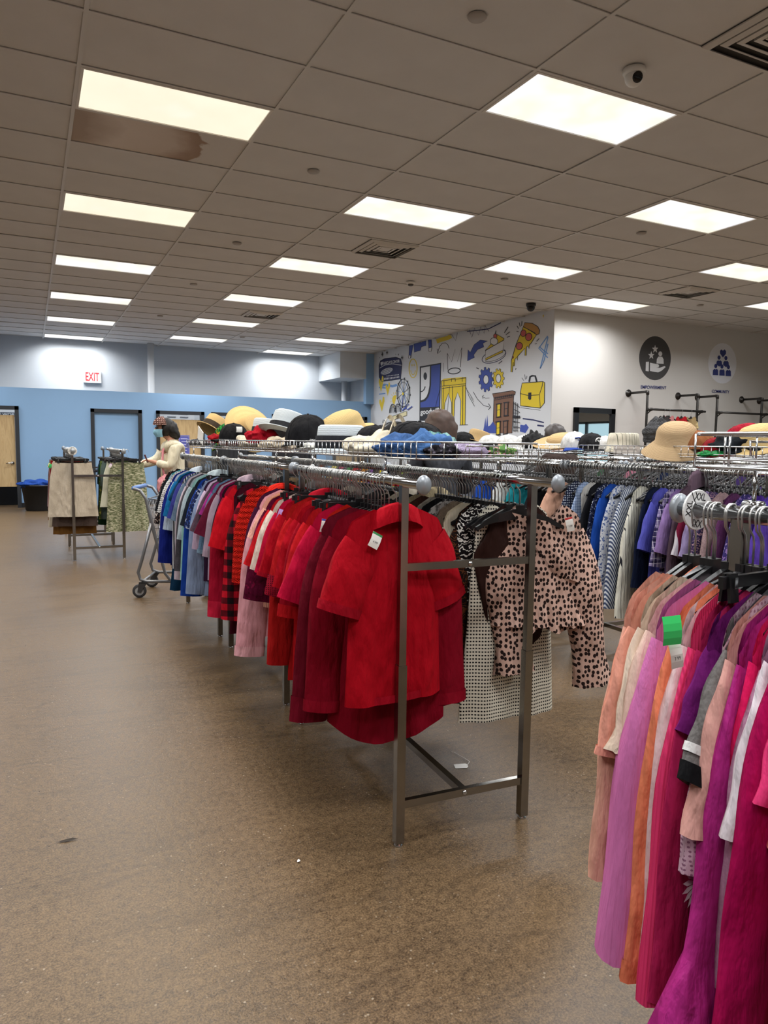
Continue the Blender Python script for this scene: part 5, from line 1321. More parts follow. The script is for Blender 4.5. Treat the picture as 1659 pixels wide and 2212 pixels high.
C(-1.48, 'shirt', 'blue gingham shirt with red-printed price tag', 'shirt', F('tartan', (150, 172, 206), (96, 122, 168), (220, 226, 234), s=0.3), 12, hem=0.5, sleeve='long', tagp=dict(x=-0.14, y=-0.036, z=1.08, strip=(200, 60, 70), rot=(0, R(12), 0)))
C(-1.40, 'blouse', 'navy blouse with pale dots', 'blouse', F('dots', (26, 32, 56), (200, 206, 216)), 8, hem=0.5, sleeve='long')
cl = [('peach', (226, 176, 150)), ('black', (24, 24, 28)), ('teal', (30, 130, 140)), ('white', (220, 220, 216)), ('royal blue', (36, 84, 190)), ('grey', (136, 138, 142)), ('brown', (110, 82, 62)), ('navy', (28, 36, 70)), ('olive', (100, 104, 70)), ('cream', (222, 212, 188)), ('pink', (216, 150, 170)), ('lime green', (150, 190, 70)), ('charcoal', (56, 58, 62)), ('yellow', (230, 206, 50)), ('violet', (140, 90, 170)), ('orange', (220, 150, 60)), ('red', (190, 50, 50)), ('leaf green', (70, 150, 80)), ('rose', (200, 90, 120)), ('pale yellow', (232, 222, 130)), ('sky blue', (140, 180, 214)), ('chestnut', (120, 70, 46))]
for k, (nm, c) in enumerate(cl):
    C(-1.25 + k * 0.21, 'top', '%s top in the second row, beyond the hat baskets' % nm, 'top', F('plain', c), None, hem=0.55, sleeve='elbow', res=0.6)
for k in range(26):
    y = -2.80 + k * 0.055; hanger(2.45, y, R(rnd.uniform(-16, 16)), HL3[0], HL3[1])
filler(2.45, [-2.77 + k * 0.031 for k in range(200)], 'packed wire hooks and black hangers along the second row')
filler(3.0, [-2.8 + k * 0.04 for k in range(120)], 'packed wire hooks on the rear rail of the second row')
filler(4.7, [-1.45 + k * 0.045 for k in range(80)], 'packed wire hooks in the farthest row')
fc = [('black', (30, 30, 34)), ('purple', (80, 60, 120)), ('white', (210, 210, 210)), ('navy', (40, 50, 80)), ('pink', (200, 130, 150)), ('green', (70, 110, 80)), ('grey', (120, 120, 124)), ('red', (150, 40, 50))]
for k, (nm, c) in enumerate(fc):
    garment('top', '%s top in the farthest row, before the mirror and mural' % nm, 'top', 'tops in the farthest row', 4.7, -1.35 + k * 0.42, F('plain', c), R(rnd.uniform(-6, 8)), hem=0.6, sleeve='elbow', res=0.6, hlabel=HL6[0], hgroup=HL6[1])

# --- pink rail, nearest the aisle
PX = 0.32
def D(y, name, label, cat, m, yaw=8, **kw):
    kw.setdefault('hlabel', HL4[0]); kw.setdefault('hgroup', HL4[1]); kw.setdefault('sw', 0.215); kw.setdefault('res', 1.3); kw.setdefault('top', 1.168)
    if y < -4.33: y = -4.33 + (y + 4.33) * 0.62
    return garment(name, label, cat, G4, PX + kw.pop('dx', 0), y, m, R(yaw), **kw)
VEL = F('velvet', (216, 136, 112), (232, 170, 150))
D(-4.115, 'jacket', 'peach velvet jacket with broad sleeves at the end of the pink rail', 'jacket', VEL, 10, hem=0.55, sleeve='wide', sleeve_len=0.23, sww=0.085, sa=16, collar=(F('velvet', (206, 112, 80), (222, 140, 110)), dict(stand=0.008, fall=0.018)), cuff=(F('velvet', (210, 132, 112), (226, 160, 142)), 2))
D(-4.10, 'dress', 'pale peach velvet dress reaching below the velvet jacket', 'dress', F('velvet', (222, 156, 134), (236, 186, 166)), 10, hem=0.53, ww=0.235, hw=0.205, fold=0.02, nf=4, sleeve='long', sleeve_len=0.48, sww=0.052, sa=6)
CREAM = F('plain', (232, 210, 188))
e = D(-4.145, 'blouse', 'cream blouse with a frilled elbow sleeve', 'blouse', CREAM, 9, hem=0.62, sleeve='elbow', sleeve_len=0.21, sa=13, sww=0.075, flare=0.012)
price_tag(e, -0.235, -0.035, 0.845 - 0.62, w=0.045, h=0.105, rot=(0, R(8), 0), strip=(50, 160, 90), txt='1.99')
D(-4.165, 'blouse', 'pale cream-pink blouse with a gathered cuff', 'blouse', F('plain', (234, 200, 184)), 8, hem=0.60, sleeve='elbow', sleeve_len=0.27, sa=9, sww=0.07, cuff=(F('plain', (238, 214, 196)), 3))
LILAC = F('crinkle', (196, 92, 158), (222, 136, 190))
D(-4.20, 'dress', 'long orchid pink crinkled dress with smocked shoulders', 'dress', LILAC, 7, hem=0.46, sw=0.225, ww=0.245, hw=0.275, t=0.05, fold=0.014, nf=2, sleeve='long', sleeve_len=0.58, sww=0.07, sa=6, sm=LILAC, res=1.6, collar=(F('plain', (226, 206, 214)), dict(stand=0.004, fall=0.012)))
D(-4.235, 'shirt', 'coral orange linen shirt with a buttoned cuff', 'shirt', F('plain', (240, 136, 100)), 7, hem=0.5, sleeve='long', sleeve_len=0.60, sww=0.066, sa=5, cuff=(F('plain', (232, 126, 92)), 2), collar=(F('plain', (242, 140, 108)), dict(stand=0.008, fall=0.02)))
D(-4.252, 'top', 'thin white-pink top between the coral shirt and the ribbed sweater', 'top', F('plain', (236, 206, 208)), 7, hem=0.56, sleeve='long', sleeve_len=0.56)
D(-4.272, 'sweater', 'hot pink ribbed long-sleeved sweater with a green paper label', 'sweater', F('rib', (222, 50, 104), (234, 66, 120)), 7, hem=0.45, sleeve='long', sleeve_len=0.62, sww=0.05, sa=6)
GREEN_TAG = bpy.data.objects[[o.name for o in bpy.data.objects if o.get('label', '').startswith('hot pink ribbed')][0]]
w_ = on_y(1451, 1362, -4.325); gl = Matrix.Rotation(-R(7), 3, 'Z') @ (w_ - Vector((PX, -4.272, 0.45)))
price_tag(GREEN_TAG, gl.x, gl.y, gl.z, w=0.033, h=0.05, c=(56, 214, 110), rot=(0, R(-5), R(-25)))
price_tag(GREEN_TAG, gl.x + 0.02, gl.y + 0.004, gl.z - 0.045, w=0.022, h=0.05, rot=(0, R(-12), R(-25)), txt='7.99')
e = D(-4.292, 'tee_shirt', 'dark rose tee printed with a white daisy', 'top', F('plain', (176, 32, 84)), 7, hem=0.43, sleeve='long', sleeve_len=0.6, sww=0.06)
m_ = MB()
for k in range(9):
    a = R(100 + k * 22); m_.add([(-0.245, -0.04, 0.24), (-0.245 + 0.034 * math.cos(a - 0.16), -0.041, 0.24 + 0.034 * math.sin(a - 0.16)), (-0.245 + 0.048 * math.cos(a), -0.041, 0.24 + 0.048 * math.sin(a)), (-0.245 + 0.034 * math.cos(a + 0.16), -0.041, 0.24 + 0.034 * math.sin(a + 0.16))], [(0, 1, 2, 3)])
m_.build('daisy_print', TAGW, e)
D(-4.306, 'top', 'dark purple velvet top glimpsed behind the ringer tee', 'top', F('velvet', (86, 16, 84), (120, 30, 110)), 7, hem=0.7, sleeve='cap')
GREYJ = F('heather', (118, 114, 112), (98, 94, 92))
e = D(-4.32, 'tee_shirt', 'grey ringer tee sleeve edged in black and white', 'top', GREYJ, 12, hem=0.66, sleeve='short', sleeve_len=0.215, sa=30, sww=0.085, cuff=(F('plain', (18, 18, 20)), 3), cuff2=(F('plain', (216, 214, 212)), 5, 3))
D(-4.335, 'top', 'pale lilac eyelet top with a mesh-trimmed sleeve', 'top', F('eyelet', (218, 184, 200), (170, 120, 144)), 8, hem=0.6, sleeve='long', sleeve_len=0.34, sww=0.075, sa=9, cuff=(F('eyelet', (214, 176, 194), (150, 104, 130), s=0.7), 4))
DUSTY = F('plain', (216, 160, 150))
e = D(-4.36, 'blouse', 'dusty pink cape-sleeved blouse with brass eyelets', 'blouse', DUSTY, 9, hem=0.48, sw=0.23, sleeve='wide', sleeve_len=0.27, sa=15, sww=0.088)
for (x_, z_) in ((-0.265, 0.86), (-0.225, 0.835)):
    g_ = MB(); g_.lathe([(0.0045, 0.0), (0.0085, 0.0), (0.0095, 0.0015), (0.0075, 0.003), (0.0045, 0.0025)], 16, Matrix(((1, 0, 0, x_), (0, 0, -1, -0.024), (0, 1, 0, z_ - 0.48), (0, 0, 0, 1))), caps=(False, False)); g_.build('eyelet_ring', mat('brass', (196, 168, 110), 0.25, 1.0), e, True)
MAG = F('plain', (178, 44, 128), rough=0.5)
D(-4.395, 'dress', 'magenta satin dress with a flounced sleeve end', 'dress', MAG, 8, hem=0.54, sw=0.225, sleeve='long', sleeve_len=0.59, sww=0.052, sa=8, flare=0.055)
D(-4.425, 'top', 'shocking pink top with a shirred short sleeve', 'top', F('plain', (222, 26, 92)), 8, hem=0.5, sleeve='elbow', sleeve_len=0.30, sww=0.05, sa=6)
D(-4.45, 'cardigan', 'greyish lilac cardigan', 'cardigan', F('heather', (186, 138, 164), (170, 122, 150)), 8, hem=0.55, sleeve='long', sleeve_len=0.5)
D(-4.472, 'top', 'white top peeping between the lilac and deep pink ones', 'top', F('plain', (226, 214, 220)), 8, hem=0.44, sleeve='short')
D(-4.50, 'sweatshirt', 'deep raspberry sweatshirt with a long hanging sleeve', 'sweatshirt', F('plain', (172, 8, 80)), 9, hem=0.53, sw=0.235, sleeve='long', sleeve_len=0.56, sww=0.06, sa=7, t=0.035)
D(-4.54, 'tee_shirt', 'rose pink tee with a flared short sleeve', 'top', F('plain', (232, 60, 120)), 9, hem=0.55, sleeve='short', sleeve_len=0.18, sa=20, sww=0.10)
D(-4.575, 'shirt', 'salmon pink shirt with a turned-up cuff', 'shirt', F('plain', (236, 112, 116)), 9, hem=0.45, sleeve='elbow', sleeve_len=0.23, sa=14, cuff=(F('plain', (240, 126, 126)), 3))
D(-4.61, 'top', 'orchid sleeveless top at the near end of the pink rail', 'top', F('plain', (226, 90, 160)), 9, hem=0.5, sleeve='short')
D(-4.645, 'dress', 'coral dress at the near end of the pink rail', 'dress', F('plain', (240, 110, 96)), 9, hem=0.42, sleeve='elbow')
D(-4.71, 'top', 'white top with fine rose stripes at the near end of the pink rail', 'top', F('stripe_h', (232, 222, 218), (206, 150, 150), s=0.6), 9, hem=0.36, sleeve='short')
D(-4.77, 'blouse', 'black blouse with coral and teal flowers at the near end of the pink rail', 'blouse', F('speckle', (30, 28, 34), (226, 96, 90), (50, 120, 110), s=2), 9, hem=0.6, sleeve='elbow')
for k in range(9):
    y = -4.16 - k * 0.036; hanger(PX, y, R(rnd.uniform(-8, 14)), HL4[0], HL4[1], 'clip' if k == 4 else 'top')

# --- skirts and trousers by the fitting rooms
def S(x, y, name, label, cat, m, **kw):
    yw = R(kw.pop('yaw', rnd.uniform(-6, 6)))
    return bottom(name, label, cat, G5, x, y, m, yw, hlabel=HL5[0], hgroup=HL5[1], **kw)
SX0, SX1 = -0.505, 0.045
S(SX0 + 0.0, 3.955, 'skirt', 'long beige linen A-line skirt clipped at the rack end', 'skirt', F('heather', (206, 194, 176), (194, 182, 164)), yaw=-4, hem=0.52, w=0.215, hw=0.275, nf=1.4, fold=0.014, top=1.155)
S(SX0 + 0.02, 4.03, 'skirt', 'dark taupe skirt hanging below the beige one', 'skirt', F('plain', (84, 70, 64)), yaw=-6, hem=0.40, w=0.2, hw=0.25)
S(SX0 + 0.02, 4.09, 'skirt', 'ochre brown corduroy skirt, lowest under the beige one', 'skirt', F('rib', (104, 70, 30), (116, 80, 38)), yaw=-3, hem=0.30, w=0.2, hw=0.24)
S(SX0, 4.16, 'skirt', 'cream lined skirt behind the taupe one', 'skirt', F('plain', (214, 202, 180)), yaw=-8, hem=0.38, w=0.2, hw=0.27)
S(SX1 + 0.06, 3.965, 'trousers', 'green and cream rippled-print wide trousers', 'trousers', F('ripple', (96, 104, 74), (150, 152, 118), (206, 202, 176), s=0.4), yaw=5, hem=0.32, w=0.195, hw=0.255, fold=0.018, nf=3, top=1.155, tagp=dict(x=-0.2, y=-0.04, z=1.12, c=(236, 226, 236), strip=(150, 96, 176), rot=(0, R(30), 0)))
S(SX1 + 0.03, 4.04, 'skirt', 'white lace skirt edging out behind the rippled trousers', 'skirt', F('plain', (216, 216, 196)), yaw=9, hem=0.62, w=0.2, hw=0.29)
S(SX1 - 0.03, 4.12, 'jeans', 'grey-green denim jeans', 'jeans', F('heather', (96, 112, 108), (80, 96, 94)), legs=True, hem=0.46, w=0.18, hw=0.16)
S(SX1 - 0.03, 4.25, 'skirt', 'lime flower print skirt', 'skirt', F('speckle', (96, 116, 66), (200, 196, 90), (60, 90, 60), s=1.6), hem=0.45, w=0.19, hw=0.22)
S(SX1 - 0.03, 4.40, 'trousers', 'dark green trousers', 'trousers', F('plain', (24, 60, 34)), legs=True, hem=0.36, w=0.18, hw=0.18)
S(SX1 - 0.03, 4.55, 'trousers', 'navy windowpane checked trousers', 'trousers', F('tartan', (26, 34, 60), (20, 28, 50), (130, 146, 176), s=0.6), legs=True, hem=0.4, w=0.18, hw=0.17)
sk = [('red', (150, 20, 34)), ('black', (24, 24, 28)), ('dusty pink', (196, 142, 128)), ('caramel brown', (140, 96, 50)), ('dark chocolate', (50, 36, 32)), ('pale mauve', (170, 140, 146))]
for k, (nm, c) in enumerate(sk):
    S(SX0 - 0.03, 4.24 + k * 0.14, 'skirt', '%s skirt behind the beige skirt on the small rack' % nm, 'skirt', F('plain', c), hem=0.42 + 0.07 * (k % 3), w=0.19, hw=0.23, tagp=dict(x=-0.2, c=[(60, 190, 100), (240, 190, 60), (236, 232, 226)][k % 3], rot=(0, R(20), 0)) if k < 4 else None)
for k in range(8):
    y = 4.02 + k * 0.15; hanger(SX0, y, R(rnd.uniform(-14, 14)), HL5[0], HL5[1], 'clip')
for k in range(8):
    y = 4.02 + k * 0.15; hanger(SX1, y, R(rnd.uniform(-14, 14)), HL5[0], HL5[1], 'clip')
filler(SX0, [4.0 + k * 0.035 for k in range(36)], 'packed wire hooks on the rail of the beige skirt', BODYM=CLIPBAR)
filler(SX1, [4.0 + k * 0.035 for k in range(36)], 'packed wire hooks on the rail of the rippled trousers', BODYM=CLIPBAR)
# --- four small hangers with baby clothes on the wall pipe
for k, (x, c, nm) in enumerate(((8.80, (70, 66, 66), 'dark'), (8.92, (226, 150, 150), 'pale pink'), (9.22, (200, 40, 50), 'red'), (9.45, (200, 180, 130), 'straw yellow'))):
    garment('wall_top', '%s little top hung on the iron pipe rail' % nm, 'top', 'little tops on the pipe rail', x, YR - 0.56, F('plain', c), R(84), hem=1.55, sw=0.14, sleeve='short', sleeve_len=0.1, res=0.6, z=2.062, hlabel='slim dark hanger on the iron pipe rail below the emblem', hgroup='hangers on the iron pipe rail')
# ================================================================== PEOPLE
SKIN = mat('skin', (190, 138, 112), 0.55, var=0.05, vs=20)
def skin_mesh(name, chains, m, sub=2, root=0):
    """chains: list of [(point, rx, ry) ...]; equal points are welded, so limbs branch from the trunk"""
    idx = {}; vs = []; rad = []; ed = []
    for ch in chains:
        prev = None
        for p, rx, ry in ch:
            k = tuple(round(c, 4) for c in p)
            if k not in idx: idx[k] = len(vs); vs.append(k); rad.append((rx, ry))
            i = idx[k]
            if prev is not None: ed.append((prev, i))
            prev = i
    me = bpy.data.meshes.new(name); me.from_pydata(vs, ed, [])
    bm = bmesh.new(); bm.from_mesh(me); lay = bm.verts.layers.skin.verify()
    bm.verts.ensure_lookup_table()
    for i, v in enumerate(bm.verts): v[lay].radius = rad[i]; v[lay].use_root = (i == root)
    bm.to_mesh(me); bm.free()
    o = bpy.data.objects.new(name, me); COL.objects.link(o)
    sk = o.modifiers.new('skin', 'SKIN'); sk.use_smooth_shade = True
    sb = o.modifiers.new('sub', 'SUBSURF'); sb.levels = sub; sb.render_levels = sub
    dg = bpy.context.evaluated_depsgraph_get()
    me2 = bpy.data.meshes.new_from_object(o.evaluated_get(dg)); me2.name = name
    bpy.data.objects.remove(o); bpy.data.meshes.remove(me)
    me2.materials.clear(); me2.materials.append(m)
    me2.polygons.foreach_set('use_smooth', [True] * len(me2.polygons))
    return me2
def hand_chain(w, d, s_, curl, size=1.0):
    """palm and five bent fingers growing from wrist w along direction d; s_ = thumb side"""
    d = Vector(d).normalized(); side = Vector((0, s_, 0)); side = (side - d * side.dot(d)).normalized(); dn = d.cross(side) * s_
    w = Vector(w); palm = w + d * 0.055 * size; out = [[(w, 0.022, 0.018), (palm, 0.026, 0.016)]]
    for k, (off, L) in enumerate(((0.030, 0.070), (0.010, 0.080), (-0.010, 0.075), (-0.028, 0.058))):
        b = palm + d * 0.030 * size + side * off * size
        p1 = b + (d * math.cos(curl) - dn * math.sin(curl)) * L * 0.5 * size
        p2 = p1 + (d * math.cos(2 * curl) - dn * math.sin(2 * curl)) * L * 0.5 * size
        out.append([(palm, 0.026, 0.016), (b, 0.010, 0.009), (p1, 0.0085, 0.008), (p2, 0.006, 0.006)])
    t1 = w + d * 0.03 * size + side * 0.034 * size; t2 = t1 + (d * 0.6 + side * 0.5).normalized() * 0.03 * size; t3 = t2 + (d * 0.9 - dn * 0.2).normalized() * 0.028 * size
    out.append([(palm, 0.026, 0.016), (t1, 0.012, 0.011), (t2, 0.009, 0.009), (t3, 0.006, 0.006)])
    return out
def blob(name, m, c, r, parent, amp=0.1, fr=3.0, seed=0, seg=20, fn=None, smooth=True):
    mb = MB(); rows = []
    for i in range(seg + 1):
        th = PI * i / seg; row = []
        for j in range(2 * seg):
            ph = PI * j / seg
            d = Vector((math.sin(th) * math.cos(ph), math.sin(th) * math.sin(ph), math.cos(th)))
            s_ = 1 + amp * noise.noise(d * fr + Vector((seed * 3.1, seed, 0)))
            p = Vector((d.x * r[0], d.y * r[1], d.z * r[2])) * s_
            if fn: p = fn(p, d)
            row.append(Vector(c) + p)
        rows.append(row)
    mb.sheet(rows, True); me = mb.mesh(name, m, True); merge(me, 1e-5)
    me.polygons.foreach_set('use_smooth', [smooth] * len(me.polygons))
    return link_mesh(name, me, parent)
def person(label, loc, yaw, H, jacket, trousers, armL, armR, hairm, tilt=0.05, mask=False, long_hair=False):
    """faces local +x; arms given as (elbow, wrist, hand direction) in local metres for a 1.60 m body"""
    k = H / 1.60
    e = empty('person', loc, yaw, label, 'person'); e.scale = (k, k, k)
    pel, waist, chest, neck0 = (0, 0, 0.86), (0.0, 0, 1.02), (0.0, 0, 1.20), (0.012, 0, 1.335)
    neck, hd0, hd1, hd2 = (0.018 + tilt * .4, 0, 1.385), (0.03 + tilt, 0, 1.44), (0.035 + tilt, 0, 1.50), (0.02 + tilt, 0, 1.555)
    upp = (0.005, 0, 1.285)
    trunk = [(pel, .135, .10), (waist, .115, .085), (chest, .135, .095), (upp, .095, .08), (neck0, .055, .055), (neck, .047, .047), (hd0, .066, .078), (hd1, .076, .090), (hd2, .055, .065)]
    ch = [trunk]; legs = []; jc = [[(pel, .165, .125), (waist, .15, .115), (chest, .175, .125), (upp, .145, .115), (neck0, .085, .085), ((0.014, 0, 1.36), .07, .07)]]
    for s_ in (-1, 1):
        hip, knee, ank, toe = (0, s_ * .085, .80), (0.02, s_ * .10, .45), (-.01, s_ * .10, .075), (.13, s_ * .115, .035)
        lg = [(pel, .135, .10), (hip, .088, .088), (knee, .058, .058), (ank, .036, .036), (toe, .036, .026)]
        ch.append(lg); legs.append([(pel, .15, .115), (hip, .098, .098), (knee, .07, .07), ((-.01, s_ * .10, .10), .062, .062)])
    for s_, (el, wr, hdir) in ((1, armL), (-1, armR)):
        sh = (0.0, s_ * .155, 1.275)
        ch.append([(upp, .095, .08), (sh, .05, .05), (el, .038, .038), (wr, .024, .022)])
        ch += hand_chain(wr, hdir, -s_, 0.45)
        back = Vector(wr) + (Vector(el) - Vector(wr)).normalized() * 0.015
        jc.append([(upp, .145, .115), ((0.0, s_ * .16, 1.275), .078, .075), (el, .062, .062), (tuple(back), .048, .046)])
    link_mesh('body', skin_mesh('body', ch, SKIN), e)
    link_mesh('jacket', skin_mesh('jacket', jc, jacket), e)
    link_mesh('trousers', skin_mesh('trousers', legs, trousers), e)
    for s_ in (-1, 1):
        m_ = MB(); pr = [(0.0, -0.012), (0.008, -0.010), (0.012, 0), (0.008, .010), (0, .012)]
        m_.lathe(pr, 10, Matrix.Translation((hd1[0] + 0.080, s_ * .032, hd1[2] - 0.012)), caps=(False, False)); m_.build('eye', mat('eye_dark', (30, 24, 22), 0.3), e, True)
        blob('ear', SKIN, (hd1[0] - 0.005, s_ * .082, hd1[2] - 0.02), (.018, .010, .030), e, seg=8)
        m_ = MB(); m_.box((-.0 + 0.05, s_ * .11, 0.03), (.25, .085, .06)); m_.build('shoe', mat('shoe_dark', (40, 40, 44), 0.5), e)
    blob('nose', SKIN, (hd1[0] + 0.090, 0, hd1[2] - 0.035), (.018, .012, .022), e, seg=8)
    blob('mouth', mat('lips', (160, 90, 84), 0.5), (hd1[0] + 0.078, 0, hd1[2] - 0.075), (.012, .024, .007), e, seg=8)
    cx, cz = hd1[0], hd1[2]
    def hf(p, d):
        if d.x > 0.35 and d.z < 0.45: p = p * (1 - 0.30 * min(1, (d.x - 0.35) * 3))
        if long_hair and d.z < 0.1: p.z *= 1 + 2.2 * min(1, (0.1 - d.z)); p.x = min(p.x, 0.02) - 0.05 * min(1, max(0, -d.z)); p.y *= 1.15
        return p
    blob('hair', hairm, (cx - 0.022, 0, cz + (0.002 if long_hair else -0.005)), (.105, .112, .115), e, amp=0.08, fr=5, seed=int(H * 100), fn=hf)
    return e, (cx, cz)
HAIRK = mat('hair_black', (15, 13, 14), 0.6, var=0.2, vs=30)
HAIRB = mat('hair_brown', (62, 42, 32), 0.6, var=0.2, vs=40)
FLEECE = F('plain', (236, 228, 202))
yaw_w = R(180)
pw, (hx, hz) = person('woman in cream fleece, spotted headscarf and pale blue face mask by the skirt rack', (0.70, 4.30, 0), yaw_w, 1.70, FLEECE, F('plain', (60, 66, 86)),
    armL=((0.06, 0.20, 1.03), (0.235, 0.13, 1.085), (0.9, -0.2, 0.25)), armR=((0.17, -0.20, 1.09), (0.42, -0.18, 1.03), (1, 0, -0.1)), hairm=HAIRK, tilt=0.07)
def hf2(p, d):
    p.x -= 0.05 * max(0, -d.z) * 1.2; return p
blob('bob', HAIRK, (hx - 0.085, 0.0, hz - 0.035), (.088, .118, .115), pw, amp=0.12, fr=4, seed=5, fn=hf2)
sc = MB(); rows = []
for i in range(9):
    th = PI * (0.04 + 0.42 * i / 8); row = []
    for j in range(19):
        ph = -PI / 2 * 1.15 + PI * 1.15 * j / 18
        row.append(Vector((hx + 0.012 + .118 * math.sin(th) * math.cos(ph) * 0.95, .119 * math.sin(th) * math.sin(ph), hz + 0.008 + .119 * math.cos(th))))
    rows.append(row)
sc.sheet(rows); sc.build('headscarf', F('dots', (92, 62, 54), (206, 170, 160), s=1.4), pw, True)
mk = MB(); rows = []
for i in range(7):
    f = i / 6; z_ = hz - 0.028 - 0.092 * f; b_ = 0.104 + 0.022 * math.sin(PI * min(1, f * 1.1)) - 0.014 * f
    rows.append([Vector((hx + b_ * math.cos(a) ** 0.7 if math.cos(a) > 0.02 else hx + 0.0, .092 * math.sin(a), z_ + 0.004 * math.sin(6 * f * PI))) for a in [R(-82 + 164 * j / 14) for j in range(15)]])
mk.sheet(rows); mk.build('face_mask', F('stripe_h', (150, 196, 216), (136, 184, 206), s=0.5), pw, True)
st = MB(); st.tube([(0.05, 0.05, 1.34), (0.135, 0.12, 1.22), (0.15, 0.155, 1.05), (0.13, 0.175, 0.9)], 0.014, 6); st.build('bag_strap', F('plain', (226, 150, 158)), pw, True)
blob('shoulder_bag', F('plain', (232, 158, 166)), (0.12, 0.2, 0.80), (.10, .05, .14), pw, amp=0.15, seed=2)
ph_ = MB(); ph_.box((0.325, 0.115, 1.125), (0.012, 0.065, 0.10), m=Matrix.Rotation(R(20), 3, 'Y')); po = ph_.build('phone', mat('phone_wine', (92, 40, 46), 0.3)); po.parent = None
po.matrix_world = Matrix.Translation((0.70, 4.30, 0)) @ Matrix.Rotation(yaw_w, 4, 'Z') @ Matrix.Scale(1.70 / 1.60, 4)
tag(po, 'wine-coloured phone held by the woman in the cream fleece', 'phone')
person('long brown-haired shopper in a grey top behind the hat basket', (1.84, -0.50, 0), R(75), 1.67, F('plain', (70, 72, 78)), F('plain', (40, 44, 60)),
    armL=((0.12, 0.22, 1.02), (0.30, 0.16, 1.10), (1, -0.1, 0.1)), armR=((0.10, -0.22, 1.02), (0.30, -0.16, 1.12), (1, 0.1, 0.1)), hairm=HAIRB, long_hair=True)
person('dark-haired shopper behind the straw sun hat in the second row', (3.50, 0.15, 0), R(100), 1.62, F('plain', (60, 48, 44)), F('plain', (40, 40, 48)),
    armL=((0.10, 0.22, 1.02), (0.28, 0.16, 1.10), (1, -0.1, 0.1)), armR=((0.10, -0.22, 1.02), (0.28, -0.16, 1.10), (1, 0.1, 0.1)), hairm=mat('hair_dark', (44, 34, 30), 0.5, var=0.2, vs=30))

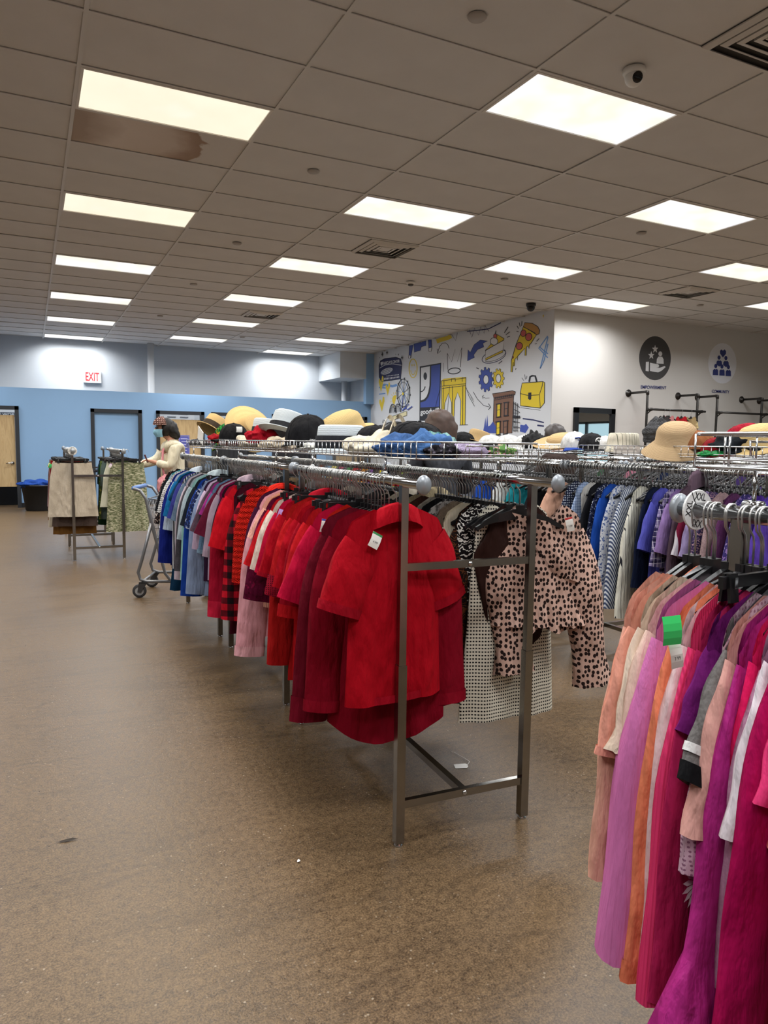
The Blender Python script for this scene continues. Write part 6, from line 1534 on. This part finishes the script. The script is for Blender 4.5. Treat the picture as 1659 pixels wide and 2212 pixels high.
# ================================================================== SHOPPING CART
CARTM = mat('cart_grey', (124, 126, 130), 0.35, 0.6)
def cart(loc, ang):
    e = empty('shopping_cart', loc, ang, 'grey shopping cart with a blue handle at the end of the blue tops', 'shopping cart')
    W2 = 0.24
    for s_ in (-1, 1):
        y = s_ * W2
        f = MB(); f.tube([(-0.01, y, 0.99), (0.05, y, 0.975), (0.10, y, 0.90), (0.15, y, 0.66), (0.26, y, 0.22), (0.31, y, 0.155), (0.40, y, 0.145), (0.72, y, 0.145)], 0.0145, 9)
        f.tube([(0.145, y, 0.68), (0.06, y, 0.36), (0.02, y, 0.23), (0.04, y, 0.165), (0.10, y, 0.148), (0.40, y, 0.145)], 0.0145, 9); f.build('side_frame', CARTM, e, True)
    f = MB(); f.tube([(-0.012, -W2 + 0.03, 0.992), (-0.012, W2 - 0.03, 0.992)], 0.020, 12); f.build('handle', mat('cart_blue', (92, 128, 190), 0.4), e, True)
    f = MB(); f.tube([(0.06, -W2, 0.148), (0.06, W2, 0.148)], 0.012, 8); f.build('axle_bar', CARTM, e, True)
    f = MB()
    zt0, zt1 = 0.90, 0.82
    lo = [(0.22, 0.46, 0.20), (0.70, 0.50, 0.16)]
    n = 16
    for i in range(n + 1):
        t_ = i / n; xb, zb, wb = 0.20 + 0.48 * t_, 0.45 + 0.05 * t_, 0.20 - 0.03 * t_; xt, zt, wt = 0.12 + 0.64 * t_, zt0 + (zt1 - zt0) * t_, 0.235 - 0.03 * t_
        f.tube([(xt, -wt, zt), (xb, -wb, zb), (xb, wb, zb), (xt, wt, zt)], 0.0026, 5)
    for q in range(9):
        t_ = q / 8; y = -0.2 + 0.4 * t_
        f.tube([(0.12, y * 1.15, zt0), (0.20, y, 0.45), (0.68, y * 0.85, 0.50), (0.76, y, zt1)], 0.0026, 5)
    for q in range(1, 5):
        t_ = q / 5
        x0, z0, w0 = 0.12 + 0.08 * t_, zt0 - (zt0 - 0.45) * t_, 0.235 - 0.035 * t_; x1, z1, w1 = 0.76 - 0.08 * t_, zt1 - (zt1 - 0.5) * t_, 0.205 - 0.035 * t_
        f.tube([(x0, -w0, z0), (x1, -w1, z1), (x1, w1, z1), (x0, w0, z0)], 0.0026, 5, closed=True)
    f.build('basket', CARTM, e, True)
    f = MB(); f.tube([(0.12, -.235, zt0), (0.76, -.205, zt1), (0.76, .205, zt1), (0.12, .235, zt0)], 0.006, 7, closed=True); f.build('basket_rim', CARTM, e, True)
    wm = MB(); Mw = Matrix(((1, 0, 0, 0), (0, 0, 1, 0), (0, -1, 0, 0), (0, 0, 0, 1)))
    wm.lathe([(0.040, -0.014), (0.058, -0.014), (0.062, -0.008), (0.062, 0.008), (0.058, 0.014), (0.040, 0.014)], 24, Mw, caps=(False, False)); tyre = wm.mesh('tyre', mat('tyre_dark', (52, 52, 54), 0.6), True)
    hm = MB(); hm.lathe([(0.0, -0.011), (0.040, -0.010), (0.040, 0.010), (0.0, 0.011)], 20, Mw, caps=(False, False)); hub = hm.mesh('hub', mat('hub_grey', (150, 150, 150), 0.5))
    for (x, y) in ((0.06, -W2), (0.06, W2), (0.66, -0.18), (0.66, 0.18)):
        w = empty('caster', (x, y, 0)); w.parent = e; w.location = (x, y, 0)
        o = link_mesh('tyre', tyre, w); o.location = (-0.03, 0, 0.062)
        o = link_mesh('hub', hub, w); o.location = (-0.03, 0, 0.062)
        fk = MB()
        for s_ in (-1, 1): fk.add([(-0.045, s_ * .018, .05), (-0.015, s_ * .018, .05), (0.04, s_ * .018, .14), (-0.03, s_ * .018, .14), (-0.045, s_ * .022, .05), (-0.015, s_ * .022, .05), (0.04, s_ * .022, .14), (-0.03, s_ * .022, .14)], [(0, 1, 2, 3), (4, 7, 6, 5), (0, 4, 5, 1), (1, 5, 6, 2), (2, 6, 7, 3), (3, 7, 4, 0)])
        fk.box((0.005, 0, .138), (0.07, .044, .012)); fk.build('fork', mat('fork_dark', (70, 70, 72), 0.4, 0.5), w)
    return e
ca = math.atan2(-0.36, 0.93)
cfx, cfy = math.cos(ca), math.sin(ca)
ox, oy = 0.03, -0.24     # nearest rear caster in cart space
cart((-0.085 - (ox * cfx - oy * cfy), 1.56 - (ox * cfy + oy * cfx), 0), ca)

# ================================================================== HATS AND LOOSE THINGS IN THE BASKETS
def rotm(rx=0, ry=0, rz=0): return Matrix.Rotation(R(rz), 4, 'Z') @ Matrix.Rotation(R(ry), 4, 'Y') @ Matrix.Rotation(R(rx), 4, 'X')
HG = 'hats piled in the wire baskets'
def brim_hat(label, loc, rot, m, cr=0.085, ch=0.11, br=0.14, band=None, droop=0.01, sx=1.15, flat=True, ribbon=None, cat='hat', dent=0.0):
    e = empty('hat', loc, 0, label, cat, HG); e.rotation_euler = rotm(*rot).to_euler()
    f = MB()
    prof = [(br, -droop), (br * 0.99, -droop + 0.004), (cr * 1.08, 0.004), (cr, 0.012), (cr * 0.95, ch * 0.6)]
    prof += [(cr * 0.90, ch * 0.93), (cr * 0.80, ch), (cr * 0.4, ch - dent), (0.0, ch - dent)] if flat else [(cr * 0.88, ch * 0.75), (cr * 0.66, ch * 0.93), (cr * 0.3, ch * 1.02), (0, ch * 1.03)]
    f.lathe(prof, 32, None, sx, 1.0, caps=(False, False)); f.lathe([(br, -droop), (cr * 1.04, -0.002)], 32, None, sx, 1.0, caps=(False, False))
    f.build('shell', m, e, True)
    if band:
        f = MB(); f.lathe([(cr * 1.075, 0.006), (cr * 1.03, 0.014), (cr * 0.995, 0.014 + ch * 0.33), (cr * 0.95, 0.014 + ch * 0.34)], 32, None, sx, 1.0, caps=(False, False)); f.build('hat_band', band, e, True)
    return e
def cap(label, loc, rot, m, bill=None, r=0.085, h=0.11, bl=0.075, front=None, tagc=None, badge=None):
    e = empty('cap', loc, 0, label, 'cap', HG); e.rotation_euler = rotm(*rot).to_euler()
    f = MB(); n = 9; pr = [(r * math.cos(PI / 2 * k / n) ** 0.75, h * math.sin(PI / 2 * k / n)) for k in range(n)] + [(0.0, h)]
    f.lathe(pr, 28, None, 1.12, 1.0, caps=(False, False)); f.build('crown', m, e, True)
    f = MB(); f.lathe([(0.0, h + 0.006), (0.007, h + 0.004), (0.009, h - 0.002)], 10, caps=(False, False)); f.build('button', m, e, True)
    for k in range(6):
        a = PI * k / 3 + 0.2; f = MB(); f.tube([(r * 1.12 * math.cos(PI / 2 * t_) ** .75 * math.cos(a) * 1.004, r * math.cos(PI / 2 * t_) ** .75 * math.sin(a) * 1.004, h * math.sin(PI / 2 * t_) + 0.001) for t_ in (0, .2, .4, .6, .8, .97)], 0.0012, 4); f.build('seam', m, e)
    f = MB(); rows = []
    for i in range(5):
        q = i / 4; rows.append([Vector(((r * 1.1 + bl * q * (1 - 0.35 * (a / 1.1) ** 2)) * math.cos(a), (r * 0.98 + bl * 0.35 * q) * math.sin(a), 0.004 - 0.010 * q - 0.016 * q * (a / 1.1) ** 2)) for a in [-1.1 + 2.2 * j / 14 for j in range(15)]])
    f.sheet(rows); f.sheet([[p - Vector((0, 0, 0.004)) for p in reversed(r_)] for r_ in rows]); f.build('bill', bill or m, e, True)
    if badge:
        f = MB(); x_ = r * 1.06
        if badge == 'ring':
            f.tube([(x_ - 0.010, 0.022 * math.cos(a), h * 0.5 + 0.022 * math.sin(a)) for a in [2 * PI * k / 16 for k in range(16)]], 0.004, 5, closed=True); f.tube([(x_ - 0.006, -0.010, h * 0.5 + 0.008), (x_ - 0.006, 0.0, h * 0.5 - 0.010), (x_ - 0.006, 0.010, h * 0.5 + 0.008)], 0.004, 5)
        else:
            f.tube([(x_ - 0.012, -0.03, h * 0.60), (x_ - 0.006, -0.005, h * 0.64), (x_ - 0.010, 0.025, h * 0.58)], 0.005, 5); f.tube([(x_ - 0.008, -0.012, h * 0.50), (x_ - 0.004, 0.004, h * 0.46), (x_ - 0.008, 0.018, h * 0.50)], 0.004, 5); f.tube([(x_ - 0.004, -0.01, h * 0.36), (x_ - 0.004, 0.016, h * 0.36)], 0.003, 5)
        f.build('badge', WHITE if badge == 'ring' else mat('cap_blue', (40, 64, 140), 0.6), e, True)
    if front:
        hh = front[4] if len(front) > 4 else 0.42
        lettering(front[0], Matrix.Rotation(front[5] * 8 if len(front) > 5 else 0, 4, 'Z') @ Matrix(((0, 0, 1, r * 1.12 + 0.004), (1, 0, 0, 0), (0, 1, 0, h * hh), (0, 0, 0, 1))), front[1], front[2], front[3], e, 'front_print', bold=0.03, extrude=0.0)
    return e
def bundle(name, label, cat, loc, r, m, seed, amp=0.35, fr=2.6, rz=0):
    e = blob(name, m, (0, 0, 0), r, None, amp=amp, fr=fr, seed=seed, seg=22, fn=lambda p, d: Vector((p.x, p.y, max(p.z, -r[2] * 0.55))) + Vector((0, 0, r[2] * (0.12 * math.sin(7 * d.x + seed) + 0.09 * math.sin(9 * d.y + 2 * d.x)) * max(0, d.z + 0.3))))
    e.location = loc; e.rotation_euler = (0, 0, R(rz)); tag(e, label, cat, 'loose clothes in the wire baskets')
    return e
STRAW = F('straw', (222, 190, 134)); STRAW2 = F('straw', (196, 166, 120)); STRAWY = F('straw', (210, 182, 126)); WSTRAW = F('straw', (206, 214, 218)); BLK = F('plain', (28, 28, 30)); BAND = F('plain', (34, 36, 40))
BT = BZ + 0.004
def bx(px, py, X): return on_x(px, py, X)
def H1(fn, label, px, X, dz, rot, *a, **kw):
    q = on_x(px, 950, X); return fn(label, (X, q.y, BT + dz), rot, *a, **kw)
# far basket
H1(brim_hat, 'tan straw fedora tipped on its side beside the palm-print hat', 459, 0.50, 0.135, (0, 36, 20), STRAW, cr=0.10, ch=0.13, br=0.135, band=F('plain', (60, 50, 40)))
H1(brim_hat, 'green palm-leaf print sun hat among the straw hats', 498, 0.50, 0.10, (0, -30, -20), F('palm', (16, 70, 36), (40, 140, 60), (230, 206, 70)), cr=0.10, ch=0.10, br=0.17, droop=0.04, flat=False)
H1(cap, 'black cap with a white paper tag in front of the palm-print hat', 505, 0.40, 0.065, (0, 0, 200), BLK, r=0.10, h=0.115)
price_tag(bpy.data.objects['cap'], 0.03, 0.112, 0.07, w=0.05, h=0.04, rot=(0, 0, PI))
H1(brim_hat, 'wide pale straw hat standing on its brim', 541, 0.60, 0.15, (70, 10, 14), STRAW, cr=0.10, ch=0.10, br=0.19)
H1(brim_hat, 'white straw boater with a black band, next to the standing straw hat', 578, 0.60, 0.10, (0, 4, 0), WSTRAW, cr=0.10, ch=0.115, br=0.14, band=BAND)
H1(bundle and (lambda label, loc, rot: bundle('folded_cloth', label, 'clothes', loc, (0.10, 0.12, 0.05), F('speckle', (236, 206, 206), (180, 70, 90), (220, 160, 160)), 3)), 'pink blossom cloth folded in the basket of straw hats', 505, 0.42, 0.045, None)
H1(lambda label, loc, rot: bundle('folded_cloth', label, 'clothes', loc, (0.07, 0.08, 0.045), F('plain', (150, 20, 30)), 4), 'dark red pouch lying on the rim of the straw hat basket', 468, 0.36, 0.06, None)
H1(lambda label, loc, rot: bundle('folded_cloth', label, 'clothes', loc, (0.09, 0.09, 0.04), F('plain', (40, 36, 40)), 6), 'black and red crumpled cloth at the far end of the baskets', 430, 0.40, 0.03, None)
H1(lambda label, loc, rot: bundle('folded_cloth', label, 'clothes', loc, (0.10, 0.14, 0.06), F('plain', (222, 212, 190)), 8), 'cream cloth bundle between the red cloth and the palm-print hat', 548, 0.42, 0.045, None)
q = on_x(441, 945, 0.36)
cd = MB(); cd.box((0, 0, 0), (0.004, 0.20, 0.11), m=Matrix.Rotation(R(18), 3, 'X')); o = cd.build('paper_card', TAGW); o.location = (0.33, q.y, BT + 0.095); tag(o, 'white handwritten paper card leaning on the straw hat basket', 'card')
# middle basket
H1(brim_hat, 'white straw fedora with a broad black band, tilted against the black cap', 618, 0.52, 0.085, (-4, 20, 12), WSTRAW, cr=0.11, ch=0.15, br=0.165, band=BAND, droop=-0.012)
H1(lambda label, loc, rot: bundle('folded_cloth', label, 'clothes', loc, (0.07, 0.13, 0.06), F('plain', (170, 16, 36)), 9, rz=25), 'bright red cloth propped below the tilted white fedora', 566, 0.40, 0.075, None)
H1(lambda label, loc, rot: bundle('folded_cloth', label, 'clothes', loc, (0.10, 0.16, 0.05), F('plain', (196, 182, 160)), 10), 'beige folded sweater under the tilted white fedora', 600, 0.42, 0.03, None)
H1(cap, 'large black flat-brimmed cap seen from behind with white stitched letters', 665, 0.42, 0.045, (0, 0, -118), BLK, r=0.125, h=0.155, front=('CALLAWAY', 0.055, 0.009, WHITE, 0.12, 0.05))
H1(brim_hat, 'yellow open-weave straw sun hat with a pink ribbon', 745, 0.62, 0.09, (0, -26, 12), STRAWY, cr=0.115, ch=0.13, br=0.16, flat=False, ribbon=True)
rb = MB(); rb.tube([(0.62 + 0.0, on_x(728, 950, 0.6).y - 0.09, BT + 0.10), (0.60, on_x(735, 950, 0.6).y - 0.10, BT + 0.14), (0.60, on_x(728, 950, 0.6).y - 0.08, BT + 0.20)], 0.008, 6)
rb.tube([(0.60, on_x(712, 950, 0.6).y - 0.08, BT + 0.12), (0.60, on_x(735, 950, 0.6).y - 0.10, BT + 0.13), (0.60, on_x(742, 950, 0.6).y - 0.10, BT + 0.12)], 0.008, 6)
o = rb.build('ribbon', F('plain', (236, 130, 140)), None, True); tag(o, 'pink ribbon tied on the yellow straw hat', 'ribbon')
H1(brim_hat, 'flat-topped white straw hat with a deep black band', 737, 0.46, 0.012, (0, 0, 8), WSTRAW, cr=0.128, ch=0.125, br=0.165, band=None, sx=1.0)
f = MB(); f.lathe([(0.131, 0.008), (0.130, 0.07), (0.126, 0.072)], 32, caps=(False, False)); hb = f.build('hat_band', BAND, bpy.data.objects['hat.006'] if 'hat.006' in bpy.data.objects else None, True)
H1(lambda label, loc, rot: bundle('folded_cloth', label, 'clothes', loc, (0.10, 0.20, 0.03), F('plain', (214, 214, 206)), 12), 'pale folded cloth under the flat-topped white hat', 690, 0.42, 0.02, None)
# near basket
H1(cap, 'black flat cap beside the cream tote straps', 810, 0.56, 0.05, (0, 0, 40), BLK, r=0.095, h=0.085)
H1(lambda label, loc, rot: bundle('folded_cloth', label, 'clothes', loc, (0.13, 0.15, 0.06), F('plain', (224, 214, 190)), 13), 'cream canvas cloth below the tote straps', 812, 0.44, 0.03, None)
tb = MB(); q = on_x(850, 950, 0.48)
for (a, b_) in ((0.10, -0.03), (0.02, -0.12)):
    P_ = []
    for k in range(11):
        f_ = k / 10; P_.append(Vector((0.46 + 0.03 * f_, q.y + a - (a - b_) * f_, BT + 0.03 + 0.145 * math.sin(PI * (0.06 + 0.80 * f_)))))
    tb.sheet([[p + Vector((0, 0.0, 0)) for p in P_], [p + Vector((0.006, 0.03, -0.012)) for p in P_]]); tb.sheet([[p + Vector((0.004, 0.0, -0.004)) for p in reversed(P_)], [p + Vector((0.010, 0.03, -0.016)) for p in reversed(P_)]])
o = tb.build('tote_straps', F('plain', (236, 226, 204)), None, True); tag(o, 'cream tote bag straps arching over the black cap', 'bag')
H1(cap, 'large black cap resting on the blue denim bundle', 900, 0.50, 0.042, (0, 8, -60), BLK, r=0.115, h=0.098)
H1(cap, 'black cap tucked under the cream tote straps', 868, 0.58, 0.045, (0, -12, 120), BLK, r=0.10, h=0.10)
H1(lambda label, loc, rot: bundle('denim_bundle', label, 'clothes', loc, (0.085, 0.14, 0.052), F('plain', (60, 92, 140)), 15, fr=3.4), 'crumpled blue denim cloth pressed against the basket wires', 868, 0.375, 0.03, None)
H1(lambda label, loc, rot: bundle('denim_bundle', label, 'clothes', loc, (0.10, 0.08, 0.06), F('plain', (72, 108, 158)), 16, fr=3.4), 'lighter blue denim bundle beside the lilac beanie', 925, 0.40, 0.028, None)
H1(lambda label, loc, rot: bundle('folded_cloth', label, 'clothes', loc, (0.07, 0.08, 0.05), F('speckle', (120, 160, 156), (60, 110, 110), (170, 196, 190)), 17), 'teal speckled scarf behind the blue denim bundle', 948, 0.52, 0.04, None)
q = on_x(1010, 968, 0.55)
bxm = MB(); bxm.box((0, 0, 0), (0.34, 0.10, 0.045)); o = bxm.build('shoe_box', mat('box_black', (34, 34, 36), 0.5)); o.location = (0.58, -2.80, BT + 0.03); o.rotation_euler = (0, 0, R(3)); tag(o, 'long flat black box lying across the near basket', 'box')
o = bundle('beanie', 'lilac grey knitted beanie in front of the long black box', 'beanie', (0.53, -2.90, BT + 0.022), (0.075, 0.05, 0.034), F('rib', (164, 150, 178), (176, 162, 188)), 18, amp=0.2)
o = bundle('folded_cloth', 'black sequinned cloth next to the lilac beanie', 'clothes', (0.42, -2.90, BT + 0.020), (0.075, 0.05, 0.028), F('speckle', (24, 22, 26), (90, 84, 96), (40, 36, 44)), 19)
o = bundle('folded_cloth', 'green and pink crumpled cloth at the basket corner', 'clothes', (0.71, -2.84, BT + 0.02), (0.06, 0.07, 0.03), F('speckle', (90, 130, 70), (214, 150, 160), (180, 190, 120)), 20)
for k, (px, lab) in enumerate(((1060, 'white cap at the start of a row of three pale caps'), (1098, 'white cap in the middle of a row of three pale caps'), (1138, 'off-white cap at the end of the row of pale caps, by the black fur'))):
    q = on_x(px, 950, 2.6); cap(lab, (2.6, q.y, BT + 0.03), (0, 0, 150 + 12 * k), F('plain', (216, 216, 214)), r=0.10, h=0.105, bill=BLK if k == 0 else None)
q = on_x(1022, 950, 2.6); brim_hat('natural straw hat with a curled brim behind the black cap', (2.65, q.y, BT + 0.06), (0, 18, 0), STRAW2, cr=0.10, ch=0.11, br=0.17)
q = on_x(1000, 950, 2.5); cap('black cap leaning on the curled straw hat', (2.5, q.y, BT + 0.05), (0, 10, -100), BLK, r=0.11, h=0.11)
q = on_x(1152, 945, 2.6); bundle('fur_hat', 'black fluffy fur hat next to the pale caps', 'hat', (2.6, q.y, BT + 0.07), (0.09, 0.09, 0.08), mat('black_fur', (18, 18, 20), 0.9), 21, amp=0.3, fr=6)
q = on_x(1212, 950, 2.62); brim_hat('honey straw sun hat with a wide upturned brim and cream band', (2.62, q.y, BT + 0.055), (8, -14, 0), STRAW2, cr=0.10, ch=0.085, br=0.19, band=F('plain', (232, 222, 200)), droop=-0.03, flat=False)
q = on_x(1236, 950, 2.5); cap('white cap with a blue logo and blue bill', (2.52, q.y, BT + 0.035), (0, 0, -110), F('plain', (222, 222, 220)), bill=F('plain', (44, 70, 150)), r=0.095, h=0.115, badge='swoosh')
q = on_x(1275, 950, 2.55); cap('black and white cap with a round badge', (2.56, q.y, BT + 0.03), (0, 0, -100), F('plain', (34, 34, 36)), r=0.095, h=0.11, badge='ring')
q = on_x(1303, 950, 2.6); cap('white cap beside the round-badged cap', (2.62, q.y, BT + 0.02), (0, 0, -60), F('plain', (216, 214, 210)), r=0.09, h=0.10)
q = on_x(1342, 950, 2.6); brim_hat('cream brimless hat with dark vertical stripes', (2.62, q.y, BT + 0.02), (0, 0, 0), F('pin_v', (216, 208, 188), (90, 96, 80), s=1.0), cr=0.10, ch=0.12, br=0.108)
q = on_x(1356, 972, 2.5); bm_ = MB(); bm_.box((0, 0, 0), (0.03, 0.20, 0.05)); o = bm_.build('shoe_box', mat('box_white', (214, 206, 198), 0.6)); o.location = (2.49, q.y, BT + 0.03); tag(o, 'narrow pale box with faded print beside the tan sun hat', 'box')
q = on_x(1412, 950, 2.62); bundle('knit_cap', 'charcoal cable-knit cap standing behind the tan sun hat', 'knit cap', (2.66, q.y, BT + 0.13), (0.09, 0.10, 0.095), F('knit', (84, 84, 86)), 22, amp=0.2)
q = on_x(1452, 955, 2.52); brim_hat('big tan packable sun hat with a drooping brim', (2.55, q.y, BT + 0.075), (10, -12, 10), F('straw', (192, 164, 126)), cr=0.115, ch=0.125, br=0.185, droop=0.055, flat=False)
q = on_x(1500, 955, 2.6); cap('rust brown cap behind the heavy wire basket', (2.62, q.y, BT + 0.04), (0, 0, -40), F('plain', (150, 96, 60)), r=0.10, h=0.11)
q = on_x(1560, 960, 2.6); cap('dark red cap lying in the second-row basket behind the green leaf cloth', (2.58, q.y, BT + 0.015), (0, 0, -120), F('plain', (130, 20, 30)), r=0.10, h=0.095)
q = on_x(1608, 925, 2.7); cap('red cap with a black-edged curved bill', (2.7, q.y, BT + 0.10), (0, -20, -80), F('plain', (160, 24, 44)), r=0.10, h=0.085)
q = on_x(1652, 940, 2.7); brim_hat('yellow ribbed straw hat at the basket end', (2.66, q.y, BT + 0.06), (0, -15, 0), STRAWY, cr=0.11, ch=0.12, br=0.15, flat=False)
q = on_x(1540, 975, 2.5); bundle('folded_cloth', 'glossy green leaf cloth under the dark red cap', 'clothes', (2.5, q.y, BT + 0.012), (0.06, 0.10, 0.022), F('plain', (30, 130, 66), rough=0.3), 23)
q = on_x(1590, 970, 2.6); bundle('folded_cloth', 'black nylon bag in the second-row basket', 'bag', (2.6, q.y, BT + 0.05), (0.12, 0.16, 0.07), F('plain', (26, 30, 34)), 24)

# ================================================================== OTHER LOOSE THINGS
bn = empty('laundry_bin', (-0.80, 10.75, 0), 0, 'black laundry bin against the blue wall', 'bin')
f = MB(); f.lathe([(0.0, 0.0), (0.24, 0.0), (0.255, 0.02), (0.32, 0.50), (0.325, 0.50), (0.30, 0.49), (0.24, 0.03)], 24, caps=(False, False)); f.build('tub', mat('bin_black', (22, 22, 24), 0.6, bump=0.2, bs=90), bn, True)
f = MB(); f.lathe([(0.318, 0.49), (0.335, 0.495), (0.335, 0.515), (0.315, 0.515)], 24, caps=(False, False)); f.build('rim', mat('bin_rim', (30, 30, 32), 0.5), bn, True)
o = blob('blue_cloth', F('plain', (40, 76, 156)), (0, 0, 0), (0.32, 0.26, 0.10), None, amp=0.5, fr=2.2, seed=31); o.location = (-0.84, 10.72, 0.51); tag(o, 'bright blue cloth spilling over the black laundry bin', 'cloth')
# fallen price tag on the floor with its string
ft = empty('price_tag', (0.735, -2.585, 0.002), R(-20), 'white price tag with a curled string lying on the floor', 'price tag')
f = MB(); f.add([(-0.03, -0.02, 0), (0.022, -0.02, 0), (0.03, -0.008, 0.002), (0.03, 0.010, 0.003), (0.022, 0.02, 0.002), (-0.03, 0.02, 0)], [(0, 1, 2, 3, 4, 5)]); f.build('card', TAGW, ft)
f = MB(); f.tube([(0.026, 0.0, 0.002), (0.045, 0.03, 0.006), (0.03, 0.07, 0.004), (0.01, 0.10, 0.006), (0.0, 0.13, 0.003), (-0.02, 0.15, 0.002)], 0.0014, 5); f.build('string', TAGW, ft, True)
# small scraps on the floor
for k, (px, py, lab) in enumerate(((147, 1815, 'dark flattened leaf scrap on the open floor'), (645, 1860, 'tiny white paper speck on the open floor'))):
    q = on_z(px, py, 0.002); f = MB(); s_ = 0.035 if k == 0 else 0.006
    f.add([(-s_, -0.004, 0.0), (-s_ * .2, -0.009, 0.003), (s_, -0.002, 0.001), (s_ * .4, 0.006, 0.004), (-s_ * .5, 0.004, 0.002)], [(0, 1, 2, 3, 4)]); o = f.build('floor_scrap', mat('scrap_dark', (52, 44, 36), 0.9) if k == 0 else TAGW); o.location = q; o.rotation_euler = (0, 0, -0.1); tag(o, lab, 'litter')
